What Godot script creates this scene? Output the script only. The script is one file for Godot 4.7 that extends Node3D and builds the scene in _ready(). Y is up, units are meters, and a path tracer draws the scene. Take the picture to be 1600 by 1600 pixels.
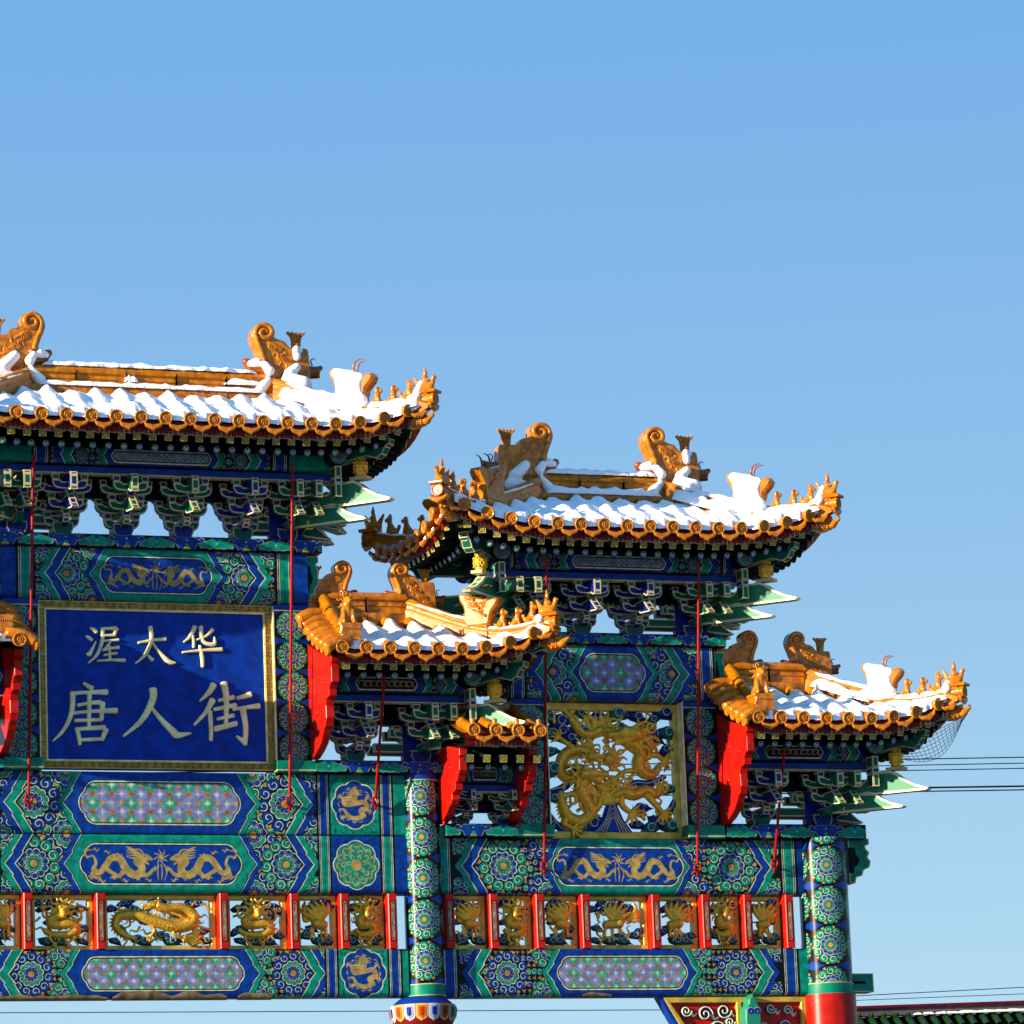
extends Node3D
# A painted Chinese gate with snow on its roofs. Metres, y up; the gate stands at the origin, its front faces +z.

var M := {}
var gate: Node3D
var used := {}
var cache := {}


func _ready() -> void:
	seed(7)
	make_camera_and_light()
	make_materials()
	make_textures()
	make_ground()
	gate = Node3D.new()
	gate.name = "archway"
	add_child(gate)
	gate.set_meta("label", "painted Chinese gate in blue and green with stacked upturned roofs")
	gate.set_meta("category", "archway")
	build_frame()
	build_lattice_row()
	build_big_panel()
	build_brackets()
	build_roofs()
	build_sign()
	build_figures()
	build_snow()
	build_rods_and_nets()
	build_background()


func make_camera_and_light() -> void:
	var cam := Camera3D.new()
	cam.name = "camera"
	cam.fov = 13.524
	cam.near = 0.5
	cam.far = 2500.0
	cam.position = Vector3(-10.152, 1.6, 39.843)
	cam.rotation_order = EULER_ORDER_YXZ
	cam.rotation_degrees = Vector3(11.712, -19.175, -2.169)
	add_child(cam)
	cam.current = true
	var sky_mat := ProceduralSkyMaterial.new()
	sky_mat.sky_top_color = Color(0.33, 0.60, 0.86)
	sky_mat.sky_horizon_color = Color(0.80, 0.925, 0.935)
	sky_mat.sky_curve = 0.12
	sky_mat.ground_horizon_color = Color(0.5, 0.52, 0.54)
	sky_mat.ground_bottom_color = Color(0.3, 0.3, 0.3)
	sky_mat.ground_curve = 0.05
	sky_mat.sun_angle_max = 1.0
	var sky := Sky.new()
	sky.sky_material = sky_mat
	var env := Environment.new()
	env.background_mode = Environment.BG_SKY
	env.sky = sky
	env.background_energy_multiplier = 0.49
	env.ambient_light_source = Environment.AMBIENT_SOURCE_SKY
	env.tonemap_mode = Environment.TONE_MAPPER_LINEAR
	env.tonemap_exposure = 2.25
	env.sdfgi_enabled = true
	env.ssao_enabled = true
	env.ssil_enabled = true
	var we := WorldEnvironment.new()
	we.name = "environment"
	we.environment = env
	add_child(we)
	var sun := DirectionalLight3D.new()
	sun.name = "sun"
	sun.light_energy = 1.6
	sun.light_color = Color(1.0, 0.92, 0.79)
	sun.light_angular_distance = 0.5
	sun.shadow_enabled = true
	var az := deg_to_rad(-76.0)   # measured from the front (+z) towards the left
	var el := deg_to_rad(12.5)
	var from_dir := Vector3(sin(az) * cos(el), sin(el), cos(az) * cos(el))
	sun.look_at_from_position(from_dir * 50.0, Vector3.ZERO, Vector3.UP)
	add_child(sun)


# ------------------------------------------------------------------ mesh building

class MB:
	var v := PackedVector3Array()
	var n := PackedVector3Array()
	var t := PackedVector2Array()
	var c := PackedColorArray()
	var ix := PackedInt32Array()
	var col := Color.WHITE

	func add(p: Vector3, nn: Vector3, uv := Vector2.ZERO) -> int:
		v.append(p); n.append(nn); t.append(uv); c.append(col)
		return v.size() - 1

	func face(a: int, b: int, d: int) -> void:   # given counter-clockwise, stored clockwise
		ix.append(a); ix.append(d); ix.append(b)

	func tri(a: Vector3, b: Vector3, d: Vector3) -> void:
		var nn := (b - a).cross(d - a).normalized()
		var i := add(a, nn)
		add(b, nn); add(d, nn)
		face(i, i + 1, i + 2)

	func quad(a: Vector3, b: Vector3, d: Vector3, e: Vector3, ua := Vector2(0, 1), ub := Vector2(1, 1), ud := Vector2(1, 0), ue := Vector2(0, 0)) -> void:
		var nn := (b - a).cross(e - a)
		if nn.length_squared() < 1e-16:
			nn = (d - b).cross(e - b)
		nn = nn.normalized()
		var i := add(a, nn, ua)
		add(b, nn, ub); add(d, nn, ud); add(e, nn, ue)
		face(i, i + 1, i + 2)
		face(i, i + 2, i + 3)

	func box(lo: Vector3, hi: Vector3, x := Transform3D.IDENTITY) -> void:
		var p: Array[Vector3] = []
		for k in 8:
			p.append(x * Vector3(hi.x if k & 1 else lo.x, hi.y if k & 2 else lo.y, hi.z if k & 4 else lo.z))
		quad(p[4], p[5], p[7], p[6]); quad(p[1], p[0], p[2], p[3])
		quad(p[5], p[1], p[3], p[7]); quad(p[0], p[4], p[6], p[2])
		quad(p[6], p[7], p[3], p[2]); quad(p[0], p[1], p[5], p[4])

	func sheet(rows: Array, wrap := false, flip := false) -> void:
		# rows of points; the front is on the left of (along a row) x (to the next row)
		var base := v.size()
		var nr := rows.size()
		var nc: int = rows[0].size()
		for i in nr:
			var row: PackedVector3Array = rows[i]
			for j in nc:
				add(row[j], Vector3.ZERO, Vector2(float(j) / maxf(nc - 1, 1), float(i) / maxf(nr - 1, 1)))
		var last := nc if wrap else nc - 1
		for i in nr - 1:
			for j in last:
				var a := base + i * nc + j
				var b := base + i * nc + (j + 1) % nc
				var d := b + nc
				var e := a + nc
				var nn := (v[d] - v[a]).cross(v[e] - v[b])
				if flip:
					nn = -nn
					face(a, e, d); face(a, d, b)
				else:
					face(a, b, d); face(a, d, e)
				n[a] += nn; n[b] += nn; n[d] += nn; n[e] += nn
		for k in range(base, v.size()):
			n[k] = n[k].normalized() if n[k].length_squared() > 1e-20 else Vector3.UP

	func tube(path: PackedVector3Array, radii: PackedFloat32Array, seg := 8, flat := 1.0, caps := true) -> void:
		var rows := []
		var m := path.size()
		var nrm := Vector3.ZERO
		for i in m:
			var tg := (path[mini(i + 1, m - 1)] - path[maxi(i - 1, 0)]).normalized()
			if i == 0:
				nrm = Vector3(0, 0, 1) if absf(tg.z) < 0.9 else Vector3(0, 1, 0)
			nrm = (nrm - tg * nrm.dot(tg)).normalized()
			var bn := tg.cross(nrm)
			var row := PackedVector3Array()
			for k in seg:
				var a := TAU * k / seg
				row.append(path[i] + (nrm * cos(a) * flat + bn * sin(a)) * radii[mini(i, radii.size() - 1)])
			if caps and i == 0:
				var r0 := PackedVector3Array()
				for k in seg:
					r0.append(path[0].lerp(row[k], 0.02) - tg * radii[0] * 0.35)
				rows.append(r0)
			rows.append(row)
			if caps and i == m - 1:
				var r1 := PackedVector3Array()
				for k in seg:
					r1.append(path[i].lerp(row[k], 0.02) + tg * radii[mini(i, radii.size() - 1)] * 0.35)
				rows.append(r1)
		sheet(rows, true)

	func lathe(prof: PackedVector2Array, seg := 16, x := Transform3D.IDENTITY) -> void:
		# (radius, height) from the bottom up, around the y axis
		var rows := []
		for p in prof:
			var row := PackedVector3Array()
			for k in seg:
				var a := TAU * k / seg
				row.append(x * Vector3(sin(a) * p.x, p.y, cos(a) * p.x))
			rows.append(row)
		sheet(rows, true)

	func prism(poly: PackedVector2Array, z0: float, z1: float, x := Transform3D.IDENTITY, bevel := 0.0) -> void:
		var p := poly
		if area(p) < 0:
			p = p.duplicate(); p.reverse()
		var q := inset(p, bevel) if bevel > 0.0 else p
		var tris := Geometry2D.triangulate_polygon(q)
		var zf := z1
		var zs := z1 - bevel
		var nf := (x.basis * Vector3(0, 0, 1)).normalized()
		var i0 := v.size()
		for a in q:
			add(x * Vector3(a.x, a.y, zf), nf, a)
		for k in range(0, tris.size(), 3):
			tri_ix(i0, tris[k], tris[k + 1], tris[k + 2], nf)
		i0 = v.size()
		for a in p:
			add(x * Vector3(a.x, a.y, z0), -nf, a)
		var tp := tris if bevel <= 0.0 else Geometry2D.triangulate_polygon(p)
		for k in range(0, tp.size(), 3):
			tri_ix(i0, tp[k], tp[k + 1], tp[k + 2], -nf)
		var m := p.size()
		for k in m:
			var a := p[k]
			var b := p[(k + 1) % m]
			quad(x * Vector3(a.x, a.y, z0), x * Vector3(b.x, b.y, z0), x * Vector3(b.x, b.y, zs), x * Vector3(a.x, a.y, zs))
			if bevel > 0.0:
				var e := q[k]
				var f := q[(k + 1) % m]
				quad(x * Vector3(a.x, a.y, zs), x * Vector3(b.x, b.y, zs), x * Vector3(f.x, f.y, zf), x * Vector3(e.x, e.y, zf))

	func tri_ix(i0: int, a: int, b: int, d: int, want: Vector3) -> void:
		if (v[i0 + b] - v[i0 + a]).cross(v[i0 + d] - v[i0 + a]).dot(want) > 0:
			face(i0 + a, i0 + b, i0 + d)
		else:
			face(i0 + a, i0 + d, i0 + b)

	static func area(p: PackedVector2Array) -> float:
		var s := 0.0
		for k in p.size():
			s += p[k].cross(p[(k + 1) % p.size()])
		return s

	static func inset(p: PackedVector2Array, w: float) -> PackedVector2Array:
		var out := PackedVector2Array()
		var m := p.size()
		for k in m:
			var e0 := (p[k] - p[(k + m - 1) % m]).normalized()
			var e1 := (p[(k + 1) % m] - p[k]).normalized()
			var d := (Vector2(-e0.y, e0.x) + Vector2(-e1.y, e1.x))
			var l := d.length()
			d = d / l if l > 1e-4 else Vector2(-e0.y, e0.x)
			out.append(p[k] + d * minf(w / maxf(l * 0.5, 0.4), w * 1.8))
		return out

	func into(am: ArrayMesh, mat: Material) -> ArrayMesh:
		if v.is_empty():
			return am
		var arr := []
		arr.resize(Mesh.ARRAY_MAX)
		arr[Mesh.ARRAY_VERTEX] = v
		arr[Mesh.ARRAY_NORMAL] = n
		arr[Mesh.ARRAY_TEX_UV] = t
		arr[Mesh.ARRAY_COLOR] = c
		arr[Mesh.ARRAY_INDEX] = ix
		am.add_surface_from_arrays(Mesh.PRIMITIVE_TRIANGLES, arr)
		am.surface_set_material(am.get_surface_count() - 1, mat)
		return am

	func mesh(mat: Material) -> ArrayMesh:
		return into(ArrayMesh.new(), mat)


# a body joined smoothly out of tapered capsules: [a, b, ra, rb], meshed as surface nets
func body_mesh(caps: Array, cell: float, k: float, mat: Material) -> ArrayMesh:
	var b := MB.new()
	body_into(b, caps, cell, k)
	return b.mesh(mat)


func body_into(mb: MB, caps: Array, cell: float, k: float, x := Transform3D.IDENTITY) -> void:
	var lo := Vector3.INF
	var hi := -Vector3.INF
	for q in caps:
		var r := maxf(q[2], q[3]) + cell * 2.0
		for p in [q[0], q[1]]:
			lo = lo.min(p - Vector3.ONE * r)
			hi = hi.max(p + Vector3.ONE * r)
	var nx := int((hi.x - lo.x) / cell) + 2
	var ny := int((hi.y - lo.y) / cell) + 2
	var nz := int((hi.z - lo.z) / cell) + 2
	var f := PackedFloat32Array()
	f.resize(nx * ny * nz)
	f.fill(1e3)
	for q in caps:
		var a: Vector3 = q[0]
		var ab: Vector3 = q[1] - q[0]
		var ra: float = q[2]
		var dr: float = q[3] - q[2]
		var l2 := maxf(ab.length_squared(), 1e-9)
		var pad := maxf(q[2], q[3]) + k + cell * 2.0
		var l: Vector3 = (q[0] as Vector3).min(q[1]) - Vector3.ONE * pad - lo
		var h: Vector3 = (q[0] as Vector3).max(q[1]) + Vector3.ONE * pad - lo
		var ix0 := maxi(0, int(l.x / cell)); var ix1 := mini(nx, int(h.x / cell) + 1)
		var iy0 := maxi(0, int(l.y / cell)); var iy1 := mini(ny, int(h.y / cell) + 1)
		var iz0 := maxi(0, int(l.z / cell)); var iz1 := mini(nz, int(h.z / cell) + 1)
		for z in range(iz0, iz1):
			for y in range(iy0, iy1):
				var at := (z * ny + y) * nx
				for xx in range(ix0, ix1):
					var p := lo + Vector3(xx, y, z) * cell - a
					var s := clampf(p.dot(ab) / l2, 0.0, 1.0)
					var d := (p - ab * s).length() - ra - dr * s
					var o := f[at + xx]
					if o > 900.0:
						f[at + xx] = d
					else:
						var hh := maxf(k - absf(o - d), 0.0) / k
						f[at + xx] = minf(o, d) - hh * hh * k * 0.25
	var id := PackedInt32Array()
	id.resize(nx * ny * nz)
	id.fill(-1)
	var off := [0, 1, nx, nx + 1, nx * ny, nx * ny + 1, nx * ny + nx, nx * ny + nx + 1]
	for z in nz - 1:
		for y in ny - 1:
			for xx in nx - 1:
				var at := (z * ny + y) * nx + xx
				var f0 := f[at]
				if absf(f0) > cell * 2.5:
					continue
				var ins := 0
				for o in off:
					if f[at + o] < 0.0:
						ins += 1
				if ins == 0 or ins == 8:
					continue
				var sum := Vector3.ZERO
				var cnt := 0
				for e in 12:
					var ea: int = [0, 2, 4, 6, 0, 1, 4, 5, 0, 1, 2, 3][e]
					var eb: int = [1, 3, 5, 7, 2, 3, 6, 7, 4, 5, 6, 7][e]
					var va := f[at + off[ea]]
					var vb := f[at + off[eb]]
					if (va < 0.0) != (vb < 0.0):
						var s := va / (va - vb)
						sum += Vector3(ea & 1, (ea >> 1) & 1, ea >> 2).lerp(Vector3(eb & 1, (eb >> 1) & 1, eb >> 2), s)
						cnt += 1
				var g := Vector3(f[at + 1] - f0, f[at + nx] - f0, f[at + nx * ny] - f0)
				g = g.normalized() if g.length_squared() > 1e-14 else Vector3.UP
				id[at] = mb.add(x * (lo + (Vector3(xx, y, z) + sum / cnt) * cell), (x.basis * g).normalized())
	for z in range(1, nz - 1):
		for y in range(1, ny - 1):
			for xx in range(1, nx - 1):
				var at := (z * ny + y) * nx + xx
				var f0 := f[at]
				if absf(f0) > cell * 2.5:
					continue
				for ax in 3:
					var st: int = [1, nx, nx * ny][ax]
					if (f0 < 0.0) == (f[at + st] < 0.0):
						continue
					var u: int = [nx, nx * ny, 1][ax]
					var w: int = [nx * ny, 1, nx][ax]
					var q0 := id[at]; var q1 := id[at - u]; var q2 := id[at - u - w]; var q3 := id[at - w]
					if q0 < 0 or q1 < 0 or q2 < 0 or q3 < 0:
						continue
					if f0 < 0.0:
						mb.face(q0, q1, q2); mb.face(q0, q2, q3)
					else:
						mb.face(q0, q2, q1); mb.face(q0, q3, q2)


# ------------------------------------------------------------------ nodes

func numbered(called: String) -> String:
	var k: int = used.get(called, -1) + 1
	used[called] = k
	return called if k == 0 else "%s_%03d" % [called, k]


func part(parent: Node, called: String, m: Mesh, at := Transform3D.IDENTITY) -> MeshInstance3D:
	var o := MeshInstance3D.new()
	o.name = called
	o.mesh = m
	o.transform = at
	parent.add_child(o, true)
	return o


func pivot(parent: Node, called: String, at := Transform3D.IDENTITY) -> Node3D:
	var o := Node3D.new()
	o.name = called
	o.transform = at
	parent.add_child(o, true)
	return o


func tag(o: Node3D, label: String, category: String, group := "", kind := "") -> Node3D:
	if label: o.set_meta("label", label)
	if category: o.set_meta("category", category)
	if group: o.set_meta("group", group)
	if kind: o.set_meta("kind", kind)
	return o


func top(called: String, m: Mesh, at := Transform3D.IDENTITY) -> MeshInstance3D:
	return part(self, numbered(called), m, at)


func T(x: float, y: float, z: float) -> Transform3D:
	return Transform3D(Basis.IDENTITY, Vector3(x, y, z))


func TR(x: float, y: float, z: float, ry: float) -> Transform3D:
	return Transform3D(Basis(Vector3.UP, ry), Vector3(x, y, z))


func spline(pts: Array, per := 6) -> PackedVector3Array:
	var out := PackedVector3Array()
	var m := pts.size()
	for i in m - 1:
		var p0: Vector3 = pts[maxi(i - 1, 0)]
		var p1: Vector3 = pts[i]
		var p2: Vector3 = pts[i + 1]
		var p3: Vector3 = pts[mini(i + 2, m - 1)]
		for k in per:
			out.append(p1.cubic_interpolate(p2, p0, p3, float(k) / per))
	out.append(pts[m - 1])
	return out


func lin(vals: Array, count: int) -> PackedFloat32Array:
	var out := PackedFloat32Array()
	for i in count:
		var s := float(i) / maxf(count - 1, 1) * (vals.size() - 1)
		var k := mini(int(s), vals.size() - 2)
		out.append(lerpf(vals[k], vals[k + 1], s - k))
	return out


func noise(f: float, sd := 1) -> FastNoiseLite:
	var nz := FastNoiseLite.new()
	nz.seed = sd
	nz.frequency = f
	nz.noise_type = FastNoiseLite.TYPE_SIMPLEX_SMOOTH
	nz.fractal_octaves = 3
	return nz


func make_materials() -> void:
	M.amber = glazed(Color(0.62, 0.34, 0.02), Color(0.78, 0.49, 0.045), 0.24, 3)
	M.amber_deep = glazed(Color(0.47, 0.22, 0.02), Color(0.60, 0.31, 0.03), 0.3, 4)
	M.snow = StandardMaterial3D.new()
	M.snow.albedo_color = Color(0.965, 0.96, 0.955)
	M.snow.roughness = 0.75
	M.snow.metallic_specular = 0.25
	M.snow.uv1_triplanar = true
	M.snow.uv1_world_triplanar = true
	M.snow.uv1_scale = Vector3.ONE * 3.0
	M.snow.normal_enabled = true
	M.snow.normal_scale = 0.9
	M.snow.normal_texture = noise_tex(0.045, 5, true, 5.0)
	M.red = paint(Color(0.74, 0.09, 0.04), 0.3, 6)
	M.red_dark = paint(Color(0.45, 0.05, 0.04), 0.5, 7)
	M.red_column = paint(Color(0.66, 0.10, 0.05), 0.3, 8)
	M.blue = paint(Color(0.01, 0.22, 0.58), 0.4, 9)
	M.green = paint(Color(0.0, 0.50, 0.40), 0.4, 10)
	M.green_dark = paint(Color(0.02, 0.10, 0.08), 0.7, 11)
	M.dark = paint(Color(0.07, 0.09, 0.10), 0.8, 12)
	M.navy = paint(Color(0.02, 0.05, 0.14), 0.7, 13)
	M.cream = paint(Color(0.80, 0.74, 0.52), 0.4, 14)
	M.gold = paint(Color(0.98, 0.74, 0.24), 0.30, 15)
	M.gold.metallic = 0.5
	var scale_noise := NoiseTexture2D.new()
	scale_noise.width = 256
	scale_noise.height = 256
	scale_noise.seamless = true
	var cells := FastNoiseLite.new()
	cells.noise_type = FastNoiseLite.TYPE_CELLULAR
	cells.frequency = 0.05
	cells.seed = 9
	scale_noise.noise = cells
	scale_noise.as_normal_map = true
	scale_noise.bump_strength = 6.0
	M.gold.normal_enabled = true
	M.gold.normal_texture = scale_noise
	M.gold.normal_scale = 0.8
	M.gold.uv1_scale = Vector3.ONE * 4.0
	M.gold_dull = paint(Color(0.86, 0.71, 0.28), 0.42, 16)
	M.gold_dull.metallic = 0.3
	M.gold_leaf = paint(Color(0.98, 0.94, 0.68), 0.4, 17)
	M.vc = StandardMaterial3D.new()
	M.vc.vertex_color_use_as_albedo = true
	M.vc.roughness = 0.4
	M.vc.metallic_specular = 0.3
	M.peel = paint(Color(0.48, 0.41, 0.30), 0.85, 22)
	M.iron = paint(Color(0.10, 0.10, 0.11), 0.6, 18)
	M.wire = paint(Color(0.36, 0.33, 0.30), 0.7, 19)
	M.rod = paint(Color(0.62, 0.05, 0.06), 0.35, 20)
	M.cable = paint(Color(0.06, 0.07, 0.10), 0.7, 21)


func noise_tex(f: float, sd: int, bump := false, strength := 4.0) -> NoiseTexture2D:
	var key := "n%s_%d_%s" % [f, sd, bump]
	if cache.has(key):
		return cache[key]
	var tx := NoiseTexture2D.new()
	tx.width = 256
	tx.height = 256
	tx.seamless = true
	tx.noise = noise(f, sd)
	tx.as_normal_map = bump
	tx.bump_strength = strength
	cache[key] = tx
	return tx


func ramp_tex(f: float, sd: int, a: Color, b: Color) -> NoiseTexture2D:
	var tx := NoiseTexture2D.new()
	tx.width = 256
	tx.height = 256
	tx.seamless = true
	tx.noise = noise(f, sd)
	var g := Gradient.new()
	g.set_color(0, a)
	g.set_color(1, b)
	g.set_offset(0, 0.25)
	g.set_offset(1, 0.75)
	tx.color_ramp = g
	return tx


func glazed(a: Color, b: Color, rough: float, sd: int) -> StandardMaterial3D:
	var m := StandardMaterial3D.new()
	m.albedo_texture = ramp_tex(0.02, sd, a, b)
	m.uv1_triplanar = true
	m.uv1_world_triplanar = true
	m.uv1_scale = Vector3.ONE * 1.7
	m.roughness = rough
	m.metallic_specular = 0.4
	m.clearcoat_enabled = true
	m.clearcoat = 0.2
	m.clearcoat_roughness = 0.12
	m.normal_enabled = true
	m.normal_scale = 0.35
	m.normal_texture = noise_tex(0.03, 31, true, 3.0)
	return m


func paint(c: Color, rough: float, sd: int) -> StandardMaterial3D:
	var m := StandardMaterial3D.new()
	m.albedo_color = Color.WHITE
	if not cache.has("paintnoise"):
		cache.paintnoise = ramp_tex(0.015, 41, Color(0.84, 0.84, 0.84), Color(1, 1, 1))
	m.albedo_color = c
	m.metallic_specular = 0.28
	m.albedo_texture = cache.paintnoise
	m.uv1_triplanar = true
	m.uv1_world_triplanar = true
	m.uv1_scale = Vector3.ONE * 1.3
	m.roughness = rough
	return m


func printed(im: Image, rough := 0.45) -> StandardMaterial3D:
	var m := StandardMaterial3D.new()
	m.albedo_texture = ImageTexture.create_from_image(im)
	m.roughness = rough
	m.metallic_specular = 0.28
	m.texture_repeat = true
	if not cache.has("grime"):
		cache.grime = ramp_tex(0.025, 91, Color(0.80, 0.80, 0.78), Color(1, 1, 1))
	m.detail_enabled = true
	m.detail_blend_mode = BaseMaterial3D.BLEND_MODE_MUL
	m.detail_albedo = cache.grime
	m.detail_uv_layer = BaseMaterial3D.DETAIL_UV_2
	m.uv2_triplanar = true
	m.uv2_world_triplanar = true
	m.uv2_scale = Vector3.ONE * 1.6
	return m


func make_ground() -> void:
	var b := MB.new()
	b.quad(Vector3(-900, 0, 900), Vector3(900, 0, 900), Vector3(900, 0, -900), Vector3(-900, 0, -900))
	var m := paint(Color(0.50, 0.50, 0.52), 0.9, 50)
	var g := top("ground", b.mesh(m))
	tag(g, "snow-grey street ground under the gate", "ground", "", "structure")


# ------------------------------------------------------------------ painted decoration (flat print)

class Brush:
	var im: Image
	var s := 400.0      # pixels per metre
	var o := Vector2.ZERO  # pixel of the drawing's origin; x right, y up

	func _init(w: int, h: int, scale: float, origin: Vector2, bg: Color) -> void:
		im = Image.create(w, h, false, Image.FORMAT_RGBA8)
		im.fill(bg)
		s = scale
		o = origin

	func poly(pts: PackedVector2Array, c: Color) -> void:
		var m := pts.size()
		var p := PackedVector2Array()
		p.resize(m)
		var y0 := 1e9
		var y1 := -1e9
		for i in m:
			var q := Vector2(o.x + pts[i].x * s, o.y - pts[i].y * s)
			p[i] = q
			y0 = minf(y0, q.y)
			y1 = maxf(y1, q.y)
		for y in range(maxi(0, int(ceil(y0 - 0.5))), mini(im.get_height() - 1, int(floor(y1 - 0.5))) + 1):
			var yc := y + 0.5
			var xs := PackedFloat32Array()
			var j := m - 1
			for i in m:
				var a := p[i]
				var b := p[j]
				if (a.y > yc) != (b.y > yc):
					xs.append(a.x + (yc - a.y) / (b.y - a.y) * (b.x - a.x))
				j = i
			xs.sort()
			for k in range(0, xs.size() - 1, 2):
				var xa := int(round(xs[k]))
				var w := int(round(xs[k + 1])) - xa
				if w > 0:
					im.fill_rect(Rect2i(xa, y, w, 1), c)

	func disc(x: float, y: float, r: float, c: Color, squash := 1.0, turn := 0.0) -> void:
		var pts := PackedVector2Array()
		var m := clampi(int(r * s * 0.9) + 6, 8, 40)
		for k in m:
			var a := TAU * k / m
			pts.append(Vector2(x, y) + Vector2(cos(a) * r, sin(a) * r * squash).rotated(turn))
		poly(pts, c)

	func line(pts: Array, w: float, c: Color) -> void:
		for i in pts.size() - 1:
			var a: Vector2 = pts[i]
			var b: Vector2 = pts[i + 1]
			var d := (b - a).normalized() * w * 0.5
			var e := Vector2(-d.y, d.x)
			poly(PackedVector2Array([a + e - d * 0.6, b + e + d * 0.6, b - e + d * 0.6, a - e - d * 0.6]), c)

	func brush(pts: Array, w: Array, c: Color) -> void:   # a smooth stroke of varying width
		var m := pts.size()
		var path: Array[Vector2] = []
		var ws: Array[float] = []
		for i in m - 1:
			for k in 5:
				var f := k / 5.0
				path.append((pts[i] as Vector2).cubic_interpolate(pts[i + 1], pts[maxi(i - 1, 0)], pts[mini(i + 2, m - 1)], f))
				var g := (i + f) / (m - 1) * (w.size() - 1)
				var gi := mini(int(g), w.size() - 2) if w.size() > 1 else 0
				ws.append(lerpf(w[gi], w[mini(gi + 1, w.size() - 1)], g - gi))
		path.append(pts[m - 1])
		ws.append(w[w.size() - 1])
		var n := path.size()
		for i in n - 1:
			var t := (path[i + 1] - path[i]).normalized()
			var e0 := Vector2(-t.y, t.x)
			var e1 := e0
			if i + 2 < n:
				var t2 := (path[i + 2] - path[i + 1]).normalized()
				e1 = Vector2(-t2.y, t2.x)
			poly(PackedVector2Array([path[i] + e0 * ws[i], path[i + 1] + e1 * ws[i + 1], path[i + 1] - e1 * ws[i + 1], path[i] - e0 * ws[i]]), c)
			if ws[i] * s > 1.5:
				disc(path[i].x, path[i].y, ws[i] * 0.97, c)

	func rect(x0: float, y0: float, x1: float, y1: float, c: Color) -> void:
		var a := Vector2i(int(round(o.x + x0 * s)), int(round(o.y - y1 * s)))
		var b := Vector2i(int(round(o.x + x1 * s)), int(round(o.y - y0 * s)))
		im.fill_rect(Rect2i(a, b - a), c)


var INK := Color(0.035, 0.05, 0.07)
var WHT := Color(0.82, 0.84, 0.74)
var BLU := Color(0.01, 0.235, 0.60)
var GRN := Color(0.0, 0.56, 0.48)
var GLD := Color(0.70, 0.60, 0.34)
var ORG := Color(0.72, 0.33, 0.13)
var LBL := Color(0.46, 0.53, 0.78)
var LGR := Color(0.34, 0.68, 0.58)
var MAU := Color(0.47, 0.32, 0.42)


func curl(b: Brush, x: float, y: float, r: float, dir: float, c: Color) -> void:
	b.disc(x, y, r * 1.08, INK)
	b.disc(x, y, r * 0.98, c)
	# a light line that curls in, with its dark shadow line beside it
	for layer in 2:
		var pts := []
		for k in 8:
			var a := dir - 2.3 + k * 0.9
			pts.append(Vector2(x, y) + Vector2(cos(a), sin(a)) * r * ((0.84 if layer else 0.72) - 0.085 * k))
		b.brush(pts, [r * (0.075 if layer else 0.10)], WHT if layer else INK)


func wedge_ring(b: Brush, x: float, y: float, r0: float, r1: float, n: int, turn: float, c: Color, rim_w: float) -> void:
	for k in n:
		for layer in 2:
			var half := PI / n * (0.90 if layer == 0 else 0.80)
			var ra := r0 + (0.0 if layer == 0 else rim_w * 0.3)
			var rb := r1 - (0.0 if layer == 0 else rim_w)
			var p := PackedVector2Array()
			var a := TAU * k / n + turn
			for e in 5:
				var f := e / 2.0 - 1.0
				var rr := rb * (1.0 - 0.10 * f * f)
				p.append(Vector2(x, y) + Vector2(cos(a + half * f), sin(a + half * f)) * rr)
			for e in 3:
				var f := 1.0 - e
				p.append(Vector2(x, y) + Vector2(cos(a + half * f * 0.92), sin(a + half * f * 0.92)) * ra)
			b.poly(p, WHT if layer == 0 else c)


func rosette(b: Brush, x: float, y: float, r: float, ca: Color, cb: Color, petals := 10, mid := 0.0) -> void:
	b.disc(x, y, r * 0.94, INK)
	for k in petals:
		var a := TAU * (k + 0.5) / petals + 0.1
		var e := Vector2(cos(a + PI / petals), sin(a + PI / petals))
		var f := Vector2(-e.y, e.x)
		b.poly(PackedVector2Array([Vector2(x, y) + e * r * 1.0 + f * r * 0.1, Vector2(x, y) + e * r * 1.0 - f * r * 0.1, Vector2(x, y) + e * r * 0.84]), GLD)
	for k in petals:
		var a := TAU * (k + 0.5) / petals + 0.1
		curl(b, x + cos(a) * r * 0.755, y + sin(a) * r * 0.755, r * 2.32 / petals, a + PI, ca)
	b.disc(x, y, r * 0.585, INK)
	wedge_ring(b, x, y, r * 0.36, r * 0.565, petals, 0.2, cb, r * 0.035)
	wedge_ring(b, x, y, r * 0.16, r * 0.345, 10, 0.5, ca, r * 0.028)
	b.disc(x, y, r * 0.17, INK)
	b.disc(x, y, r * (mid if mid > 0.0 else 0.14), GLD.lerp(ORG, 0.15))


func bits(b: Brush, x0: float, x1: float, y0: float, y1: float, step: float, ca: Color, cb: Color) -> void:
	# the small gold triangles and petals that fill the gaps between rosettes
	var k := 0
	var x := x0
	while x < x1:
		var y := y0
		while y < y1:
			var a := 1.3 * k
			var p := PackedVector2Array()
			for e in 3:
				p.append(Vector2(x, y) + Vector2(cos(a + e * TAU / 3), sin(a + e * TAU / 3)) * step * 0.42)
			if k % 2 == 0:
				curl(b, x, y, step * 0.52, a, ca if k % 4 else cb)
			else:
				b.poly(p, GLD.lerp(INK, 0.2))
			k += 1
			y += step
		x += step * 0.9


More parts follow.
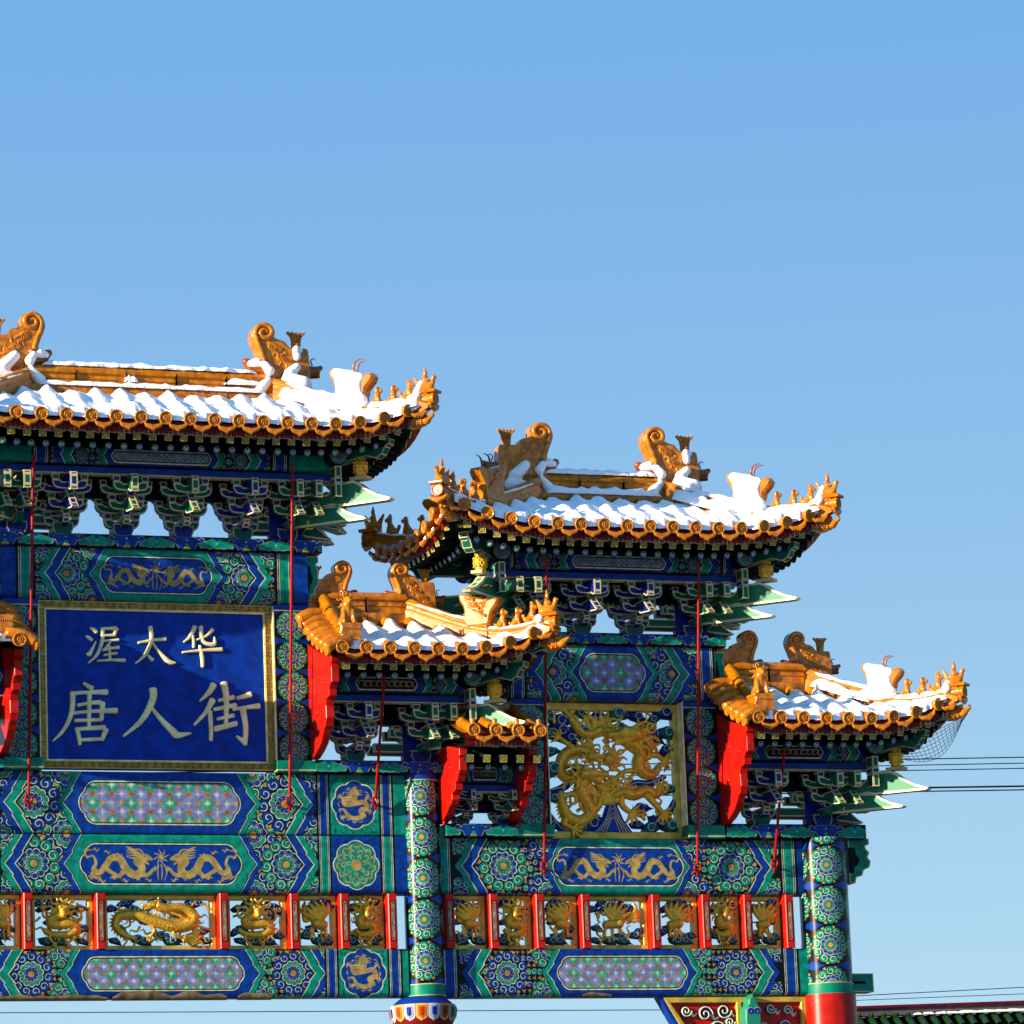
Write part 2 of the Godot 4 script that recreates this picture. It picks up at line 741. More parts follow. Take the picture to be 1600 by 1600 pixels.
func dragon_print(b: Brush, x: float, y: float, s: float, f: float) -> void:
	# a running dragon about 2.1 s long, its head towards +f
	var q := func(u: float, w: float) -> Vector2: return Vector2(x + u * s * f, y + w * s)
	var c := GLD
	b.brush([q.call(-1.02, 0.22), q.call(-0.86, 0.26), q.call(-0.78, 0.05), q.call(-0.86, -0.15), q.call(-0.68, -0.22), q.call(-0.5, -0.02), q.call(-0.32, 0.2), q.call(-0.08, 0.19), q.call(0.08, -0.08), q.call(0.3, -0.27), q.call(0.52, -0.22), q.call(0.55, -0.02), q.call(0.42, 0.1), q.call(0.5, 0.22), q.call(0.66, 0.24)], [s * 0.02, s * 0.045, s * 0.08, s * 0.10, s * 0.115, s * 0.12, s * 0.105, s * 0.09], c)
	b.brush([q.call(0.48, 0.22), q.call(0.68, 0.23), q.call(0.86, 0.16)], [s * 0.1, s * 0.1, s * 0.035], c)
	b.brush([q.call(0.6, 0.14), q.call(0.78, 0.02)], [s * 0.06, s * 0.02], c)
	b.disc(q.call(0.66, 0.25).x, q.call(0.66, 0.25).y, s * 0.022, BLU)
	for k in 5:
		b.brush([q.call(0.5, 0.26 + k * 0.02), q.call(0.3 - 0.03 * k, 0.2 + 0.08 * k), q.call(0.12, 0.26 + 0.06 * k)], [s * 0.03, s * 0.01], c)
	b.brush([q.call(0.62, 0.32), q.call(0.5, 0.45), q.call(0.3, 0.44)], [s * 0.028, s * 0.016], c)
	for leg in [[-0.55, -0.06, -0.35, -0.2, -0.12, -0.32], [0.1, -0.1, -0.1, -0.3, -0.3, -0.34], [0.42, -0.26, 0.72, -0.28, 0.9, -0.1], [-0.8, -0.15, -0.9, -0.3, -0.72, -0.38]]:
		var e: Vector2 = q.call(leg[4], leg[5])
		b.brush([q.call(leg[0], leg[1]), q.call(leg[2], leg[3]), e], [s * 0.075, s * 0.04], c)
		for k in 4:
			var a := -0.9 + 0.55 * k
			b.brush([e, e + Vector2(cos(a) * f, sin(a)) * s * 0.1], [s * 0.03, s * 0.01], c)
	for k in 11:
		var u := -0.95 + 0.17 * k
		var w := 0.36 + 0.08 * sin(k * 2.1) if k % 2 else -0.42 + 0.05 * cos(k * 1.7)
		if absf(u - 0.6) < 0.25 and w > 0: continue
		b.brush([q.call(u - 0.1, w), q.call(u - 0.03, w + 0.05), q.call(u + 0.03, w - 0.03), q.call(u + 0.1, w + 0.04)], [s * 0.009, s * 0.024, s * 0.009], c)
	for k in 4:
		b.brush([q.call(-1.02, 0.2), q.call(-1.1, 0.3 + 0.05 * k), q.call(-1.02 + 0.06 * k, 0.42)], [s * 0.022, s * 0.005], c)


func coil_print(b: Brush, x: float, y: float, s: float) -> void:
	# a dragon seen from the front, coiled in a round medallion of radius s
	var q := func(u: float, w: float) -> Vector2: return Vector2(x + u * s, y + w * s)
	var c := GLD
	b.brush([q.call(-0.05, 0.3), q.call(-0.5, 0.28), q.call(-0.45, 0.02), q.call(0.05, 0.08), q.call(0.5, 0.14), q.call(0.6, -0.14), q.call(0.3, -0.28), q.call(0.42, -0.52), q.call(0.0, -0.66), q.call(-0.36, -0.5), q.call(-0.52, -0.24), q.call(-0.74, -0.22)], [s * 0.14, s * 0.12, s * 0.12, s * 0.13, s * 0.12, s * 0.09, s * 0.03], c)
	b.brush([q.call(0, 0.62), q.call(0, 0.26)], [s * 0.22, s * 0.14], c)
	b.disc(x - s * 0.09, y + s * 0.44, s * 0.035, BLU)
	b.disc(x + s * 0.09, y + s * 0.44, s * 0.035, BLU)
	for k in 9:
		var a := 0.25 + 0.33 * k
		b.brush([q.call(cos(a) * 0.2, 0.44 + sin(a) * 0.2), q.call(cos(a) * 0.44, 0.44 + sin(a) * 0.34)], [s * 0.035, s * 0.012], c)
	for leg in [[-0.5, 0.25, -0.72, 0.42], [0.5, 0.14, 0.68, 0.42], [0.5, -0.2, 0.76, -0.28], [-0.3, -0.5, -0.62, -0.62]]:
		var e: Vector2 = q.call(leg[2], leg[3])
		b.brush([q.call(leg[0], leg[1]), e], [s * 0.07, s * 0.05], c)
		for k in 5:
			var a := TAU * k / 5
			b.brush([e, e + Vector2(cos(a), sin(a)) * s * 0.15], [s * 0.035, s * 0.01], c)
	for k in 16:
		var a := TAU * k / 16 + 0.2
		var w := 0.8 + 0.06 * sin(k * 2.3)
		b.brush([q.call(cos(a) * w, sin(a) * w), q.call(cos(a + 0.16) * (w + 0.05), sin(a + 0.16) * (w + 0.05)), q.call(cos(a + 0.3) * (w - 0.02), sin(a + 0.3) * (w - 0.02))], [s * 0.012, s * 0.035, s * 0.01], c)


func lobed(b: Brush, cx: float, cy: float, hw: float, hh: float, g: float, c: Color) -> void:
	# a long panel with lobed ends, grown by g
	var e := hh * 0.72
	b.rect(cx - hw + e * 0.9, cy - hh - g, cx + hw - e * 0.9, cy + hh + g, c)
	for sx in [-1.0, 1.0]:
		b.disc(cx + sx * (hw - e * 0.62), cy, hh * 0.62 + g, c)
		for sy in [-1.0, 1.0]:
			b.disc(cx + sx * (hw - e * 0.9), cy + sy * hh * 0.45, hh * 0.55 + g, c)


func brocade(b: Brush, x0: float, y0: float, x1: float, y1: float, g: float) -> void:
	b.rect(x0, y0, x1, y1, LBL.lerp(MAU, 0.35))
	var rows := int((y1 - y0) / g) + 2
	var cols := int((x1 - x0) / g) + 2
	var cx := (x0 + x1) * 0.5
	var cy := (y0 + y1) * 0.5
	for j in range(-rows, rows + 1):
		for i in range(-cols, cols + 1):
			if (i + j) % 2 == 0:
				continue
			var x := cx + i * g
			var y := cy + j * g * 0.92
			if x < x0 - g or x > x1 + g or y < y0 - g or y > y1 + g:
				continue
			var r := g * 0.86
			var c := (GRN.lerp(LGR, 0.6) if posmod(j, 2) == 0 and posmod(i, 4) == 1 or posmod(j, 4) == 2 else LBL)
			var p := PackedVector2Array()
			for k in 8:
				var a := TAU * (k + 0.5) / 8
				p.append(Vector2(x + cos(a) * r, y + sin(a) * r))
			b.poly(p, GLD.lerp(MAU, 0.4))
			var p2 := PackedVector2Array()
			for k in 8:
				p2.append(Vector2(x, y).lerp(p[k], 0.88))
			b.poly(p2, c)
			for k in 4:
				var a := TAU * k / 4
				var d := Vector2(cos(a), sin(a))
				var e := Vector2(-d.y, d.x)
				b.poly(PackedVector2Array([Vector2(x, y) + e * g * 0.09, Vector2(x, y) + d * g * 0.50, Vector2(x, y) - e * g * 0.09]), WHT)
				var d2 := (d + e).normalized()
				b.poly(PackedVector2Array([Vector2(x, y) + d * g * 0.1, Vector2(x, y) + d2 * g * 0.4, Vector2(x, y) + e * g * 0.1]), WHT.lerp(c, 0.35))
	for j in range(-rows, rows + 1):
		for i in range(-cols, cols + 1):
			if (i + j) % 2 != 0 or absf(i * g) > (x1 - x0) * 0.5 + g or absf(j * g) > (y1 - y0) * 0.5 + g:
				continue
			b.disc(cx + i * g, cy + j * g * 0.92, g * 0.2, ORG if posmod(j, 2) else GLD)


func stripes(b: Brush, x0: float, x1: float, h: float, c: Color, d: Color) -> void:
	b.rect(x0, -h, x1, h, d)
	var w := x1 - x0
	b.rect(x0 + w * 0.14, -h, x0 + w * 0.86, h, WHT)
	b.rect(x0 + w * 0.18, -h, x0 + w * 0.82, h, INK)
	b.rect(x0 + w * 0.23, -h, x0 + w * 0.77, h, WHT)
	b.rect(x0 + w * 0.27, -h, x0 + w * 0.73, h, c)
	b.rect(x0 + w * 0.495, -h, x0 + w * 0.51, h, INK)


# one painted beam face: length L, height H; panel half-length, the tip of its border, the outer chevron and what lies beyond
func beam_print(L: float, H: float, half: float, tip: float, chev: float, ca: Color, cb: Color, motif: String, box := 0.0, boxed := "") -> Image:
	var S := 400.0
	var b := Brush.new(int(L * S), int(H * S), S, Vector2(L * S * 0.5, H * S * 0.5), INK)
	var h := H * 0.5
	var d := h * 0.62
	for f in [-1.0, 1.0]:
		bits(b, f * (tip + chev) * 0.5 - 0.34, f * (tip + chev) * 0.5 + 0.36, -h, h, 0.062, ca, cb)
		var zc: float = (tip + chev) * 0.5
		var r := h * 0.95
		for sy in [-1.0, 1.0]:
			rosette(b, f * (tip - d * 0.1), sy * h * 1.0, r * 0.9, cb, ca)
			rosette(b, f * (chev + 0.12), sy * h * 1.15, r * 0.8, ca, cb)
		rosette(b, f * (zc + 0.06), 0, r, ca, cb, 11)
		# the double chevron at the outer end
		var pts := func(x: float) -> Array: return [Vector2(f * (x - d), h), Vector2(f * (x - d * 0.42), h * 0.42), Vector2(f * (x - d * 0.46), h * 0.36), Vector2(f * x, 0), Vector2(f * (x - d * 0.46), -h * 0.36), Vector2(f * (x - d * 0.42), -h * 0.42), Vector2(f * (x - d), -h)]
		var w := 0.062
		b.line(pts.call(chev + w * 1.12), w * 2.6, INK)
		b.line(pts.call(chev + w * 2.05), w * 0.95, ca)
		b.line(pts.call(chev + w * 1.5), 0.010, WHT)
		b.line(pts.call(chev + w * 0.6), w * 1.15, cb)
		b.line(pts.call(chev - w * 0.1), 0.010, WHT)
		var x0: float = chev + w * 3.0
		if box > 0.0:
			var e: float = box
			var mn := minf(f * (e - 0.1), f * (e + 0.02))
			var x1: float = e + 0.5
			b.rect(minf(f * (e - 0.1), f * (e + 0.74)), -h, maxf(f * (e - 0.1), f * (e + 0.74)), h, cb)
			var cc: float = f * (e + 0.285)
			stripes(b, minf(f * (e - 0.1), f * (e + 0.04)), maxf(f * (e - 0.1), f * (e + 0.04)), h, ca, INK)
			stripes(b, minf(f * (e + 0.53), f * (e + 0.68)), maxf(f * (e + 0.53), f * (e + 0.68)), h, ca, INK)
			b.rect(cc - 0.23, -h + 0.012, cc + 0.23, h - 0.012, cb)
			for k in 150:
				var yy := h - 0.03
				b.disc(cc + 0.21 * sin(k * 2.4), yy * sin(k * 1.27 + 0.4), 0.007, cb.lerp(INK, 0.55))
			var rr := 0.205
			for gk in 3:
				var gr: float = [0.018, 0.006, 0.0][gk]
				var gc: Color = [WHT, INK, ca][gk]
				for k in 8:
					var a := TAU * k / 8
					b.disc(cc + cos(a) * rr * 0.62, sin(a) * rr * 0.66, rr * 0.44 + gr, gc)
				b.disc(cc, 0, rr * 0.75 + gr, gc)
			if boxed == "coil":
				coil_print(b, cc, 0, 0.2)
			else:
				for k in 3:
					for m in 7 + k * 3:
						var a := TAU * m / (7 + k * 3) + k
						var rad := 0.075 + 0.045 * k
						b.brush([Vector2(cc, 0) + Vector2(cos(a), sin(a)) * rad, Vector2(cc, 0) + Vector2(cos(a + 0.2), sin(a + 0.2)) * (rad + 0.03), Vector2(cc, 0) + Vector2(cos(a + 0.42), sin(a + 0.42)) * (rad + 0.012), Vector2(cc, 0) + Vector2(cos(a + 0.3), sin(a + 0.3)) * (rad - 0.004)], [0.004, 0.008, 0.004], GLD)
				b.disc(cc, 0, 0.045, GLD)
				for k in 14:
					b.disc(cc + cos(TAU * k / 14) * 0.045, sin(TAU * k / 14) * 0.045, 0.012, GLD)
		else:
			stripes(b, minf(f * x0, f * (x0 + 0.19)), maxf(f * x0, f * (x0 + 0.19)), h, ca, INK)
			b.rect(minf(f * (x0 + 0.19), f * (x0 + 0.8)), -h, maxf(f * (x0 + 0.19), f * (x0 + 0.8)), h, cb)
	# the panel and its pointed border
	for gk in 5:
		var g: float = [0.078, 0.070, 0.018, 0.010, 0.0][gk]
		var gc: Color = [INK, cb, WHT, INK, ca][gk]
		var p := PackedVector2Array()
		for q in [[-1, 0.0, 0], [-1, 0.5, 0.38], [-1, 0.46, 0.44], [-1, 1.0, 1.0], [1, 1.0, 1.0], [1, 0.46, 0.44], [1, 0.5, 0.38], [1, 0.0, 0], [1, 0.5, -0.38], [1, 0.46, -0.44], [1, 1.0, -1.0], [-1, 1.0, -1.0], [-1, 0.46, -0.44], [-1, 0.5, -0.38]]:
			p.append(Vector2(q[0] * (tip + g - q[1] * d), q[2] * h * 1.02))
		b.poly(p, gc)
	var hh := h * 0.68
	lobed(b, 0, 0, half, hh, 0.014, INK)
	lobed(b, 0, 0, half, hh, 0.008, WHT)
	if motif == "brocade":
		lobed(b, 0, 0, half, hh, -0.004, INK)
		var br := Brush.new(b.im.get_width(), b.im.get_height(), S, b.o, BLU)
		brocade(br, -half, -hh, half, hh, minf(0.094, hh * 0.46))
		var mk := Brush.new(b.im.get_width(), b.im.get_height(), S, b.o, Color(0, 0, 0, 0))
		lobed(mk, 0, 0, half, hh, -0.014, Color.WHITE)
		b.im.blit_rect_mask(br.im, mk.im, Rect2i(0, 0, b.im.get_width(), b.im.get_height()), Vector2i.ZERO)
	else:
		lobed(b, 0, 0, half, hh, -0.004, INK)
		lobed(b, 0, 0, half, hh, -0.014, BLU if motif != "scroll" else INK.lerp(BLU, 0.3))
		if motif == "dragons":
			var s := half * 0.44
			dragon_print(b, -half * 0.5, -h * 0.04, s, 1.0)
			dragon_print(b, half * 0.5, -h * 0.04, s, -1.0)
			b.disc(0, hh * 0.35, hh * 0.13, GLD)
			for k in 8:
				var a := TAU * k / 8
				b.brush([Vector2(cos(a), sin(a)) * hh * 0.18 + Vector2(0, hh * 0.35), Vector2(cos(a + 0.3), sin(a + 0.3)) * hh * 0.42 + Vector2(0, hh * 0.35)], [0.008, 0.002], GLD)
			for k in 3:
				b.brush([Vector2((k - 1) * 0.03, -hh * 0.05), Vector2((k - 1) * 0.045 + 0.008, -hh * 0.4), Vector2((k - 1) * 0.03, -hh * 0.8)], [0.008, 0.004], GLD)
		else:
			for k in 9:
				var x := (k - 4) * half * 0.2
				b.brush([Vector2(x - 0.05, -hh * 0.4), Vector2(x - 0.03, hh * 0.45), Vector2(x + 0.03, hh * 0.3), Vector2(x + 0.01, -hh * 0.2), Vector2(x + 0.05, -hh * 0.45)], [0.004, 0.009, 0.004], GLD)
	for k in 60:   # small chips in the paint
		var x := L * (fposmod(sin(k * 12.9) * 437.5, 1.0) - 0.5)
		b.disc(x, -h + 0.004 + 0.01 * fposmod(sin(k * 3.3) * 91.7, 1.0), 0.004 + 0.008 * fposmod(sin(k * 7.7) * 53.1, 1.0), GLD.lerp(INK, 0.45), 0.5)
	return b.im


func flower_tile(w: float, h: float, petals: int, gap: bool) -> Image:
	var S := 420.0
	var b := Brush.new(int(w * S), int(h * S), S, Vector2(w * S * 0.5, h * S * 0.5), INK)
	var r := minf(w, h) * 0.49
	for sx in [-1, 0, 1]:
		for sy in [-1, 0, 1]:
			if sx == 0 and sy == 0: continue
			pass
	for sx in [-1.0, 1.0]:
		for sy in [-1.0, 1.0]:
			for k in 5:
				var a := TAU * k / 10 + 0.1
				var c := Vector2(sx * w * 0.5, sy * h * 0.5)
				b.poly(PackedVector2Array([c + Vector2(-sx * 0.2 * w, 0), c + Vector2(-sx * 0.1 * w, -sy * 0.05 * h), c + Vector2(0, -sy * 0.02 * h), c]), BLU)
			var c2 := Vector2(sx * w * 0.5, sy * h * 0.5)
			b.disc(c2.x, c2.y, 0.022, GLD)
	b.poly(PackedVector2Array([Vector2(-w * 0.5, h * 0.5 - 0.045), Vector2(-w * 0.5, h * 0.5), Vector2(-w * 0.16, h * 0.5)]), BLU)
	b.poly(PackedVector2Array([Vector2(w * 0.5, h * 0.5 - 0.045), Vector2(w * 0.5, h * 0.5), Vector2(w * 0.16, h * 0.5)]), BLU)
	b.poly(PackedVector2Array([Vector2(-w * 0.5, -h * 0.5 + 0.045), Vector2(-w * 0.5, -h * 0.5), Vector2(-w * 0.16, -h * 0.5)]), BLU)
	b.poly(PackedVector2Array([Vector2(w * 0.5, -h * 0.5 + 0.045), Vector2(w * 0.5, -h * 0.5), Vector2(w * 0.16, -h * 0.5)]), BLU)
	rosette(b, 0, 0, r, GRN, BLU, petals, 0.15 if gap else 0.0)
	return b.im


func cloud_tile(w: float, h: float) -> Image:
	# the row of blue and green cloud heads along a plate
	var S := 420.0
	var b := Brush.new(int(w * S), int(h * S), S, Vector2(w * S * 0.5, h * S * 0.5), INK)
	for sx in [-0.5, 0.5]:
		for gk in 3:
			var g: float = [0.009, 0.004, 0.0][gk]
			var c: Color = [INK, WHT, GRN][gk]
			var x: float = sx * w
			b.poly(PackedVector2Array([Vector2(x, h * 0.5), Vector2(x - w * 0.3 - g, -h * 0.12 + g), Vector2(x - w * 0.26, -h * 0.36 - g), Vector2(x - 0.05, -h * 0.36 - g), Vector2(x, -h * 0.42 - g), Vector2(x + 0.05, -h * 0.36 - g), Vector2(x + w * 0.26, -h * 0.36 - g), Vector2(x + w * 0.3 + g, -h * 0.12 + g)]), c)
			b.disc(x - w * 0.25, -h * 0.2, h * 0.17 + g, c)
			b.disc(x + w * 0.25, -h * 0.2, h * 0.17 + g, c)
			b.disc(x - w * 0.12, -h * 0.24, h * 0.2 + g, c)
			b.disc(x + w * 0.12, -h * 0.24, h * 0.2 + g, c)
		b.poly(PackedVector2Array([Vector2(sx * w - 0.05, h * 0.5), Vector2(sx * w + 0.05, h * 0.5), Vector2(sx * w, h * 0.12)]), BLU)
		b.disc(sx * w, -h * 0.02, 0.008, WHT)
	for gk in 3:
		var g: float = [0.009, 0.004, 0.0][gk]
		var c: Color = [INK, WHT, BLU][gk]
		b.poly(PackedVector2Array([Vector2(-w * 0.13 - g, -h * 0.5), Vector2(-w * 0.2 - g, h * 0.18), Vector2(-0.1, h * 0.42 + g), Vector2(0.1, h * 0.42 + g), Vector2(w * 0.2 + g, h * 0.18), Vector2(w * 0.13 + g, -h * 0.5)]), c)
		for sx in [-1.0, 1.0]:
			b.disc(sx * w * 0.25, h * 0.2, h * 0.2 + g, c)
			b.disc(sx * w * 0.13, h * 0.26, h * 0.17 + g, c)
			b.disc(sx * w * 0.2, h * 0.08, h * 0.12 + g, c)
	b.poly(PackedVector2Array([Vector2(-0.055, -h * 0.5), Vector2(0.055, -h * 0.5), Vector2(0.0, h * 0.02)]), INK)
	b.poly(PackedVector2Array([Vector2(-0.045, -h * 0.5), Vector2(0.045, -h * 0.5), Vector2(0.0, -h * 0.1)]), GLD)
	b.disc(0, -h * 0.2, 0.02, GRN.lerp(WHT, 0.15))
	b.disc(0, h * 0.2, 0.008, WHT)
	return b.im


func small_print(kind: String) -> Image:
	var S := 640.0
	match kind:
		"square_end":
			var b := Brush.new(48, 48, 48.0, Vector2(24, 24), Color(0.05, 0.12, 0.10))
			var c := Color(0.80, 0.74, 0.40)
			b.line([Vector2(-0.5, 0.45), Vector2(0.5, 0.45)], 0.14, c); b.line([Vector2(-0.5, -0.45), Vector2(0.5, -0.45)], 0.14, c)
			b.line([Vector2(-0.45, 0.5), Vector2(-0.45, -0.5)], 0.14, c); b.line([Vector2(0.45, 0.5), Vector2(0.45, -0.5)], 0.14, c)
			b.line([Vector2(-0.4, -0.4), Vector2(0.4, 0.4)], 0.1, c); b.line([Vector2(-0.4, 0.4), Vector2(0.4, -0.4)], 0.1, c)
			b.line([Vector2(0, 0.28), Vector2(0.28, 0), Vector2(0, -0.28), Vector2(-0.28, 0), Vector2(0, 0.28)], 0.08, c)
			return b.im
		"round_blue", "round_green":
			var c := Color(0.13, 0.22, 0.56) if kind == "round_blue" else Color(0.05, 0.42, 0.36)
			var b := Brush.new(48, 48, 48.0, Vector2(24, 24), c)
			b.disc(0, 0.05, 0.43, c.lerp(Color(0.75, 0.78, 0.8), 0.35))
			b.disc(0, 0.1, 0.36, c.lerp(Color(0.75, 0.78, 0.8), 0.65))
			b.disc(0, 0.15, 0.28, Color(0.70, 0.73, 0.74))
			b.disc(0, 0.26, 0.12, INK)
			return b.im
		"fret":
			var b := Brush.new(64, 64, 64.0, Vector2(32, 32), Color(0.42, 0.33, 0.16))
			var g := Color(0.72, 0.58, 0.30)
			for k in 4:
				var d := Vector2.RIGHT.rotated(TAU * k / 4)
				var e := Vector2(-d.y, d.x)
				b.line([d * 0.5, d * 0.12, d * 0.12 + e * 0.3, d * 0.4 + e * 0.3], 0.09, g)
			b.line([Vector2(-0.5, 0.46), Vector2(0.5, 0.46)], 0.07, g)
			b.line([Vector2(-0.5, -0.46), Vector2(0.5, -0.46)], 0.07, g)
			return b.im
		"inlay":
			var b := Brush.new(56, 216, 540.0, Vector2(28, 108), Color(0.50, 0.05, 0.05))
			for gk in 2:
				var g: float = [0.0, 0.008][gk]
				var c: Color = [GLD.lerp(WHT, 0.3), Color(0.55, 0.06, 0.07)][gk]
				b.poly(PackedVector2Array([Vector2(-0.028 + g, 0.165 - g * 0.6), Vector2(-0.016, 0.185 - g), Vector2(0.016, 0.185 - g), Vector2(0.028 - g, 0.165 - g * 0.6), Vector2(0.028 - g, -0.165 + g * 0.6), Vector2(0.016, -0.185 + g), Vector2(-0.016, -0.185 + g), Vector2(-0.028 + g, -0.165 + g * 0.6)]), c)
			var pts := []
			for k in 26:
				pts.append(Vector2(sin(k * 0.62) * 0.011, 0.155 - 0.31 * k / 25))
			b.brush(pts, [0.006, 0.006], LGR.lerp(WHT, 0.4))
			for k in 5:
				var y := 0.135 - 0.067 * k
				b.disc(0.003, y, 0.0145, WHT)
				b.disc(0.003, y, 0.0115, BLU if k % 2 == 0 else GRN)
				b.disc(0.006, y + 0.002, 0.005, WHT.lerp(LBL, 0.5))
			return b.im
		"purlin_end":
			var b := Brush.new(120, 120, 120.0, Vector2(60, 60), INK)
			rosette(b, 0, 0, 0.47, GRN, BLU, 9)
			return b.im
	return null


func make_textures() -> void:
	M.beam_center_upper = printed(beam_print(4.78, 0.60, 0.755, 0.93, 1.42, BLU, GRN, "brocade", 1.65, "coil"))
	M.beam_center_lower = printed(beam_print(4.78, 0.562, 0.755, 0.93, 1.42, GRN, BLU, "dragons", 1.65, "round"))
	M.beam_center_bottom = printed(beam_print(4.9, 0.462, 0.76, 0.93, 1.5, BLU, GRN, "brocade", 1.69, "coil"))
	M.beam_side = printed(beam_print(3.97, 0.55, 0.65, 0.74, 1.53, GRN, BLU, "dragons"))
	M.beam_side_bottom = printed(beam_print(3.97, 0.466, 0.65, 0.77, 1.50, BLU, GRN, "brocade"))
	M.beam_center_top = printed(beam_print(3.04, 0.515, 0.52, 0.64, 1.0, GRN, BLU, "dragons"))
	M.beam_side_top = printed(beam_print(2.20, 0.56, 0.31, 0.42, 0.72, BLU, GRN, "brocade"))
	M.purlin_main = printed(beam_print(3.4, 0.165, 0.48, 0.56, 0.9, BLU, GRN, "brocade"))
	M.purlin_small = printed(beam_print(2.5, 0.165, 0.3, 0.4, 0.62, BLU, GRN, "scroll"))
	M.column_print = printed(flower_tile(0.39, 0.40, 10, false), 0.2)
	M.pilaster_print = printed(flower_tile(0.35, 0.302, 8, true), 0.35)
	M.cloud_print = printed(cloud_tile(0.595, 0.126))
	M.square_end = printed(small_print("square_end"), 0.35)
	M.square_end.metallic = 0.2
	M.round_blue = printed(small_print("round_blue"), 0.3)
	M.round_green = printed(small_print("round_green"), 0.3)
	M.fret = printed(small_print("fret"), 0.35)
	M.fret.metallic = 0.5
	M.inlay = printed(small_print("inlay"), 0.3)
	M.purlin_end = printed(small_print("purlin_end"), 0.35)


# ------------------------------------------------------------------ columns, beams, posts

# a beam with rounded lower and upper edges; u runs along x over the print's length Lp centred on pc, v down the face
func beam_mesh(x0: float, x1: float, y0: float, y1: float, zh: float, rb: float, rt: float, mat: Material, pc: float, Lp: float, vper := 0.0) -> ArrayMesh:
	var b := MB.new()
	var prof := PackedVector2Array()   # (z, y) counter-clockwise seen from +x with z to the left
	for k in 5:
		var a := PI * 0.5 * k / 4
		prof.append(Vector2(zh - rb + sin(a) * rb, y0 + rb - cos(a) * rb))
	for k in 3:
		var a := PI * 0.5 * k / 2
		prof.append(Vector2(zh - rt + cos(a) * rt, y1 - rt + sin(a) * rt))
	var m := prof.size()
	for k in m:
		prof.append(Vector2(-prof[m - 1 - k].x, prof[m - 1 - k].y))
	m = prof.size()
	var h := vper if vper > 0.0 else y1 - y0
	for k in m:
		var p := prof[k]
		var q := prof[(k + 1) % m]
		if p.distance_to(q) < 1e-5:
			continue
		var f := 1.0 if p.x + q.x >= 0 else -1.0
		var u0 := (x0 - pc) / Lp + 0.5
		var u1 := (x1 - pc) / Lp + 0.5
		var va := clampf((y1 - p.y) / h, 0.003, 0.997) if vper == 0.0 else (y1 - p.y) / h
		var vb := clampf((y1 - q.y) / h, 0.003, 0.997) if vper == 0.0 else (y1 - q.y) / h
		b.quad(Vector3(x0, p.y, p.x), Vector3(x1, p.y, p.x), Vector3(x1, q.y, q.x), Vector3(x0, q.y, q.x), Vector2(u0, va), Vector2(u1, va), Vector2(u1, vb), Vector2(u0, vb))
	for e in 2:
		var xe: float = [x0, x1][e]
		var pts := PackedVector2Array()
		for q in prof:
			pts.append(Vector2(q.x, q.y))
		var i0 := b.v.size()
		var nn := Vector3(-1 if e == 0 else 1, 0, 0)
		for q in pts:
			b.add(Vector3(xe, q.y, q.x), nn, Vector2((xe - pc + (0.01 if e == 0 else -0.01)) / Lp + 0.5 + q.x * 0.02, clampf((y1 - q.y) / h, 0.003, 0.997)))
		for k in range(1, m - 1):
			b.tri_ix(i0, 0, k, k + 1, nn)
	return b.mesh(mat)


func ring_print(cx: float, r: float, y0: float, y1: float, reps: float, per: float, ytop: float, turn: float, mat: Material) -> ArrayMesh:
	var b := MB.new()
	var seg := 40
	for k in seg:
		var a0 := TAU * k / seg
		var a1 := TAU * (k + 1) / seg
		var d0 := Vector3(sin(a0), 0, cos(a0))
		var d1 := Vector3(sin(a1), 0, cos(a1))
		var u0 := (a0 - turn) / TAU * reps + 0.5
		var u1 := (a1 - turn) / TAU * reps + 0.5
		var v0 := (ytop - y0) / per
		var v1 := (ytop - y1) / per
		var i := b.add(d0 * r + Vector3(cx, y0, 0), d0, Vector2(u0, v0))
		b.add(d1 * r + Vector3(cx, y0, 0), d1, Vector2(u1, v0))
		b.add(d1 * r + Vector3(cx, y1, 0), d1, Vector2(u1, v1))
		b.add(d0 * r + Vector3(cx, y1, 0), d0, Vector2(u0, v1))
		b.face(i, i + 1, i + 2)
		b.face(i, i + 2, i + 3)
	return b.mesh(mat)


func ring(r: float, y0: float, y1: float, mat: Material, bulge := 0.004) -> ArrayMesh:
	var b := MB.new()
	b.lathe(PackedVector2Array([Vector2(0.01, y0), Vector2(r, y0), Vector2(r + bulge, y0 + bulge), Vector2(r + bulge, y1 - bulge), Vector2(r, y1), Vector2(0.01, y1)]), 40)
	return b.mesh(mat)


